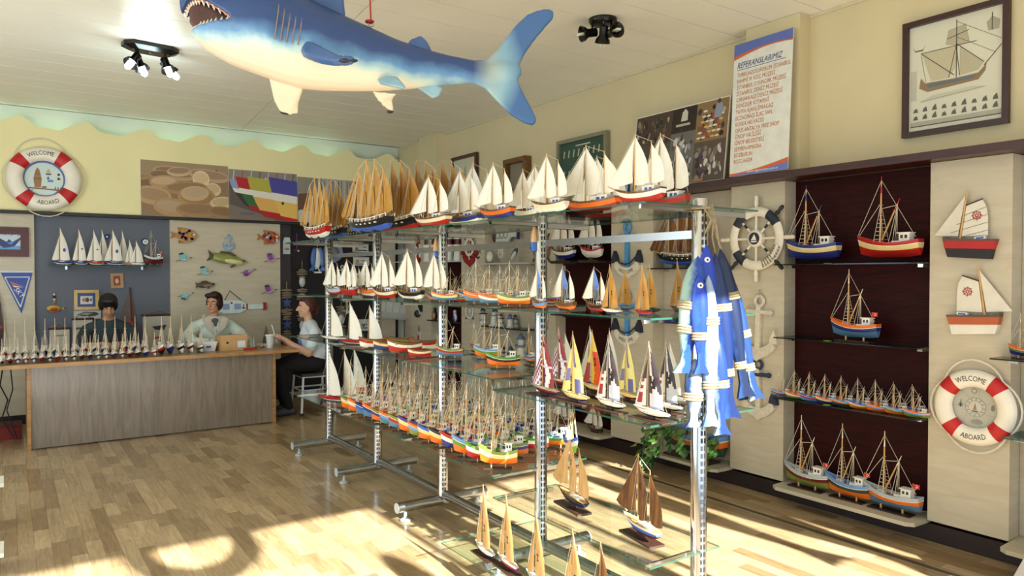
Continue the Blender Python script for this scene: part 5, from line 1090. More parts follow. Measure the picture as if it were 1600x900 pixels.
t = picture_frame('shadow_box', 'brown wooden shadow box frame between the gulet masts', 'picture', RW(812, 275, 4.61), spanR(796, 831, 4.6), .38, .05, wood('oak_box', '#5a3a1c', '#7a5428', .5, (1, 1, 4)), .08)
w = spanR(796, 831, 4.6)/2-.05; ob('back_board', MB().box((-w, -.14, .005), (w, .14, .012)), M('#8c8370', .7), t)
# ---- life rings
def life_ring(label, M4, R, r, scene, ropecol='#d9d4c4'):
    t = hang('life_ring', label, 'life ring', M4); wm = M('#efe9da', .35, 0, .03, 10, name='life_ring_white')
    ob('ring', MB().torus(R, r, 48, 14, (0, 0, r*.6), flat=.62), wm, t, sm=True)
    for k in range(4):
        a = PI/4+k*PI/2+.12; ob('red_band', MB().torus(R, r*1.035, 5, 14, (0, 0, r*.6), a0=a-.19, a1=a+.19, flat=.64), M('#c01a1c', .45, 0, .08, 20), t, sm=True)
    ob('lettering', arc_text('WELCOME', R, PI/2+.12, r*.86, True, r*1.235), INK, t); ob('lettering', arc_text('ABOARD', R, -PI/2+.12, r*.86, False, r*1.235), INK, t)
    rp = []
    for k in range(4):
        a0 = PI/4+k*PI/2+.12
        bl = (1.15, .45, .85, .45)[k]; pts = [((R+r*(1.0+bl*math.sin(PI*f)))*math.cos(a0+f*PI/2), (R+r*(1.0+bl*math.sin(PI*f)))*math.sin(a0+f*PI/2), r*.55) for f in [i/10 for i in range(11)]]
        ob('grab_rope', MB().tube(pts, .006, 6), M(ropecol, .8, 0, .1, 50), t, sm=True)
    rd = R-r*.82; q = MB(); q.disc(0, 0, rd, rd, .012, '#cfe0dc' if scene else '#b5b5a6', 36)
    if scene:
        q.cc = None; z = .0135
        for i in range(36):
            a, b = 2*PI*i/36, 2*PI*(i+1)/36; q.poly([(rd*.97*math.cos(a), rd*.97*math.sin(a)), (rd*.97*math.cos(b), rd*.97*math.sin(b)), (rd*.86*math.cos(b), rd*.86*math.sin(b)), (rd*.86*math.cos(a), rd*.86*math.sin(a))], z, '#5878b4')
        s = rd/.2
        q.poly([(x*s, y*s) for x, y in ((-.085, -.09), (-.03, -.09), (-.022, .0), (-.04, .09), (-.058, .12), (-.075, .09), (-.095, .0))], z, '#9a7448'); q.line(-.09*s, -.0, -.03*s, 0, .006*s, z+.001, '#5a4028'); q.line(-.09*s, .05*s, -.035*s, .05*s, .004*s, z+.001, '#5a4028')
        q.line(-.14*s, -.098*s, .15*s, -.112*s, .014*s, z, '#8d5a3c'); q.poly([(.01*s, .06*s), (.07*s, .06*s), (.055*s, .045*s), (.02*s, .045*s)], z, '#4a3a2c'); q.poly([(.015*s, .065*s), (.06*s, .065*s), (.04*s, .115*s)], z, '#b9ad94')
        q.disc(.13*s, .055*s, .014*s, .014*s, z, '#4a4a44', 8); q.poly([(.11*s, -.0), (.15*s, 0), (.13*s, .03*s)], z, '#3e3a34'); q.poly([(.03*s, -.03*s), (.08*s, -.03*s), (.08*s, -.005*s), (.03*s, -.005*s)], z, '#6a8cc4'); q.poly([(.02*s, .0), (.05*s, 0), (.035*s, .035*s)], z, '#4c6cb0')
        for k in range(3): q.poly([((.09+k*.025)*s, -.1*s), ((.105+k*.025)*s, -.1*s), ((.098+k*.025)*s, -.07*s)], z, '#4a4238')
        q.line(-.02*s, -.085*s, .02*s, -.085*s, .016*s, z, '#4a4a42')
        for x in (-.1, .12): q.line(x*s, -.115*s, (x-.02)*s, -.14*s, .005*s, z, '#8d5a6a')
    else:
        z = .0135; s = rd/.2
        for rr_, c in ((.088, '#8c8c80'), (.083, '#bcbcae'), (.058, '#8c8c80'), (.054, '#c3c2b4')): q.disc(0, 0, rr_*s, rr_*s, z, c, 28); z += .0006
        for k in range(12): a = k*PI/6; q.line(.062*s*math.cos(a), .062*s*math.sin(a), .08*s*math.cos(a), .08*s*math.sin(a), .006*s, z, '#77776c')
        q.poly([(-.03*s, -.03*s), (.03*s, -.03*s), (.02*s, -.045*s), (-.02*s, -.045*s)], z, '#5a6a8a'); q.poly([(-.02*s, -.025*s), (.012*s, -.025*s), (-.004*s, .04*s)], z, '#a5784a'); q.disc(-.02*s, .145*s, .024*s, .024*s, z, '#96917a', 16); q.disc(-.02*s, .145*s, .014*s, .014*s, z+.0006, '#bdb9a6', 16)
        q.disc(.02*s, -.13*s, .05*s, .02*s, z, '#8f8f82', 14, .1); q.line(-.14*s, 0, -.11*s, 0, .03*s, z, '#7c7c72'); q.line(-.125*s, -.02*s, -.125*s, .05*s, .006*s, z, '#5c5c54'); q.disc(.14*s, .02*s, .014*s, .03*s, z, '#77776c', 10)
        for k in range(7): a = .4+k*.9; q.line(.095*s*math.cos(a), .095*s*math.sin(a), .19*s*math.cos(a+.15), .19*s*math.sin(a+.15), .002*s, z, '#9a9a8e')
    ob('picture_disc', q, PRINT, t); ob('backing', MB().lathe([(rd+.01, .002), (rd+.01, .010)], 28), M('#a9a492', .7), t)
    return t
m_ = pxm(1526, 636, X=4.5)
life_ring('white and red life ring reading WELCOME ABOARD with grey chart centre, right wall', RW(1526, 636, 4.528, -.07), .166, .049, False)
life_ring('white and red life ring with painted boat scene, standing on the back wall rail', BWF(69, 280, 9.37) @ Matrix.Rotation(-.05, 4, 'X'), .268, .076, True)
# ---- ship wheels
def wheel(label, M4, Rh, rimc, darkc, handc, hub=True, n=8, deco=False, group=None, name='ship_wheel'):
    """Rh: radius to the handle tips"""
    t = hang(name, label, 'ship wheel', M4, group, Rh/.315); rm = M(rimc, .5, 0, .06, 18)
    ob('rim', MB().torus(.195, .034, 40, 10, (0, 0, .035), flat=.55), rm, t, sm=True)
    ob('hub', MB().lathe([(.062, .015), (.062, .05), (.052, .056)], 24), rm, t, sm=True)
    if hub: ob('hub_disc', MB().lathe([(.044, .056), (.044, .060)], 20), M(darkc, .5), t, sm=True)
    if hub: ob('hub_emblem', MB().prism([(-.028, -.018), (.028, -.018), (.018, -.028), (-.018, -.028)], .060, .062).prism([(-.024, -.012), (.004, .03), (.022, -.012)], .060, .0625), WHITE, t)
    for k in range(n):
        a = PI/2+k*2*PI/n; c, s = math.cos(a), math.sin(a); dk = k % 2 == 1
        ob('spoke', MB().tube([(.05*c, .05*s, .034), (.175*c, .175*s, .034)], .0085, 8), rm, t, sm=True)
        prof = [(.212, .008), (.235, .011), (.25, .017), (.27, .0125), (.295, .0155), (.31, .012), (.315, .004)]
        ob('handle', MB().tube([(r_*c, r_*s, .034) for r_, _ in prof], [b for _, b in prof], 8), M(handc if dk else rimc, .45, 0, .06, 18), t, sm=True)
        if dk and deco:
            if k != 5: ob('dark_segment', MB().torus(.195, .0352, 8, 10, (0, 0, .035), a0=a-.27, a1=a+.27, flat=.57), M(darkc, .5), t, sm=True)
            ob('spoke_band', MB().tube([(.105*c, .105*s, .034), (.14*c, .14*s, .034)], .0095, 8), M(darkc, .5), t, sm=True)
    return t
t = wheel('large cream ship wheel with navy segments and handles on the right wall', RW(1186, 373, 4.528), .318, '#e6e0d0', '#23283a', '#23262e', deco=True)
a = -PI/4; mb = MB()
for k in range(9):
    f_ = -.45+k*.11; mb.tube([(.165*math.cos(a+f_), .165*math.sin(a+f_), .055), (.225*math.cos(a+f_+.05), .225*math.sin(a+f_+.05), .055)], .0025, 4); mb.tube([(.225*math.cos(a+f_), .225*math.sin(a+f_), .055), (.165*math.cos(a+f_+.05), .165*math.sin(a+f_+.05), .055)], .0025, 4)
ob('net', mb, M('#7d735f', .8), t)['kind'] = 'stuff'
for k in range(4): ob('shell', MB().ellipsoid((.2*math.cos(a+.1+k*.12), .2*math.sin(a+.1+k*.12), .06), (.012, .016, .008), 8, 5), M('#ece6d6', .5), t, sm=True)
# ---- anchors
def anchor(label, M4, H, shank, arm, fluke, stock=None, text=None, rope=None, group=None, name='anchor', ringc=None, dep=.03):
    """hanging wooden anchor, H tall, origin at its middle"""
    t = hang(name, label, 'anchor', M4, group, H); stock = stock or arm; d = dep/H
    sm_, am, fm, km = (M(c, .55, 0, .12, 16) for c in (shank, arm, fluke, stock))
    ob('ring', MB().torus(.075, .026, 20, 8, (0, .425, d/2), flat=.8), M(ringc or stock, .55, 0, .12, 16), t, sm=True)
    ob('shank', MB().prism([(-.045, -.42), (.045, -.42), (.036, .36), (-.036, .36)], 0, d), sm_, t)
    ob('stock', MB().box((-.19, .235, -.004), (.19, .29, d*1.1)), km, t)
    for s in (-1, 1): ob('stock_ball', MB().ellipsoid((s*.2, .262, d/2), (.042, .045, d*.6), 10, 7), km, t, sm=True)
    N = 10; inn = [(.30*math.sin(-1.05+2.1*i/N), .02-.30*math.cos(-1.05+2.1*i/N)+.0) for i in range(N+1)]; out = [(.36*math.sin(-1.05+2.1*i/N), -.06-.36*math.cos(-1.05+2.1*i/N)*1.05+(-.05 if i == N//2 else 0)) for i in range(N+1)]
    ob('arms', MB().prism(inn[::-1]+out, -.002, d*1.05), am, t)
    for s in (-1, 1): ob('fluke', MB().prism([(s*.22, -.17), (s*.36, -.20), (s*.35, -.10), (s*.30, .02), (s*.25, -.07)][::s], -.004, d*1.3), fm, t)
    if text: ob('lettering', arc_text(text, .345, -PI/2, .085, False, d*1.05+.003, .9), INK, t).location = (0, -.015, 0)
    if rope: ob('rope', MB().tube([(-.30, -.06, d*1.2), (-.12, -.2, d*1.35), (0, -.23, d*1.45), (.12, -.2, d*1.35), (.3, -.06, d*1.2)], .016, 6), M(rope, .8), t, sm=True)
    return t
m_ = pxm(1187, 510, X=4.5)
t = anchor('upper whitewashed anchor hanging below the ship wheel', RW(1187, 514, 4.527, -.03), 104*m_, '#d6cfbc', '#cfc8b6', '#d8d2c0'); ob('cord', MB().tube([(0, .48, .03), (0, .60, .03)], .009, 5), ROPE, t)
anchor('lower whitewashed anchor with navy ring and fluke, last of the string', RW(1187, 610, 4.527, .03), 96*m_, '#cfc8b6', '#cfc8b6', '#27304a', '#27304a')

m_ = pxm(981, 420, X=4.5)
for k, (py, lab) in enumerate(((302, 'blue WELCOME anchor, topmost of three, mostly behind the top shelf'), (393, 'blue WELCOME anchor with navy flukes, middle of three on the panel'), (500, 'blue WELCOME anchor with navy flukes, lowest of three on the panel'))):
    anchor(lab, RW(982, py, 4.527), 90*m_, '#4a94cf', '#d9d4c4', '#1f2536', '#4a94cf', 'WELCOME', '#2a3140', 'blue welcome anchors in a column', name='welcome_anchor')
# ---- half models hung on the panel
def ship_print(r, z0, M4=None):
    mb = MB(); mb.torus(r, r*.11, 24, 5, M4=M4); mb.torus(r*.35, r*.09, 14, 5, M4=M4)
    for k in range(8):
        a = k*PI/4; mb.tube([(r*.3*math.cos(a), r*.3*math.sin(a), 0), (r*1.4*math.cos(a), r*1.4*math.sin(a), 0)], r*.075, 4)
    if M4:
        mb.v = [v if i < 0 else v for i, v in enumerate(mb.v)]
    return mb
def half_model(label, M4, flip, hc, bc, rail, tilt, seams):
    t = hang('half_model_boat', label, 'wall boat', M4, None, .80); s = -1 if flip else 1
    def PL(n, pts, z0, z1, c, sm=False): return ob(n, MB().prism([(s*x, y) for x, y in (pts if s > 0 else pts[::-1])], z0, z1), c if not isinstance(c, str) else M(c, .5, 0, .05, 12), t)
    PL('hull_bottom', [(-.155, -.235), (.125, -.27), (.145, -.20), (-.17, -.17)], .002, .05, bc)
    PL('hull_side', [(-.17, -.17), (.145, -.20), (.165, -.145), (-.178, -.115)], .001, .056, hc); PL('rail', [(-.178, -.115), (.165, -.145), (.168, -.132), (.0, -.118), (-.12, -.105), (-.178, -.085)], 0, .06, rail)
    ob('mast', MB().tube([(s*-.075, -.12, .028), (s*-.01, .235, .028)], [.008, .005], 8), MASTW, t, sm=True)
    PL('jib', [(-.245, -.07), (-.085, -.09), (-.022, .20)], .026, .030, '#dcd6c8')
    PL('mainsail', [(-.06, -.095), (.11, -.10), (.115, .03), (.11, .10), (.085, .155), (-.02, .125)], .026, .030, '#dedacc')
    ob('gaff', MB().tube([(s*-.022, .125, .031), (s*.088, .158, .031)], .005, 6), M('#4a3220', .5), t)
    w_ = ob('sail_emblem', ship_print(.026, 0), M('#b0282c', .6), t, (s*.045, .045, .032))
    if seams:
        mb = MB()
        for k in range(4): y = .095-.055*k; mb.tube([(s*(-.05-.04*k), y-.045, .0315), (s*.112, y+.005, .0315)], .0012, 4)
        ob('sail_seam', mb, BLACK, t)['kind'] = 'stuff'
    ob('cabin', MB().box((min(s*.03, s*.10), -.125, .02), (max(s*.03, s*.10), -.105, .05)), WHITE, t)
    ob('cabin_window', MB().box((min(s*.04, s*.09), -.121, .05), (max(s*.04, s*.09), -.109, .0515)), PANE, t)
    return t
half_model('wall-hung sailboat with red and black hull, upper of two on the right panel', RW(1519, 348, 4.528, .05), False, '#b3201e', '#211a1c', '#5a4a38', 0, True)
half_model('wall-hung sailboat with orange and white hull, lower of two on the right panel', RW(1525, 466, 4.528, -.05), True, '#b5592a', '#e6e2d6', '#5a4a38', 0, False)
# ---- posters standing on the back wall rail
def poster(label, pa, pb, zt_, draw, name='photo_poster'):
    a, b = xb(pa, 9.36), xb(pb, 9.36); hh = zt_-2.291; t = hang(name, label, 'poster', Matrix.Translation(((a+b)/2, 9.345, 2.291)) @ Matrix(((1, 0, 0, 0), (0, .06, -.998, 0), (0, .998, .06, 0), (0, 0, 0, 1))))
    ob('board', MB().box((-(b-a)/2, 0, 0), ((b-a)/2, hh, .008)), M('#cfc8b8', .5), t); q = MB(); draw(q, (b-a)/2-.002, hh-.002); q.v = [(max(-(b-a)/2+.002, min((b-a)/2-.002, x)), max(.002, min(hh-.002, y)), z_) for x, y, z_ in q.v]; ob('print', q, PRINT, t); return t
zp = WY(290, 254, 9.36).z
def bowls(q, a, h):
    z = .009; q.poly([(-a, .002), (a, .002), (a, h), (-a, h)], z, '#8f7558'); q.poly([(-a, h*.72), (a, h*.72), (a, h), (-a, h)], z+.0005, '#a18a6c')
    for k, (x, y, rx, ry, c0, c1) in enumerate(((-.25, .86, .5, .13, '#b79a78', '#8f7556'), (-.55, .80, .28, .10, '#a88a66', '#83694c'), (-.15, .90, .28, .09, '#c9ad88', '#9c8263'), (.55, .86, .5, .12, '#b9a08a', '#a08468'), (-.85, .55, .3, .2, '#a4835d', '#7d6244'), (-.5, .68, .32, .12, '#b5936a', '#c4a882'), (.35, .78, .2, .16, '#e0cba2', '#d4bc92'), (.62, .58, .2, .13, '#d9c49c', '#c8b088'), (0, .58, .5, .12, '#a98760', '#957450'), (-.75, .40, .42, .17, '#bd9a70', '#a78862'), (.25, .40, .45, .22, '#b08c62', '#9a7a56'), (.20, .48, .33, .14, '#c8a67a', '#b8a084'), (-.33, .18, .42, .17, '#b48f63', '#b39a7c'), (.25, .15, .5, .14, '#a5825a', '#937350'), (.85, .32, .3, .12, '#d7c39c', '#c2a981'), (.85, .12, .35, .12, '#9c7c58', '#86694a'))):
        X_, Y_ = x*a, y*h*.92; q.disc(X_, Y_, rx*a, ry*h, z+.001+.0004*k, c0, 20, .1*((k % 3)-1)); q.disc(X_, Y_+.02*h, rx*a*.85, ry*h*.62, z+.0012+.0004*k, c1, 20, .1*((k % 3)-1))
    q.disc(.72*a, .9*h, .03*a, .02*h, z+.0085, '#5a6aa0', 8)
def bows(q, a, h):
    z = .009; q.poly([(-a, .002), (a, .002), (a, h), (-a, h)], z, '#5c5450'); q.poly([(-a, .75*h), (a, .75*h), (a, h), (-a, h)], z+.0004, '#8d8680')
    for k in range(8): q.line((-.9+.25*k)*a, .7*h, (-.85+.25*k)*a, h*.99, .01, z+.0008, ['#d8d0c4', '#b04a3a', '#e0dcd2', '#4a4440'][k % 4])
    for k in range(14): q.disc((-.1+.08*k)*a, (.80+.02*(k % 3))*h, .04*a, .035*h, z+.001, ['#b8323a', '#d8a080', '#e8e2d6', '#b5602c', '#4a4a5a'][k % 5], 8)
    q.poly([(-a, .30*h), (a*.3, .05*h), (a*.3, .003*h), (-a, .003*h)], z+.0011, '#7b7068')
    B_ = [(-1.0, .80, '#8ea0cc', '#e8e4da', '#3a3230', '#28282c', .55), (-.82, .86, '#b8222c', '#e8e4da', '#2f6a40', '#a82028', .9), (-.48, .88, '#b5b04a', '#e6e2d6', '#e0b060', '#b01e22', 1.1), (.14, .90, '#4a4aa0', '#e8e4dc', '#e6c060', '#c01820', 1.3)]
    for k, (x, y, c1, c2, c3, c4, w) in enumerate(B_):
        zz = z+.0016+.0012*k; x0 = x*a; W_ = w*.62*a; e = min(a, x0+W_+.3*a)
        top = lambda f: (min(a, x0+f*.45*a), y*h-f*.72*h*1.0)
        L_ = [(min(a, x0+f*f*.30*a+f*.16*a), y*h-f*y*h*.86*(.55+.12*k)*1.35) for f in [i/6 for i in range(7)]]
        bands = [(0, 2, c1), (2, 3, c2), (3, 5, c3), (5, 6, c4)]
        for i0, i1, c in bands:
            pts = L_[i0:i1+1]; r_ = [(max(p[0]+.01, min(a, e)), p[1]-(.0 if False else .05*h)) for p in pts]
            q.poly(pts+[(min(a, e), max(.003, p[1]-.06*h)) for p in reversed(pts)], zz, c)
    q.disc(.55*a, .37*h, .04*a, .035*h, z+.008, '#3a3636', 12); q.line(-.7*a, .12*h, -.3*a, .12*h, .03*h, z+.008, '#5a5a8a')
def hands(q, a, h):
    z = .009; q.poly([(-a, .002), (a, .002), (a, h), (-a, h)], z, '#8f8a84'); q.poly([(-.5*a, .3*h), (a, .3*h), (a, h), (-.3*a, h)], z+.0004, '#aba7a0')
    for k in range(18): q.line((-.5+.085*k)*a, .25*h, (-.48+.085*k)*a, h*.97, .012, z+.001, ['#7a756f', '#c2beb6', '#5f5a55'][k % 3])
    q.poly([(-a, .25*h), (-a, .62*h), (-.6*a, .66*h), (-.3*a, .5*h), (-.25*a, .40*h), (-.7*a, .35*h)], z+.0016, '#6a4a3c'); q.disc(-.35*a, .5*h, .14*a, .05*h, z+.002, '#8a6450', 10, -.4); q.poly([(-a, .003), (-.2*a, .003), (-.3*a, .2*h), (-a, .28*h)], z+.0016, '#c9c4bc')
poster('poster of carved wooden boat hulls, first of three on the back wall rail', 221, 358, zp+.0, bowls); poster('poster of brightly painted boat bows, second of three on the rail', 358.6, 465, zp-.03, bows); poster('grey poster of a hand among masts, third of three on the rail', 465.6, 571, zp-.06, hands)

# ---- small hangings on the back wall: left panel
t = picture_frame('framed_bird_picture', 'maroon framed blue bird picture at the left edge of the back wall', 'picture', BWF(14, 378), spanB(-18, 45), 46*pxm(14, 378, Y=9.4), .075, '#4a1616', .03)
w = spanB(-18, 45)/2-.075; q = MB(); q.poly([(-w, -.095), (w, -.095), (w, .095), (-w, .095)], .008, '#c9d6e2'); q.poly([(-w, -.095), (w, -.095), (w, -.04), (-w, -.055)], .0086, '#6fa0dc'); q.poly([(-.10, .05), (-.02, .0), (.0, .03), (.03, .0), (.13, .07), (.05, -.045), (-.04, -.065), (-.12, -.02)], .0092, '#2c3c6e'); q.poly([(-.08, .02), (-.02, -.01), (.05, .01), (.02, -.03)], .0098, '#4f8fe0')
for k in range(10): q.line(-w+.03*k, .07+.01*(k % 2), -w+.03*k+.02, .085, .006, .0093, '#27344a')
ob('print', q, PRINT, t)
PN = BWF(26, 456); k_ = pxm(26, 456, Y=9.4)
t = hang('pennant', 'blue triangular pennant with orange and white sail and lettering, left panel', 'pennant', PN); tri = [(-20*k_, 30*k_), (21*k_, 30*k_), (6*k_, -34*k_)]
ob('cloth', MB().prism(tri[::-1], 0, .006), M('#3a55a8', .6), t); ob('hem', MB().box((-21*k_, 30*k_, 0), (22*k_, 33*k_, .008)), M('#cfd8dc', .6), t)
mb = MB()
for (x0, y0), (x1, y1) in (((-15*k_, 23*k_), (17*k_, 23*k_)), ((17*k_, 23*k_), (5*k_, -24*k_)), ((5*k_, -24*k_), (-15*k_, 23*k_))): mb.tube([(x0, y0, .007), (x1, y1, .007)], .006, 4)
ob('border', mb, WHITE, t)['kind'] = 'stuff'
ob('emblem', MB().poly([(-9*k_, 17*k_), (9*k_, 8*k_), (-5*k_, 11*k_)], .0075, '#c8642c').poly([(-6*k_, 10*k_), (9*k_, 7*k_), (-2*k_, 7*k_)], .008, '#e8e8ea'), PRINT, t); ob('lettering', flat_text('SKY', 10*k_, 0, 0, .008, shear=.2), WHITE, t, (3*k_, -1*k_, 0), (0, 0, -.95))
# ---- slate niche hangings
YS = 9.44
t = picture_frame('framed_fish_picture', 'gold framed picture of an orange and black fish on blue mount, slate niche', 'picture', BWF(135, 468.5, YS), spanB(116, 155, YS), 31*pxm(135, 468, Y=YS), .034, '#c9a964', .03, rough=.3)
w, h = spanB(116, 155, YS)/2-.034, 31*pxm(135, 468, Y=YS)/2-.034; q = MB(); q.poly([(-w, -h), (w, -h), (w, h), (-w, h)], .008, '#2f4680'); q.poly([(-w*.68, -h*.62), (w*.68, -h*.62), (w*.68, h*.55), (-w*.68, h*.55)], .0088, '#c9ced0'); q.disc(-.01, 0, w*.4, h*.3, .0096, '#b5713c', 14); q.disc(.01, 0, w*.18, h*.34, .0102, '#2a2a30', 12); q.poly([(w*.3, 0), (w*.62, h*.25), (w*.55, -h*.25)], .0104, '#2a2a30'); ob('print', q, PRINT, t)
t = picture_frame('tile_picture', 'small ornate red and gold tile picture on the slate niche', 'picture', BWF(182.5, 438.5, YS, .04), spanB(172.5, 192.5, YS), 23*pxm(182, 438, Y=YS), .03, '#a8824a', .02)
w = spanB(172.5, 192.5, YS)/2-.03; q = MB(); q.poly([(-w, -.06), (w, -.06), (w, .06), (-w, .06)], .008, '#8c1f1c'); q.disc(0, -.005, .018, .03, .0086, '#c9b487', 10); ob('print', q, PRINT, t)
def plate(name, label, M4, r, cols, cat='plate'):
    t = hang(name, label, cat, M4); ob('rim', MB().lathe([(r*.6, 0), (r, .012), (r*.97, .018), (r*.62, .008)], 24), M(cols[0], .3), t, sm=True); q = MB(); q.disc(0, 0, r*.64, r*.64, .0095, cols[1], 22)
    if len(cols) > 2: q.disc(0, 0, r*.35, r*.35, .0101, cols[2], 16)
    if len(cols) > 3: q.disc(0, 0, r*.15, r*.15, .0107, cols[3], 12)
    ob('centre', q, PRINT, t); return t
plate('evil_eye_plate', 'small white and blue plate hung behind the fishing boat of the slate niche', BWF(227, 378, YS), .045, ('#3a4a5c', '#dfe6ea', '#a9b8c6'), 'ornament')
plate('evil_eye_bead', 'tiny blue bead ornament between the sails of the slate niche', BWF(167, 370, YS), .028, ('#22357c', '#3d5cb8', '#e8ecef', '#1c2440'), 'ornament')
# fish shaped hook ornament
k_ = pxm(85, 480, Y=YS)
t = hang('fish_ornament', 'gold and red fish ornament on a bead string, left side of the slate niche', 'ornament', BWF(84, 482, YS)); ob('body', MB().ellipsoid((0, 0, .015), (10*k_, 6*k_, .015), 14, 8), M('#b8963c', .35, .3), t, sm=True); ob('belly', MB().ellipsoid((0, -1*k_, .022), (6*k_, 3.4*k_, .012), 12, 6), M('#a8281e', .4), t, sm=True); ob('tail', MB().prism([(9*k_, 0), (15*k_, 4*k_), (13*k_, 0), (15*k_, -4*k_)], .008, .02), M('#8a8a6a', .5), t)
ob('cord', MB().tube([(0, 6*k_, .01), (1*k_, 14*k_, .01), (1*k_, 26*k_, .01)], .004, 5), ROPE, t)
for i in range(4): ob('bead', MB().ellipsoid((.8*k_, (10+4*i)*k_, .012), (2*k_, 2*k_, .012), 8, 6), M(['#b8963c', '#e0d8c4', '#28282c', '#e0d8c4'][i], .4), t, sm=True)
def cloth_banner(label, px0, px1, py0, py1, Y, marks, rod='#4a2a1c', name='cloth_hanging'):
    k = pxm((px0+px1)/2, py0, Y=Y); w = spanB(px0, px1, Y)/2; h = (py1-py0)*k; t = hang(name, label, 'wall hanging', BWF((px0+px1)/2, py0, Y))
    ob('cloth', MB().box((-w*.92, -h, 0), (w*.92, 0, .006)), M('#c6bfae', .8, 0, .06, 12), t); ob('rod', MB().tube([(-w*1.02, .005, .008), (w*1.02, .005, .008)], .012, 8), M(rod, .5), t, sm=True); ob('string', MB().tube([(-w*.9, .01, .008), (0, 10*k, .004), (w*.9, .01, .008)], .004, 4), ROPE, t)
    q = MB()
    for m in marks: q.poly([(x*w, -y*h) for x, y in m[1]], .007, m[0])
    ob('print', q, PRINT, t); return t
cloth_banner('cream cloth hanging with rod and dark fish print, right side of the slate niche', 221, 275, 493, 560, 9.42, [('#2a2a2e', [(-.4, .25), (.45, .22), (.3, .34), (-.2, .33)]), ('#a8383c', [(-.3, .5), (.1, .48), (.1, .52), (-.3, .55)])])
cloth_banner('cream cloth hanging with rod beside the seated man', 112, 146, 499, 560, 9.42, [('#5a5a5c', [(-.6, .2), (.3, .2), (.3, .24), (-.6, .26)])]); cloth_banner('small cream cloth hanging behind the left end of the boat row', 76, 110, 514, 560, 9.42, [('#8a8478', [(-.6, .2), (.6, .2), (.6, .24), (-.6, .26)])])
t = hang('fish_sign', 'grey rectangular fish print panel under the gold frame', 'sign', BWF(136, 491, YS)); k_ = pxm(136, 491, Y=YS)
ob('board', MB().box((-18*k_, -7*k_, 0), (19*k_, 6*k_, .012)), M('#b9bab4', .6), t); q = MB(); q.poly([(-14*k_, 0), (-4*k_, 4*k_), (12*k_, 3*k_), (17*k_, 0), (10*k_, -3*k_), (-6*k_, -3*k_)], .0125, '#3a3c40'); q.poly([(-12*k_, .2*k_), (-4*k_, 2.6*k_), (8*k_, 2*k_), (0, -1.5*k_)], .013, '#9a9c98'); ob('print', q, PRINT, t)
# standing red-hulled boat with dark sail behind the man
t = hang('wall_sailboat', 'tall dark-sailed wooden sailboat with red hull edge on the slate niche', 'wall boat', BWF(201, 478, YS)); k_ = pxm(201, 478, Y=YS)
ob('sail', MB().prism([(-15*k_, -24*k_), (3*k_, -24*k_), (2*k_, 27*k_)], .01, .016), M('#6a5a54', .6, 0, .12, 9), t); ob('mast', MB().tube([(2*k_, 29*k_, .013), (4*k_, -28*k_, .013)], .010, 6), M('#2a1814', .5), t); ob('foresail', MB().prism([(4*k_, -24*k_), (9*k_, -24*k_), (3*k_, 24*k_)], .01, .016), M('#7a3028', .6), t)
ob('hull_band', MB().box((-13*k_, -28*k_, .004), (4*k_, -23*k_, .05)), M('#a8201c', .4), t); ob('hull', MB().prism([(-14*k_, -28*k_), (8*k_, -28*k_), (10*k_, -48*k_), (-10*k_, -48*k_)][::-1], .004, .05), M('#c9ccd0', .4), t); ob('keel', MB().prism([(4*k_, -24*k_), (9*k_, -24*k_), (12*k_, -50*k_), (8*k_, -50*k_)][::-1], .0, .055), M('#5a1410', .4), t)
# ---- beige panel: fish and birds
def wall_fish(label, px, py, w_px, h_px, body, pattern, flip=1, cat='fish plaque', name='mosaic_fish', Y=9.395, rot=0.0, fins='#a8702c'):
    k = pxm(px, py, Y=Y); W_, H_ = w_px*k/2, h_px*k/2; t = hang(name, label, cat, BWF(px, py, Y, rot)); f = -flip
    pts = [(f*x*W_, y*H_) for x, y in ((-1, 0), (-.75, .42), (-.35, .8), (.05, .85), (.35, .5), (.55, .18), (.62, 0), (.55, -.2), (.3, -.6), (-.05, -.9), (-.4, -.85), (-.8, -.4))]
    if f > 0: pts = pts[::-1]
    ob('body', MB().prism(pts, .002, .03), M(body, .4, 0, .2, 30), t)
    tl_ = [(f*x*W_, y*H_) for x, y in ((.58, .12), (.95, .45), (.85, .02), (1.0, -.4), (.58, -.14))]; ob('tail', MB().prism(tl_ if f < 0 else tl_[::-1], .004, .024), M(fins, .4, 0, .2, 30), t)
    for nm_, pp in (('dorsal_fin', ((-.2, .78), (.35, 1.0), (.45, .95), (.35, .48))), ('anal_fin', ((-.1, -.86), (.30, -1.0), (.42, -.85), (.32, -.55)))):
        p2 = [(f*x*W_, y*H_) for x, y in pp]; cw = f > 0; p2 = p2 if (nm_ == 'anal_fin') != cw else p2[::-1]; ob(nm_, MB().prism(p2, .004, .022), M(fins, .4, 0, .2, 30), t)
    r = random.Random(px)
    if pattern:
        for i in range(26):
            x, y = r.uniform(-.75, .45), r.uniform(-.6, .6)
            if abs(y) < .75-.5*abs(x+.15): ob('tile', MB().box((f*x*W_-.014, y*H_-.012, .0301), (f*x*W_+.014, y*H_+.012, .034)), M(r.choice(pattern), .3), t, None, None)
    ob('eye', MB().ellipsoid((f*-.68*W_, .12*H_, .03), (.014, .014, .008), 8, 5), WHITE, t, sm=True); return t
MOS = ['#a8281e', '#d8a43c', '#3a5a9c', '#e8e0cc', '#c8642c', '#2a3a5c']
wall_fish('mosaic fish with mostly yellow and blue tiles, left on the beige panel', 287, 368, 40, 25, '#b88a3c', MOS); wall_fish('mosaic fish with mostly red and orange tiles, right on the beige panel', 419, 371, 36, 23, '#a8542c', MOS)
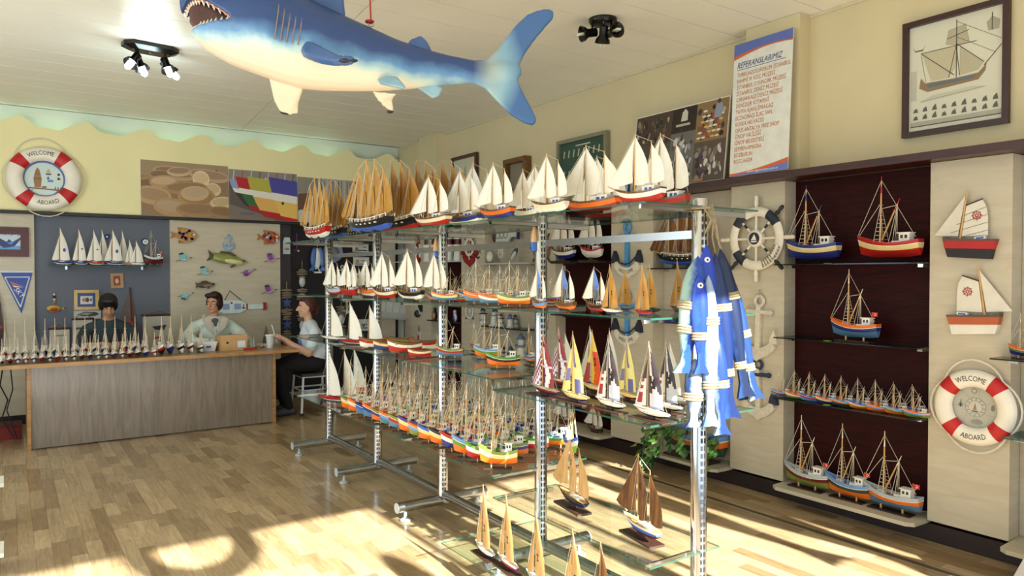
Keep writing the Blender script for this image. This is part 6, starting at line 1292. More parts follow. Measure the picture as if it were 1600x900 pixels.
def long_fish(label, px, py, w_px, h_px, c1, c2, face, name='fish_plaque', Y=9.39, rot=0.0):
    """realistic fish: face = +1 head to the right"""
    k = pxm(px, py, Y=Y); W_, H_ = w_px*k/2, h_px*k/2; t = hang(name, label, 'fish plaque', BWF(px, py, Y, rot)); rings = []
    for i in range(15):
        u = i/14; x = (-.72+1.7*u)*W_*face; r_ = H_*.62*(math.sin(PI*min(1, (.12+.88*u))**.75))**.8 if u < .999 else .004
        rings.append([Vector((x, r_*math.cos(2*PI*j/12)*1.0, .03+max(.004, r_*.5)*math.sin(2*PI*j/12))) for j in range(12)])
    ob('body', MB().loft(rings), M(c1, .3, 0, .15, 15), t, sm=True); s = face
    ob('tail', MB().prism([(s*-.68*W_, .2*H_), (s*-1*W_, .75*H_), (s*-.88*W_, 0), (s*-1*W_, -.65*H_), (s*-.68*W_, -.2*H_)][::s], .02, .035), M(c2, .5), t)
    ob('dorsal_fin', MB().prism([(s*-.45*W_, .45*H_), (s*-.4*W_, .85*H_), (s*.1*W_, .95*H_), (s*.4*W_, .6*H_), (s*.3*W_, .45*H_)][::-s], .024, .032), M(c2, .5), t)
    ob('pelvic_fin', MB().prism([(s*.3*W_, -.5*H_), (s*.15*W_, -1.0*H_), (s*.3*W_, -.95*H_), (s*.45*W_, -.5*H_)][::s], .024, .034), M(c2, .5), t)
    ob('belly', MB().ellipsoid((s*.2*W_, -.18*H_, .034), (.6*W_, .36*H_, H_*.32), 14, 8), M('#d6d69a' if c1 != '#5a4a38' else '#8d8066', .3), t, sm=True); ob('eye', MB().ellipsoid((s*.80*W_, .12*H_, .045), (.012, .012, .01), 8, 5), BLACK, t, sm=True); return t
long_fish('large green fish plaque in the middle of the beige panel', 355, 405, 61, 25, '#8d9450', '#4a4628', 1, rot=-.16); long_fish('small dark sea bream plaque left of the seated woman', 320, 445, 29, 14, '#5a4a38', '#4a4034', 1, rot=.06)
def crane(label, px, py, w_px, body, wing, tipc, up=True, group=None):
    k = pxm(px, py, Y=9.39); u = w_px*k/24; t = hang('crane_plaque', label, 'bird plaque', BWF(px, py, 9.39), group)
    ob('body', MB().ellipsoid((0, -2*u, .016), (6*u, 2.2*u, .014), 12, 7), M(body, .4, 0, .1, 20), t, sm=True); ob('neck', MB().tube([(4*u, -1.4*u, .016), (8*u, 0, .016), (9.5*u, 1.2*u, .016)], [1.3*u, .7*u, .6*u], 8), M(body, .4, 0, .1, 20), t, sm=True)
    ob('head', MB().ellipsoid((9.8*u, 1.3*u, .016), (1.2*u, 1*u, .008), 8, 6), M(tipc, .4), t, sm=True); ob('beak', MB().tube([(10.6*u, 1.2*u, .016), (13.5*u, 1.6*u, .016)], [.5*u, .1*u], 6), M('#5a5a54', .5), t); ob('legs', MB().tube([(-5*u, -2.6*u, .014), (-12*u, -4.6*u, .014)], [.6*u, .3*u], 5), M('#4a4a48', .5), t)
    s = 1 if up else -1
    for i, (dx, sc) in enumerate(((0, 1.0), (-3, .9))):
        pts = [((-1+dx)*u, s*-1*u-1*u), ((3+dx)*u, s*-.5*u-1*u), ((2.5+dx-2)*u, s*8*sc*u), ((-1.5+dx-2)*u, s*9*sc*u), ((-4+dx)*u, s*4*u)]
        ob('wing', MB().prism(pts if s > 0 else pts[::-1], .018+.004*i, .026+.004*i), M(wing, .4, 0, .15, 20), t)
        tp_ = [((-2+dx)*u, s*6.2*sc*u), ((.8+dx-1)*u, s*7.2*sc*u), ((.2+dx-2)*u, s*9*sc*u), ((-3+dx-1)*u, s*9.6*sc*u), ((-4.5+dx)*u, s*6*u)]; ob('wing_tip', MB().prism(tp_ if s > 0 else tp_[::-1], .0265+.004*i, .030+.004*i), M(tipc, .4), t)
    return t
for lab, px, py, up, c in (('turquoise crane plaque with raised wings, top left under the mosaic fish', 287, 404, True, 0), ('turquoise crane plaque with raised wings, left of the green fish', 320, 425, True, 0), ('turquoise crane plaque with lowered wings, lowest of the turquoise ones', 290, 459, False, 0), ('purple crane plaque with raised wings under the right mosaic fish', 424, 405, True, 1), ('purple crane plaque with lowered wings below the green fish head', 387, 422, False, 1), ('purple crane plaque with raised wings, lowest of the purple ones', 420, 454, True, 1)):
    crane(lab, px, py, 24, *(('#a9cdd0', '#7dc0cc', '#22303c') if c == 0 else ('#c9a9cc', '#8d4aa0', '#4a2460')), up, 'crane plaques on the beige panel')
anchor('small pale blue anchor hanging at the top of the beige panel', BWF(357, 379, 9.395), 26*pxm(357, 379, Y=9.4), '#9fb6cf', '#8fb0d6', '#8fb0d6', dep=.025)
# bottle shaped sign
k_ = pxm(380, 479, Y=9.4); t = hang('bottle_sign', 'white bottle shaped sign with red cap behind the seated woman', 'sign', BWF(380, 479, 9.395))
ob('bottle', MB().prism([(-36*k_, -6*k_), (-30*k_, -10*k_), (-5*k_, -10*k_), (4*k_, -4*k_), (32*k_, -4*k_), (32*k_, 4*k_), (4*k_, 4*k_), (-5*k_, 10*k_), (-30*k_, 10*k_), (-36*k_, 6*k_)], 0, .02), M('#cfe2e2', .5), t); ob('cap', MB().box((30*k_, -6*k_, 0), (35*k_, 6*k_, .024)), M('#a8201e', .5), t); ob('neck_band', MB().box((4*k_, -4.4*k_, 0), (6.5*k_, 4.4*k_, .0215)), M('#a8201e', .5), t)
ob('cord', MB().tube([(-28*k_, 10*k_, .006), (-20*k_, 25*k_, .004), (-3*k_, 10*k_, .006)], .005, 4), M('#5a3424', .7), t); q = MB()
for x in (-26, -9): q.poly([((x-5)*k_, -4*k_), ((x+5)*k_, -4*k_), ((x+5)*k_, 5*k_), ((x-5)*k_, 5*k_)], .0205, '#8a9cc0')
q.disc(-18*k_, 6*k_, 2*k_, 1.6*k_, .0205, '#a8201e', 8); q.line(0, -4*k_, 0, 4*k_, .012, .0205, '#28324c'); q.line(-3*k_, -2*k_, 3*k_, -2*k_, .012, .0206, '#28324c'); ob('print', q, PRINT, t)
# ---- black niche hangings
YK = 9.46
t = hang('house_sign', 'small white house-shaped hook sign with orange fish by the beige panel', 'sign', BWF(448, 384, 9.41)); k_ = pxm(448, 384, Y=9.41)
ob('roof_piece', MB().prism([(-6*k_, 6*k_), (6*k_, 6*k_), (4*k_, 13*k_), (-4*k_, 13*k_)], 0, .014), M('#b9c8cc', .5), t); ob('board', MB().box((-6*k_, -13*k_, 0), (5*k_, 3*k_, .012)), M('#a9bcc6', .5), t); q = MB(); q.disc(0, -5*k_, 4*k_, 2*k_, .0125, '#b5662c', 10); ob('print', q, PRINT, t); ob('strip', MB().box((-6*k_, 3.5*k_, 0), (6*k_, 5.5*k_, .012)), M('#c9d4d8', .5), t)
t = hang('hook_ornament', 'purple hook-shaped ornament hanging on the black niche', 'ornament', BWF(463, 380, YK)); k_ = pxm(463, 380, Y=YK); ob('hook', MB().tube([(0, 16*k_, .01), (0, -10*k_, .01), (-1*k_, -13*k_, .01), (-3*k_, -12*k_, .01), (-3.4*k_, -9*k_, .01)], 1*k_, 6), M('#6a2470', .5), t, sm=True); ob('bead', MB().ellipsoid((3*k_, -12*k_, .01), (1.6*k_, 1.6*k_, .01), 8, 5), M('#cfd6a0', .4), t, sm=True)
def fish_bunch(label, M4, lst, k, cat='wooden fish', name='wooden_fish_bunch'):
    t = hang(name, label, cat, M4)
    for x, y, L_, c, rz in lst:
        f = ob('fish', MB().ellipsoid((0, 0, 0), (L_*.14, L_*.42, L_*.10), 12, 8), M(c, .4, 0, .12, 20), t, (x, y, .05), (0, 0, rz), sm=True)
        ob('tail', MB().prism([(-.03*L_, -.38*L_), (-.16*L_, -.58*L_), (.16*L_, -.58*L_), (.03*L_, -.38*L_)], -.01, .01), M(c, .4, 0, .12, 20), f)
    ob('cord', MB().tube([(0, .40*k, .04), (0, .25*k, .05)], .006, 5), ROPE, t); return t
k_ = pxm(495, 405, Y=9.3); fish_bunch('bunch of blue and white wooden fish hanging on the black niche', BWF(494, 402, 9.47), [(-6*k_, 0, 38*k_, '#4a6cb0', -.1), (0, -2*k_, 40*k_, '#dfe4e4', .02), (6*k_, 0, 38*k_, '#5a7cbc', .12), (-2*k_, -3*k_, 34*k_, '#b9ccd8', -.04)], 60*k_)
plate('wall_plate', 'large grey-blue plate on the black niche behind the far post', BWF(520, 394, YK), 16*pxm(520, 394, Y=YK), ('#6a78a8', '#5a5c60', '#7a7c7e'))
for i, (px, py, w_, lab) in enumerate(((563, 387, 26, 'white hook sign with dark wave print, top of three on the black niche'), (564, 408.5, 26, 'white hook sign with starfish print, middle of three on the black niche'), (564, 433, 24, 'white hook sign, lowest of three on the black niche'), (567, 508, 17, 'small square white sign with blue emblem low on the black niche'))):
    k_ = pxm(px, py, Y=YK); t = hang('hook_sign', lab, 'sign', BWF(px, py, YK), 'white signs on the black niche'); hh = 6.5 if i < 3 else 9
    ob('board', MB().box((-w_/2*k_, -hh*k_, 0), (w_/2*k_, hh*k_, .012)), M('#c9cac4', .6), t); q = MB(); q.disc(-w_*.25*k_ if i < 3 else 0, 0, 3*k_, 3*k_, .0125, ['#5a5f6c', '#b08a4a', '#5a5f6c', '#3a4a86'][i], 8); q.line(0, 1*k_, w_*.38*k_, 1*k_, 1.6*k_, .0126, '#6a6c70'); q.line(-w_*.4*k_, -4*k_, w_*.42*k_, -4.5*k_, 1.6*k_, .0126, ['#22242a', '#5a74a8', '#8a8c90', '#3a4a86'][i]); ob('print', q, PRINT, t)
anchor('white anchor hanging on the black niche between post and signs', BWF(534, 430, YK), 30*pxm(534, 430, Y=YK), '#cfcdc4', '#c9c8c0', '#cfcdc4'); anchor('white anchor hanging lower on the black niche, in a string', BWF(541, 478, YK), 26*pxm(541, 478, Y=YK), '#bfc0ba', '#bfc0ba', '#bfc0ba')
def mobile(label, px, py0, py1, Y, charms):
    k = pxm(px, py0, Y=Y); t = hang('driftwood_mobile', label, 'mobile', BWF(px, py0, Y)); r = random.Random(px); y = -14*k
    ob('cord', MB().tube([(0, 0, .05), (0, -(py1-py0)*k, .05)], .004, 5), ROPE, t); i = 0
    while y > -(py1-py0)*k:
        if i % 7 in (4, 5) and charms:
            if i % 7 == 4:
                if charms == 'star': ob('starfish', MB().prism([((8*k if j % 2 == 0 else 3.4*k)*math.sin(j*PI/5), (8*k if j % 2 == 0 else 3.4*k)*math.cos(j*PI/5)-4*k) for j in range(10)][::-1], .04, .065), M('#3a4f94', .5), t, (0, y, 0))
                else: ob('shell', MB().ellipsoid((0, -4*k, .05), (5*k, 8*k, .03), 10, 7), M('#c9cdd2', .5, 0, .2, 30), t, (0, y, 0), sm=True)
            y -= 8*k
        else:
            w = r.uniform(5, 9)*k; ob('driftwood_stick', MB().tube([(-w, r.uniform(-1, 1)*k, .05), (0, .6*k, .055), (w, r.uniform(-1, 1)*k, .05)], [1.2*k, 1.7*k, 1*k], 6), M('#8a7a66', .8, 0, .2, 25), t, (0, y, 0), sm=True); y -= 3.6*k
        i += 1
mobile('driftwood mobile with blue starfish beside the beige panel', 446, 440, 536, 9.415, 'star'); mobile('driftwood mobile with pale shells hanging on the black niche', 470, 408, 524, 9.475, 'shell'); mobile('driftwood mobile half hidden behind the far post', 531, 466, 540, 9.475, 'shell')
# dark board leaning at the left edge
t = hang('surfboard_ornament', 'dark maroon upright board at the left edge of the photo', 'ornament', BWF(-2, 510, 9.38)); k_ = pxm(0, 510, Y=9.38); ob('board', MB().prism([(-8*k_, -60*k_), (6*k_, -60*k_), (6*k_, 0), (3*k_, 35*k_), (-1*k_, 52*k_), (-8*k_, 52*k_)], 0, .03), M('#3a1614', .4), t); ob('stripe', MB().box((-8*k_, -3*k_, .03), (5.4*k_, 1*k_, .032)), M('#8a2a20', .4), t)
# ================================================================ SEEN THROUGH THE SHELVES: right-hand wall, far bays
def wshelf(label, pa, pb, py, n, dark=True, X0=4.47):
    """shelf board across part of a niche, seen at pixel height py"""
    a, b = WX(pa, py, X0).y, WX(pb, py, X0).y; a = min(a, NICHE[n][1]-.004); b = max(b, NICHE[n][0]+.004)
    z = WX((pa+pb)/2, py, X0).z; t = thing('wall_shelf', label, 'shelf', (4.56, (a+b)/2, z)); h = (a-b)/2
    ob('pane', MB().box((-.10, -h, -.012), (.097, h, 0)), M('#17181a', .3) if dark else M('#c9cac4', .35), t)
    for yy in (-h+.03, h-.06): ob('clip', MB().box((.02, yy, -.032), (.098, yy+.02, -.0125)), CHROME, t)
    return z
def lighthouse(label, X, px, z, py_top, cols, group, rr=.26, base=None):
    p = WX(px, 450, X); H = WX(px, py_top, X).z-z; t = thing('lighthouse_figure', label, 'lighthouse', (X, p.y, z), 0, group, H)
    ob('tower', MB().lathe([(rr, 0), (rr, .06), (rr*.8, .08), (rr*.55, .60)], 14), M(cols[0], .5, 0, .08, 12), t, sm=True)
    if cols[1]: ob('stripe', MB().lathe([(rr*.74, .22), (rr*.68, .36), (rr*.6, .36)], 14), M(cols[1], .5), t, sm=True)
    ob('gallery', MB().lathe([(rr*.55, .60), (rr*.85, .63), (rr*.85, .67), (rr*.5, .67)], 14), M(cols[2], .5), t, sm=True)
    ob('lantern', MB().lathe([(rr*.48, .67), (rr*.48, .82)], 12), M(cols[3], .4), t, sm=True); ob('roof', MB().lathe([(rr*.65, .82), (rr*.3, .93), (.015, 1.0)], 12), M(cols[2], .5), t, sm=True)
    return t
# niche 2: brown schooner and ivy boat
z_ = wshelf('dark glass shelf under the brown-sailed schooner', 1010, 1143, 418, 2, X0=4.46)
cy_, L = along(1027, 1100, 4.52); schooner('brown-sailed schooner with black hull on the wall shelf behind the crossbar', (4.53, cy_, z_+.001), PI/2, L*1.0, ('black', 'blue'), None, (WX(1060, 318, 4.52).z-z_)/(L*.97), sail=SAILB)
z_ = wshelf('dark glass shelf between the blue anchors and the hanging fish', 998, 1090, 503, 2, X0=4.46)
p = WX(1080, 712, 4.50)
t = fishing('blue and red boat planter on the niche ledge, overgrown with ivy', (4.50, p.y, .1325), PI/2, along(1030, 1137, 4.50)[1]*.92, ('skyblue', 'orange', 'dkgreen'), None, 1.0, name='boat_planter', tip=False, rough=True, cat='planter')
for c in list(t.children):
    if c.name.split('.')[0] in ('mast', 'boom', 'wheelhouse', 'hatch'):
        for d in list(c.children): bpy.data.objects.remove(d)
        bpy.data.objects.remove(c)
iv = thing('ivy', 'trailing green ivy spilling over the boat planter', 'plant', (4.46, p.y, .34)); r = random.Random(5)
leafm = MB().add([(0, 0, 0), (.022, .012, .004), (.034, .0, .0), (.022, -.012, .004), (.03, .02, -.003), (.03, -.02, -.003), (.055, 0, -.004)], [(0, 1, 2), (0, 2, 3), (1, 4, 2), (3, 2, 5), (4, 6, 2), (5, 2, 6)]).mesh('leaf')
for y0, drop in ((.31, .42), (.29, .3), (.26, .2), (.22, .24), (.17, .1), (.11, .14), (.03, .07), (-.08, .06), (-.22, .07), (-.30, .13), (-.33, .05)):
    pts = [Vector((.03, y0*.7, .0)), Vector((-.04, y0, .05)), Vector((-.13, y0*1.1, .0)), Vector((-.15, y0*1.15, -drop*.5)), Vector((-.145+r.uniform(-.02, .02), y0*1.15, -drop))]
    ob('stem', MB().tube(pts, .003, 4), M('#4a5a28', .6), iv)
    for i in range(11):
        f_ = i/10*3.999; a_ = int(f_); q_ = pts[a_].lerp(pts[a_+1], f_-a_); s_ = r.uniform(1.2, 2.0)
        ob('leaf', leafm, M(r.choice(['#3f6a2c', '#2f5524', '#567f38', '#6b9444']), .45, 0, .1, 20), iv, q_+Vector((r.uniform(-.03, .0), r.uniform(-.03, .03), r.uniform(-.02, .03))), (r.uniform(-.6, .6), r.uniform(.2, 1.2), r.uniform(2, 4.3)), (s_, s_, s_))
# niche 3 (dark): white-sailed schooners and ledge boats
z_ = wshelf('dark shelf under the white-sailed gulets in the dark niche', 858, 957, 409, 3, X0=4.46)
for pa, pb, cols, lab in ((858, 902, ('brown', 'white', 'navy'), 'white-sailed gulet with blue bottom in the dark wall niche'), (903, 945, ('red', 'white', 'white'), 'white-sailed gulet with red band in the dark wall niche')):
    cy_, L = along(pa, pb, 4.54); gulet(lab, (4.54, cy_, z_+.001), PI/2, L*.8, cols, 'gulets in the dark wall niche', .52/L/.85, board=True, name='wall_gulet_model')
z_ = wshelf('dark shelf under two small stands in the dark niche', 858, 957, 494, 3, X0=4.46)
for pa, pb, cols, lab in ((862, 890, ('red', 'red', 'maroon'), 'red-hulled boat under the glass of the blue-sailed gulets'), (912, 945, ('red', 'maroon', 'red'), 'maroon-hulled boat in the dark niche beside the anchors')):
    cy_, L = along(pa, pb, 4.54); rowboat(lab, (4.54, cy_, z_+.001), PI/2, L*.9, cols[:2], 'low boats in the dark niche')
for pa, pb, cols, lab in ((866, 896, ('black', 'maroon', 'red'), 'small dark ship with white card on the ledge, nearer the fourth post'), (915, 944, ('brown', 'black', 'maroon'), 'small dark ship with white card on the ledge, under the regatta boats')):
    cy_, L = along(pa, pb, 4.5); t = gulet(lab, (4.5, cy_, .1325), PI/2, L*.85, cols, 'dark ships on the niche ledge', 1.1, board=False, name='dark_ship_model', sail=SAILW)
# niche 4 (light): signs, anchors, lighthouses
zu = wshelf('pale upper shelf of nautical ornaments in the light niche', 744, 818, 411, 4, False); G = 'ornaments on the pale upper shelf'
t = hang('float_sign', 'white lifebelt-shaped sign with blue neck lying high in the light niche', 'sign', RW(793, 367, 4.60)); k_ = pxm(793, 367, X=4.6)
ob('board', MB().prism([(-30*k_, -9*k_), (4*k_, -11*k_), (12*k_, -4*k_), (30*k_, -4*k_), (30*k_, 4*k_), (12*k_, 4*k_), (4*k_, 11*k_), (-30*k_, 9*k_)], 0, .025), M('#cfcfc6', .5), t); ob('end_cap', MB().box((30*k_, -8*k_, 0), (33*k_, 8*k_, .03)), M('#2a2f6a', .5), t); ob('float', MB().ellipsoid((-32*k_, 0, .02), (5*k_, 11*k_, .03), 12, 8), M('#3a1c1c', .4), t, sm=True)
for i in range(3): ob('emblem', MB().torus(5*k_, 1.2*k_, 16, 5, ((-22+11*i)*k_, 0, .026), flat=.3), M('#8d8f92', .5), t, sm=True)
anchor('navy anchor leaning on the pale upper shelf', RW(751, 396, 4.56, -.9), 22*k_, '#2a2f55', '#262b50', '#2a2f55', group=G)
t = hang('lifebelt_clock', 'small white lifebelt clock on the pale upper shelf', 'ornament', RW(765, 401, 4.54), G); ob('ring', MB().torus(6.5*k_, 2.2*k_, 24, 8, flat=.7), M('#d9d8d0', .5), t, sm=True); ob('dial', MB().lathe([(5*k_, -.005), (5*k_, .004)], 20), WHITE, t)
wheel('small white wheel frame on the pale upper shelf', RW(783, 396, 4.55), 10*k_, '#d4d4cc', '#4a4a50', '#d4d4cc', group=G, name='ship_wheel'); long_fish_t = None
t = hang('whale_figure', 'navy and white whale figure at the end of the pale upper shelf', 'ornament', RW(806, 397, 4.56, .9), G); ob('body', MB().ellipsoid((0, 0, .02), (12*k_, 4*k_, .03), 14, 8), M('#34395e', .4), t, sm=True); ob('belly', MB().ellipsoid((-2*k_, -1.6*k_, .028), (10*k_, 3*k_, .026), 14, 8), M('#d0d0ca', .4), t, sm=True); ob('tail', MB().prism([(11*k_, 0), (16*k_, 4*k_), (14*k_, 0), (16*k_, -4*k_)], .01, .03), M('#34395e', .4), t)
zm = wshelf('dark middle shelf of lighthouses in the light niche', 752, 818, 512, 4); G = 'small lighthouses on the dark shelf'
for px, pt, cols, lab in ((755, 480, ('#b5b8b4', '#8a8f90', '#2a2a30', '#6a7076'), 'grey lighthouse with black cap, first on the dark shelf'), (772, 483, ('#cfd2cc', None, '#8088a4', '#c9ccd0'), 'white lighthouse with lilac cap, second on the dark shelf'), (783, 490, ('#b9bcb4', '#7f8890', '#3a3a42', '#8a9098'), 'grey striped lighthouse, third on the dark shelf'), (797, 490, ('#cfd0c4', None, '#4a5486', '#6a74a0'), 'white lighthouse with blue cap, fourth on the dark shelf'), (805, 491, ('#b5b8b4', '#8a8f90', '#2f3038', '#6a7076'), 'grey lighthouse with dark cap, last on the dark shelf')):
    lighthouse(lab, 4.53 if px != 805 else 4.60, px, zm+.001, pt, cols, G, .30)
zl = wshelf('pale lower shelf of larger lighthouses in the light niche', 748, 820, 574, 4, False); G = 'larger lighthouses on the pale lower shelf'
for px, pt, cols, lab in ((814, 520, ('#ded6c0', '#c9ba98', '#6a7a90', '#c9ccc8'), 'tall cream lighthouse beside the fourth post'), (798, 540, ('#a9b0b2', '#6a7480', '#4a5466', '#8a9098'), 'grey lighthouse next to the tall cream one'), (786, 539, ('#a9acaa', '#3a3c42', '#2f3038', '#8a9098'), 'black and grey striped lighthouse on the lower shelf'), (764, 539, ('#a9acaa', '#3a3c42', '#3a3a44', '#8a9098'), 'dark grey lighthouse on the lower shelf by the masts'), (753, 540, ('#b0b0ac', '#4a4c52', '#2f3038', '#8a9098'), 'leftmost striped lighthouse on the lower shelf')):
    lighthouse(lab, 4.55, px, zl+.001, pt, cols, G, .2)
# panel E: wheels
k_ = pxm(735, 400, X=4.52); G = 'wheels down the narrow panel'
t = wheel('cream wheel with red anchor on the narrow panel, upper', RW(735, 386, 4.512), 20*k_, '#d9d5c8', '#8a1f22', '#8a1f22', hub=False, group=G, name='ship_wheel'); 
anchor('red anchor behind the cream wheels, with its crown below the upper wheel', RW(735, 385, 4.528), 66*k_, '#8c1d20', '#8c1d20', '#8c1d20', dep=.02, group=G)
wheel('cream wheel on the narrow panel behind the second shelf boats', RW(735, 436, 4.53), 16*k_, '#d0ccc0', '#6a6a6a', '#c9c5b8', hub=False, group=G, name='ship_wheel'); wheel('cream wheel with black handles on the narrow panel, lowest', RW(735, 487, 4.53), 17*k_, '#cfcbbc', '#8a8a90', '#22222a', group=G, name='ship_wheel')
wheel('brown wheel half hidden behind the fourth post', RW(848, 387, 4.53), 30*pxm(848, 387, X=4.53), '#7a4a22', '#3a1614', '#3a1614', name='ship_wheel')
wheel('cream wheel with black handles half hidden behind the fourth post', RW(848, 497, 4.53), 22*pxm(848, 497, X=4.53), '#cfcbbc', '#3a3a40', '#22222a', name='ship_wheel')
# niche 5 (dark): red-capped lighthouses, figures, surfboards
zu = wshelf('pale shelf of white red-banded lighthouses in the dark niche', 663, 722, 408, 5, False); G = 'white red-banded lighthouses'
for px, lab in ((669, 'white red-banded lighthouse, first from the left'), (681, 'white red-banded lighthouse, second from the left'), (703, 'white red-banded lighthouse, first right of the post'), (716, 'white red-banded lighthouse, second right of the post')):
    p = WX(px, 450, 4.55); H = WX(px, 370, 4.55).z-zu; t = thing('lighthouse_jar', lab, 'lighthouse', (4.55, p.y, zu+.001), 0, G, H); ob('tower', MB().lathe([(.2, 0), (.2, .02), (.17, .55), (.17, .58)], 14), M('#dcdcd4', .4), t, sm=True); ob('collar', MB().lathe([(.2, .58), (.21, .66), (.16, .68)], 14), WHITE, t, sm=True); ob('lantern', MB().lathe([(.15, .68), (.15, .90)], 12), M('#5a1c1c', .4), t, sm=True); ob('lid', MB().lathe([(.19, .90), (.17, .98), (.04, 1.0)], 14), WHITE, t, sm=True)
    anc = ob('anchor_print', MB().box((-.175, -.02, .18), (-.165, .02, .36)).box((-.178, -.06, .16), (-.165, .06, .2)), M('#2a2c34', .5), t)
zm = wshelf('dark shelf of figures in the dark niche', 663, 722, 502, 5)
def figure(label, px, X, z, py_top, body, accent, name='penguin_figure', cat='figure'):
    p = WX(px, 450, X); H = WX(px, py_top, X).z-z; t = thing(name, label, cat, (X, p.y, z), 0, None, H); ob('body', MB().ellipsoid((0, 0, .36), (.18, .24, .36), 12, 9), M(body, .45), t, sm=True); ob('head', MB().ellipsoid((-.02, 0, .82), (.14, .16, .17), 12, 8), M(body, .45), t, sm=True); ob('belly', MB().ellipsoid((-.08, 0, .33), (.13, .17, .28), 12, 8), M(accent, .5), t, sm=True); ob('beak', MB().tube([(-.14, 0, .8), (-.24, 0, .78)], [.04, .005], 6), M('#c98a3c', .4), t); return t
figure('black penguin figure with orange belly by the third post', 680, 4.55, zm+.001, 480, '#1c1c22', '#c9883a'); figure('blue and white sailor figure in the dark niche', 711, 4.55, zm+.001, 484, '#c9ccd8', '#3a48a8', 'sailor_figure')
for i, (px, py, hh, lab) in enumerate(((680, 545, 60, 'white surfboard sign with dark flower behind the third post'), (736, 592, 34, 'small white surfboard sign low on the narrow panel'))):
    k_ = pxm(px, py, X=4.6 if i == 0 else 4.53); t = hang('surfboard_sign', lab, 'sign', RW(px, py, 4.62 if i == 0 else 4.528)); w_ = 17 if i == 0 else 8; N = 16
    ob('board', MB().prism([(w_*k_*math.sin(2*PI*j/N), hh/2*k_*math.cos(2*PI*j/N)) for j in range(N)][::-1], 0, .02), M('#c9ccc4', .5), t); q = MB(); q.disc(-2*k_, hh*.28*k_, 2.4*k_, 2.8*k_, .0205, '#22242a', 9); q.line(-6*k_, hh*.1*k_, 6*k_, hh*.1*k_, 2*k_, .0206, '#a9aca6'); ob('print', q, PRINT, t)
# panel F: red rings and hearts, cow mask, red star sign
k_ = pxm(655, 400, X=4.52); G = 'red rope rings in a column'
for py, lab in ((392, 'red and white lifebelt ring, upper of the column by the third post'), (438, 'red and white lifebelt ring, lower of the column by the third post')):
    t = hang('small_life_ring', lab, 'life ring', RW(655, py, 4.53), G); ob('ring', MB().torus(8*k_, 2.4*k_, 24, 8, (0, 0, .01), M4=Matrix.Scale(1.3, 4, (0, 1, 0))), M('#d6d2c6', .5), t, sm=True)
    for a0 in (-.6, PI-.6): ob('red_band', MB().torus(8*k_, 2.55*k_, 8, 8, (0, 0, .01), M4=Matrix.Scale(1.3, 4, (0, 1, 0)), a0=a0+PI/2, a1=a0+PI/2+1.2), M('#9c1c1e', .5), t, sm=True)
    ob('cord', MB().tube([(-5*k_, 11*k_, .01), (0, 21*k_, .008), (5*k_, 11*k_, .01)], .005, 4), M('#8a1f1c', .7), t)
    ob('heart', MB().prism([(0, -21*k_), (6*k_, -15*k_), (4*k_, -11*k_), (0, -13*k_), (-4*k_, -11*k_), (-6*k_, -15*k_)], .0, .02), M('#8c1a1e', .5), t)
    ob('figure', MB().box((-1.6*k_, -6*k_, .004), (1.6*k_, 6*k_, .015)), M('#4a7a9c', .5), t)
t = hang('cow_mask', 'black and white animal mask on the panel by the third post', 'mask', RW(656, 481, 4.53)); ob('face', MB().prism([(-9*k_, 9*k_), (-6*k_, 4*k_), (6*k_, 4*k_), (9*k_, 9*k_), (8*k_, -4*k_), (4*k_, -10*k_), (-5*k_, -10*k_), (-9*k_, -3*k_)][::-1], 0, .03), M('#c9cac6', .5), t); ob('patch', MB().prism([(0, 5*k_), (6*k_, 9*k_), (10*k_, 4*k_), (9*k_, -6*k_), (4*k_, -2*k_)][::-1], .002, .034), BLACK, t); ob('muzzle', MB().ellipsoid((-2*k_, -9*k_, .03), (6*k_, 6*k_, .04), 12, 8), M('#2a2426', .5), t, sm=True)
t = hang('star_sign', 'small hanging white sign with red star by the rowing boats', 'sign', RW(655, 527, 4.53)); ob('board', MB().box((-4.5*k_, -9*k_, 0), (4.5*k_, 9*k_, .012)), M('#c9c6bc', .5), t); ob('star', MB().lathe([(3*k_, .012), (2*k_, .02)], 6, M4=Matrix.Scale(1.5, 4, (0, 1, 0))), M('#8c1f24', .5), t); ob('cord', MB().tube([(-3*k_, 9*k_, .006), (0, 18*k_, .004), (3*k_, 9*k_, .006)], .004, 4), M('#8a4a2c', .7), t)
# corner niche: cats, wreath, tray sign
zu = wshelf('pale shelf with cat figures in the corner niche', 592, 645, 409, 6, False)
figure('small black cat figure in the corner niche', 618, 4.55, zu+.001, 394, '#16161a', '#1e1e24', 'cat_figure'); figure('small blue and white figure in the corner niche', 632, 4.55, zu+.001, 396, '#d0d0d4', '#3a3f8c', 'sailor_figure')
t = hang('heart_wreath', 'grey heart-shaped wreath high in the corner niche', 'wreath', RW(629, 377, 4.62)); k_ = pxm(629, 377, X=4.62); ob('twigs', MB().tube([(0, -8*k_, .02), (-7*k_, -2*k_, .02), (-8*k_, 5*k_, .02), (-3*k_, 7*k_, .02), (0, 3*k_, .02), (3*k_, 7*k_, .02), (8*k_, 5*k_, .02), (7*k_, -2*k_, .02)], 1.4*k_, 8, closed=True), M('#8a9298', .8, 0, .2, 30), t, sm=True)
t = hang('tray_sign', 'pale curved panel of four pictures hanging in the far corner', 'sign', BWF(607, 484, 9.38, -.12)); k_ = pxm(607, 484, Y=9.4)
ob('board', MB().prism([(-20*k_, -12*k_), (30*k_, -12*k_), (34*k_, 10*k_), (34*k_, 16*k_), (-20*k_, 16*k_)], 0, .02), M('#b9bfba', .5), t)
for i in range(4): ob('picture', MB().box(((-17+12*i)*k_, -3*k_, .02), ((-7+12*i)*k_, 12*k_, .023)), M('#cdd2cd', .5), t); 
ob('ledge', MB().box((-20*k_, -14*k_, 0), (28*k_, -11*k_, .06)), M('#a9afaa', .5), t)
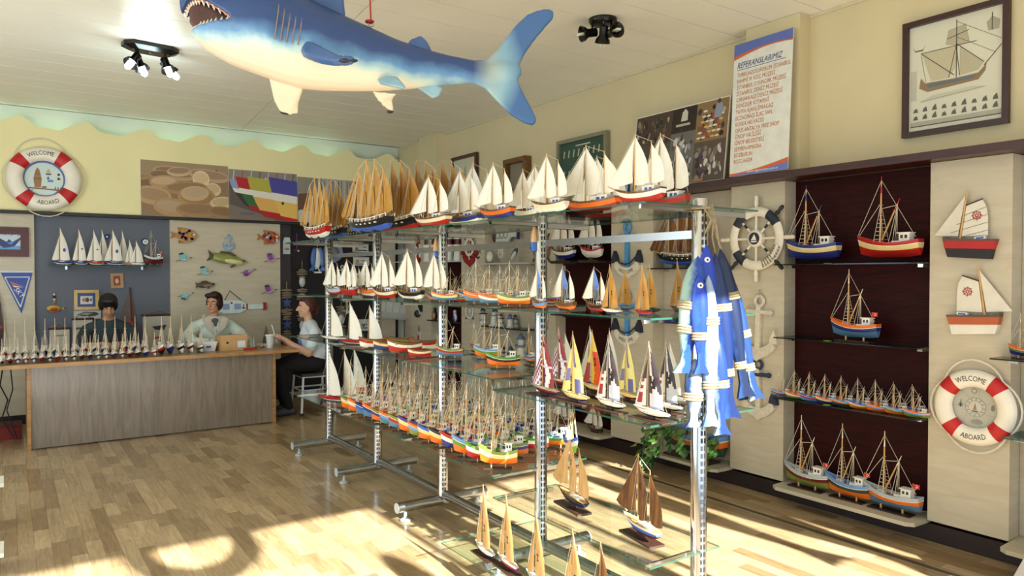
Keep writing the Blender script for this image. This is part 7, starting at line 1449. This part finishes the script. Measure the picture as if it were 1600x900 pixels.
# post clips: small wooden men on the crossbar ends
for px, py, Y in ((684, 391, PY[2]+.06), (838, 377, PY[3]+.06)):
    p = WX(px, py, 2.38); t = thing('hanging_doll', 'small pointed wooden doll with blue base by the %s post' % ('third' if px < 700 else 'fourth'), 'ornament', (2.365, p.y, p.z-.055)); ob('base', MB().lathe([(.012, 0), (.020, .01), (.019, .05)], 10), M('#2f62b8', .4), t, sm=True); ob('body', MB().lathe([(.019, .05), (.017, .09), (.004, .135)], 10), M('#d9a878', .5), t, sm=True); ob('hanger', MB().tube([(0, 0, .13), (.02, 0, .15)], .002, 4), ROPE, t)

# ================================================================ WOODEN FISH ON THE NEAR POST
def wood_fish(label, P0, P1, W_, c1, c2, belly=None, eye=True, facing=-1.9, group='painted wooden fish hung on the near post', bands=(.35, .75), flat=.55):
    """long painted wooden fish hanging head up; P0 head, P1 tail (world points)"""
    P0, P1 = Vector(P0), Vector(P1); ax = (P1-P0); L_ = ax.length; t = thing('wooden_fish', label, 'wooden fish', P0, group=group)
    d = ax.normalized(); side = Vector((math.cos(facing), math.sin(facing), 0)); side = (side-d*side.dot(d)).normalized(); w = d.cross(side)
    M4 = Matrix((( side.x, w.x, d.x, P0.x), (side.y, w.y, d.y, P0.y), (side.z, w.z, d.z, P0.z), (0, 0, 0, 1))); t.matrix_world = M4    # local z along the fish, x across, -y out
    prof = [(0, .012), (.04, .16), (.12, .34), (.25, .47), (.42, .5), (.6, .42), (.75, .27), (.83, .2)]; rings = []
    for f_, r_ in prof:
        rings.append([Vector((r_*W_*math.cos(2*PI*j/14), r_*W_*flat*math.sin(2*PI*j/14), f_*L_)) for j in range(14)])
    m = bpy.data.materials.new('painted_fish'); m.use_nodes = True; nt = m.node_tree; b = nt.nodes['Principled BSDF']; b.inputs['Roughness'].default_value = .3
    tc = nt.nodes.new('ShaderNodeTexCoord'); sp = nt.nodes.new('ShaderNodeSeparateXYZ'); nt.links.new(tc.outputs['Object'], sp.inputs[0]); n = nt.nodes.new('ShaderNodeTexNoise'); n.inputs['Scale'].default_value = 28; nt.links.new(tc.outputs['Object'], n.inputs['Vector'])
    a = nt.nodes.new('ShaderNodeMath'); a.operation = 'MULTIPLY_ADD'; a.inputs[1].default_value = 1/W_; nt.links.new(sp.outputs['X'], a.inputs[0]); a.inputs[2].default_value = .33
    a2 = nt.nodes.new('ShaderNodeMath'); a2.operation = 'MULTIPLY_ADD'; a2.inputs[1].default_value = .35; nt.links.new(n.outputs['Fac'], a2.inputs[0]); nt.links.new(a.outputs[0], a2.inputs[2])
    cr = nt.nodes.new('ShaderNodeValToRGB'); cr.color_ramp.elements[0].position = .22; cr.color_ramp.elements[0].color = (*lin(c2), 1); cr.color_ramp.elements[1].position = .45; cr.color_ramp.elements[1].color = (*lin(c1), 1); nt.links.new(a2.outputs[0], cr.inputs['Fac']); nt.links.new(cr.outputs['Color'], b.inputs['Base Color'])
    ob('body', MB().loft(rings), m, t, sm=True)
    tl_ = [(-.16*W_, .78*L_), (.16*W_, .78*L_), (.2*W_, .9*L_), (.46*W_, L_*1.0), (.1*W_, .985*L_), (-.42*W_, L_*.995), (-.2*W_, .9*L_)]
    ob('tail', MB().prism(tl_, -.012, .012, Matrix(((1, 0, 0, 0), (0, 0, 1, 0), (0, 1, 0, 0), (0, 0, 0, 1)))), m, t)
    for bnd in bands:
        i = max(k for k in range(len(prof)) if prof[k][0] <= bnd); f0, r0 = prof[i]; f1, r1 = prof[min(i+1, len(prof)-1)]; rr_ = (r0+(r1-r0)*((bnd-f0)/max(.01, f1-f0)))*W_+.002
        for dz in (-.011, 0, .011): ob('rope_band', MB().tube([(rr_*1.03*math.cos(2*PI*j/16), rr_*flat*1.05*math.sin(2*PI*j/16), bnd*L_+dz) for j in range(16)], .005, 5, closed=True), ROPE, t)
    if eye:
        for s_ in (-1, 1):
            e = ob('eye', MB().ellipsoid((0, s_*.17*W_*flat*1.75, .115*L_), (.012, .006, .012), 10, 6), WHITE, t, sm=True); ob('pupil', MB().ellipsoid((0, s_*(.17*W_*flat*1.75+.004), .115*L_), (.005, .004, .005), 8, 5), BLACK, e, sm=True)
    return t
Dp = PR((2.4, 2.068, 1))[2]
for px0, py0, px1, py1, W_, dd, c1, c2, lab, eye, bands in (
    (1091, 400, 1068, 585, .105, -.17, '#1f449c', '#8fb0a8', 'wooden fish, pale green and blue, leftmost on the post', False, (.42, .62)),
    (1104, 382, 1101, 592, .085, -.12, '#1c3cb0', '#2747b8', 'bright blue wooden fish with white eye, highest on the post', True, (.55,)),
    (1093, 428, 1095, 585, .07, -.20, '#1a38ac', '#2b50c4', 'bright blue wooden fish with white eye, lower one in front', True, (.62,)),
    (1107, 430, 1110, 668, .075, -.19, '#93a6b8', '#4a6a9c', 'white and silver wooden fish hanging in front of the post', False, (.3, .72)),
    (1117, 395, 1143, 655, .085, -.09, '#0f2454', '#1c4488', 'dark speckled blue wooden fish right of the post, longest', False, (.33, .72)),
    (1125, 388, 1166, 622, .085, -.06, '#0c1c3c', '#1a3a6c', 'dark navy wooden fish with rope bands, rightmost but one', False, (.32, .78)),
    (1135, 420, 1182, 625, .075, -.03, '#1a3664', '#8da2b4', 'navy and white wooden fish, rightmost of the bunch', False, (.5, .75)),
    (1086, 560, 1083, 668, .08, -.17, '#8d9aa6', '#1a3564', 'white and navy wooden fish at the lower left of the bunch', False, (.55,)),
    (1118, 520, 1128, 680, .08, -.12, '#1a3580', '#7f94ac', 'blue and white wooden fish hanging lowest behind the post', False, (.5,))):
    a, b = FZ(px0, py0, Dp+dd), FZ(px1, py1, Dp+dd); wood_fish(lab, a, b, W_, c1, c2, eye=eye, bands=bands, facing=-YAW)
cordt = thing('hanging_ropes', 'thin hemp ropes tying the wooden fish to the near post', 'rope', (2.4, 2.03, 1.85))
for k, (dx, x1, y1) in enumerate(((-.02, 1093, 402), (0.0, 1105, 384), (.01, 1118, 397), (.02, 1127, 390), (.03, 1136, 420))):
    e = FZ(x1, y1, Dp-.03)-Vector((2.4, 2.03, 1.85)); ob('strand', MB().tube([(dx, .0, .03+.004*k), (dx*.5-.0, -.03, -.02), (e.x*.6, e.y*.6, e.z*.55), e], .004, 5), ROPE, cordt, sm=True)
ob('coil', MB().torus(.040, .006, 18, 6, (0, .035, .03)), ROPE, cordt, sm=True)

# ================================================================ COUNTER THINGS
zc = .8005
p = WY(325, 545, 8.05); t = thing('paper_tub', 'white folded paper tub on the counter, left of the cardboard box', 'box', (p.x, 8.12, zc), .1, scale=.8)
ob('tub', MB().loft([[Vector((x*.085, y*.07, 0)) for x, y in ((-1, -1), (1, -1), (1, 1), (-1, 1))], [Vector((x*.11, y*.09, .12)) for x, y in ((-1, -1), (1, -1), (1, 1), (-1, 1))]]), M('#dfe3e2', .6), t); ob('rim', MB().box((-.115, -.095, .115), (.115, .095, .125)), M('#e9ebea', .6), t); ob('mark', MB().box((-.03, -.088, .05), (.03, -.079, .075)), M('#4a5a8c', .6), t)
p = WY(364, 540, 8.05); t = thing('cardboard_box', 'tan cardboard box with a small label on the counter before the woman', 'box', (p.x, 8.12, zc), .06)
ob('carton', MB().box((-.135, -.10, 0), (.135, .10, .155)), M('#c99f6a', .7, 0, .05, 20), t); ob('flap', MB().box((-.135, -.10, .155), (.135, -.0, .16)), M('#d4ad7a', .7), t); ob('label', MB().box((.035, -.1015, .03), (.115, -.1002, .10)), M('#d5dfe4', .5), t); ob('hole', MB().lathe([(.013, -.001), (.013, .001)], 12, M4=Matrix.Translation((-.07, -.1004, .085)) @ Matrix.Rotation(PI/2, 4, 'X')), BLACK, t)
p = WY(422, 535, 8.1); t = thing('paper_cup', 'white paper cup standing on the counter right of the box', 'cup', (p.x, 8.1, zc)); ob('cup', MB().lathe([(.032, 0), (.044, .13), (.041, .13)], 18), M('#cfd4d4', .5), t, sm=True); ob('saucer_lid', MB().lathe([(.052, .13), (.055, .137), (.05, .145)], 18), M('#e6e8e6', .5), t, sm=True)
t = thing('stapler', 'small red tool lying on the counter by the cup', 'tool', (WY(391, 546, 7.98).x, 7.98, zc)); ob('body', MB().box((-.065, -.015, 0), (.065, .015, .022)), M('#b0281c', .4), t); ob('handle', MB().box((.04, -.01, .022), (.07, .01, .03)), BLACK, t)
for i, px in enumerate((392, 397)):
    t = thing('glue_bottle', 'clear little bottle on the counter, %s of two' % ('left' if i == 0 else 'right'), 'bottle', (WY(px, 540, 8.12).x, 8.12+.02*i, zc)); ob('body', MB().lathe([(.016, 0), (.016, .07), (.006, .09)], 12), M('#c9d6d8', .15, 0, .05, Alpha=.6) , t, sm=True); ob('nozzle', MB().lathe([(.005, .09), (.002, .13)], 8), M('#d8dad6', .4), t)
t = thing('wood_scraps', 'heap of pale wooden parts on the counter behind the cup', 'wood pieces', (WY(407, 535, 8.25).x, 8.25, zc)); r = random.Random(9)
for k in range(9): ob('piece', MB().box((-.05, -.008, 0), (.05, .008, .012)), M('#d9c9ac', .7, 0, .1, 20), t, (r.uniform(-.06, .06), r.uniform(-.04, .04), .0+.0125*(k//3)), (0, 0, r.uniform(0, 3)))
t = thing('tool_rack', 'dark reddish tray of tools on the counter behind the white tub', 'tray', (WY(337, 545, 8.22).x, 8.24, zc)); ob('tray', MB().box((-.10, -.05, 0), (.13, .05, .05)), M('#6a2a1c', .5), t); ob('tool', MB().tube([(-.05, 0, .05), (-.06, 0, .12)], .008, 6), M('#a8a49a', .4), t)
for k in range(3): ob('red_stick', MB().box((.0+.03*k, -.03, .05), (.02+.03*k, .03, .06)), M('#a83a20', .5), t)
t = thing('dark_cutout', 'small dark triangular sail cut-out standing on the counter', 'sail piece', (WY(416, 530, 8.42).x, 8.42, zc)); ob('sail', MB().prism([(-.05, 0), (.05, 0), (.0, .24)], -.006, .006, Matrix.Rotation(PI/2, 4, 'X')), M('#5a5850', .6), t); ob('foot', MB().box((-.05, -.04, 0), (.05, .04, .006)), M('#3a3024', .6), t)
# stool
st = thing('white_stool', 'white metal stool under the woman in profile', 'stool', (SX, SY, 0)); WM = M('#d6dcdc', .35)
ob('seat', MB().box((-.19, -.18, .44), (.19, .18, .47)), M('#3a3436', .6), st)
for sx_, sy_ in ((-1, -1), (1, -1), (1, 1), (-1, 1)):
    l_ = ob('leg', MB().tube([(sx_*.17, sy_*.16, .44), (sx_*.20, sy_*.19, .02)], .014, 8), WM, st, sm=True); ob('foot_cap', MB().lathe([(.018, 0), (.018, .03)], 8, (sx_*.20, sy_*.19, 0)), BLACK, l_)
for a, b in (((-1, -1), (1, -1)), ((1, -1), (1, 1)), ((1, 1), (-1, 1)), ((-1, 1), (-1, -1))):
    ob('stretcher', MB().tube([(a[0]*.182, a[1]*.172, .28), (b[0]*.182, b[1]*.172, .28)], .010, 6), WM, st); ob('seat_rail', MB().tube([(a[0]*.171, a[1]*.161, .435), (b[0]*.171, b[1]*.161, .435)], .013, 6), WM, st)
# left edge: shelf boards of a display just outside the view
for py, lab in ((743, 'corner of a white board at the left edge, upper'), (845, 'corner of a white board at the left edge, lower')):
    p = FL(6, py, .30 if py < 800 else .12); z_ = .30 if py < 800 else .12
    t = thing('white_low_table', lab, 'table', (p.x-.3, p.y, 0)); ob('top', MB().box((-.32, -.22, z_-.022), (.30, .0, z_)), M('#dcdacb', .5), t)
    for lx in (-.28, .24):
        for ly in (-.2, -.05): ob('leg', MB().box((lx, ly, 0), (lx+.03, ly+.03, z_-.022)), M('#c9c6b8', .5), t)
# bag at the lower right corner
p = FL(1612, 905, .0)
t = thing('striped_bag', 'white bag with purple edging and pink dot in the lower right corner', 'bag', (FL(1625, 905, .1).x, FL(1625, 905, .1).y, 0), -YAW); ob('body', MB().prism([(-.14, 0), (.2, 0), (.2, .42), (.05, .34)], -.06, .06, Matrix.Rotation(PI/2, 4, 'X')), M('#dcd9d6', .6, 0, .1, 8), t)
ob('piping', MB().tube([(-.14, -.062, 0), (.05, -.062, .34), (.2, -.062, .42)], .006, 5), M('#4a3f8a', .5), t); ob('pink_dot', MB().lathe([(.06, 0), (.06, .006)], 16, M4=Matrix.Translation((.03, -.06, .09)) @ Matrix.Rotation(PI/2, 4, 'X')), M('#c4246a', .5), t); ob('green_dot', MB().lathe([(.03, 0), (.03, .005)], 12, M4=Matrix.Translation((.03, -.06, .20)) @ Matrix.Rotation(PI/2, 4, 'X')), M('#7a9a4a', .5), t)
# cables under the left end of the counter
t = thing('power_cable', 'black cables hanging under the left end of the counter', 'cable', (.02, 8.5, 0)); ob('strand', MB().tube([(-.05, 0, .76), (-.08, -.03, .55), (-.02, 0, .40), (-.07, .02, .22), (.03, -.05, .02)], .007, 6), BLACK, t, sm=True); ob('strand', MB().tube([(.0, .03, .76), (.02, .0, .5), (-.03, .02, .3), (.05, -.02, .02)], .006, 6), BLACK, t, sm=True)
t = thing('red_mat', 'dark red box on the floor under the left end of the counter', 'box', (-.02, 8.72, 0)); ob('crate', MB().box((-.16, -.15, 0), (.13, .15, .12)), M('#7a1c16', .7), t); ob('crate_lid', MB().box((-.165, -.155, .12), (.135, .155, .135)), M('#5a1410', .7), t)
# ================================================================ SHOP WINDOW ORNAMENTS (behind the camera; they shade the sunlit floor, fish added for the streaks)
wr_ = life_ring('life ring hanging in the shop window behind the viewer', Matrix.Translation((.88, YF+.10, 2.93)) @ Matrix.Rotation(PI/2, 4, 'X'), .285, .075, False)
for c in list(wr_.children):
    if c.name.split('.')[0] in ('picture_disc', 'backing'): bpy.data.objects.remove(c)
for k, (x, z0, L_, w_) in enumerate(((3.42, 2.6, .6, .12), (3.76, 2.9, 1.3, .22), (4.08, 2.95, 1.6, .34), (2.85, 2.2, .6, .16), (1.75, 2.5, .6, .16))):
    wood_fish('added wooden fish, unseen in the shop window, shading the floor in streaks, %s' % ordinal(k), (x, YF+.08, z0), (x+.05, YF+.08, z0-L_), w_, '#2a55b0', '#cfdce6', eye=False, facing=0, group='added fish in the shop window', bands=(.4,))
bad = [k for k, v in _labels.items() if len(v) > 1 and (None in v or len(set(v)) > 1)]
if bad: print('DUPLICATE LABELS', bad[:20])
long_ = [k for k in _labels if len(k.split()) > 16 or len(k.split()) < 4]
if long_: print('LABEL LENGTH', long_[:20])
print('objects', len(bpy.data.objects), 'multi', [(k, len(v)) for k, v in _labels.items() if len(v) > 1][:20])
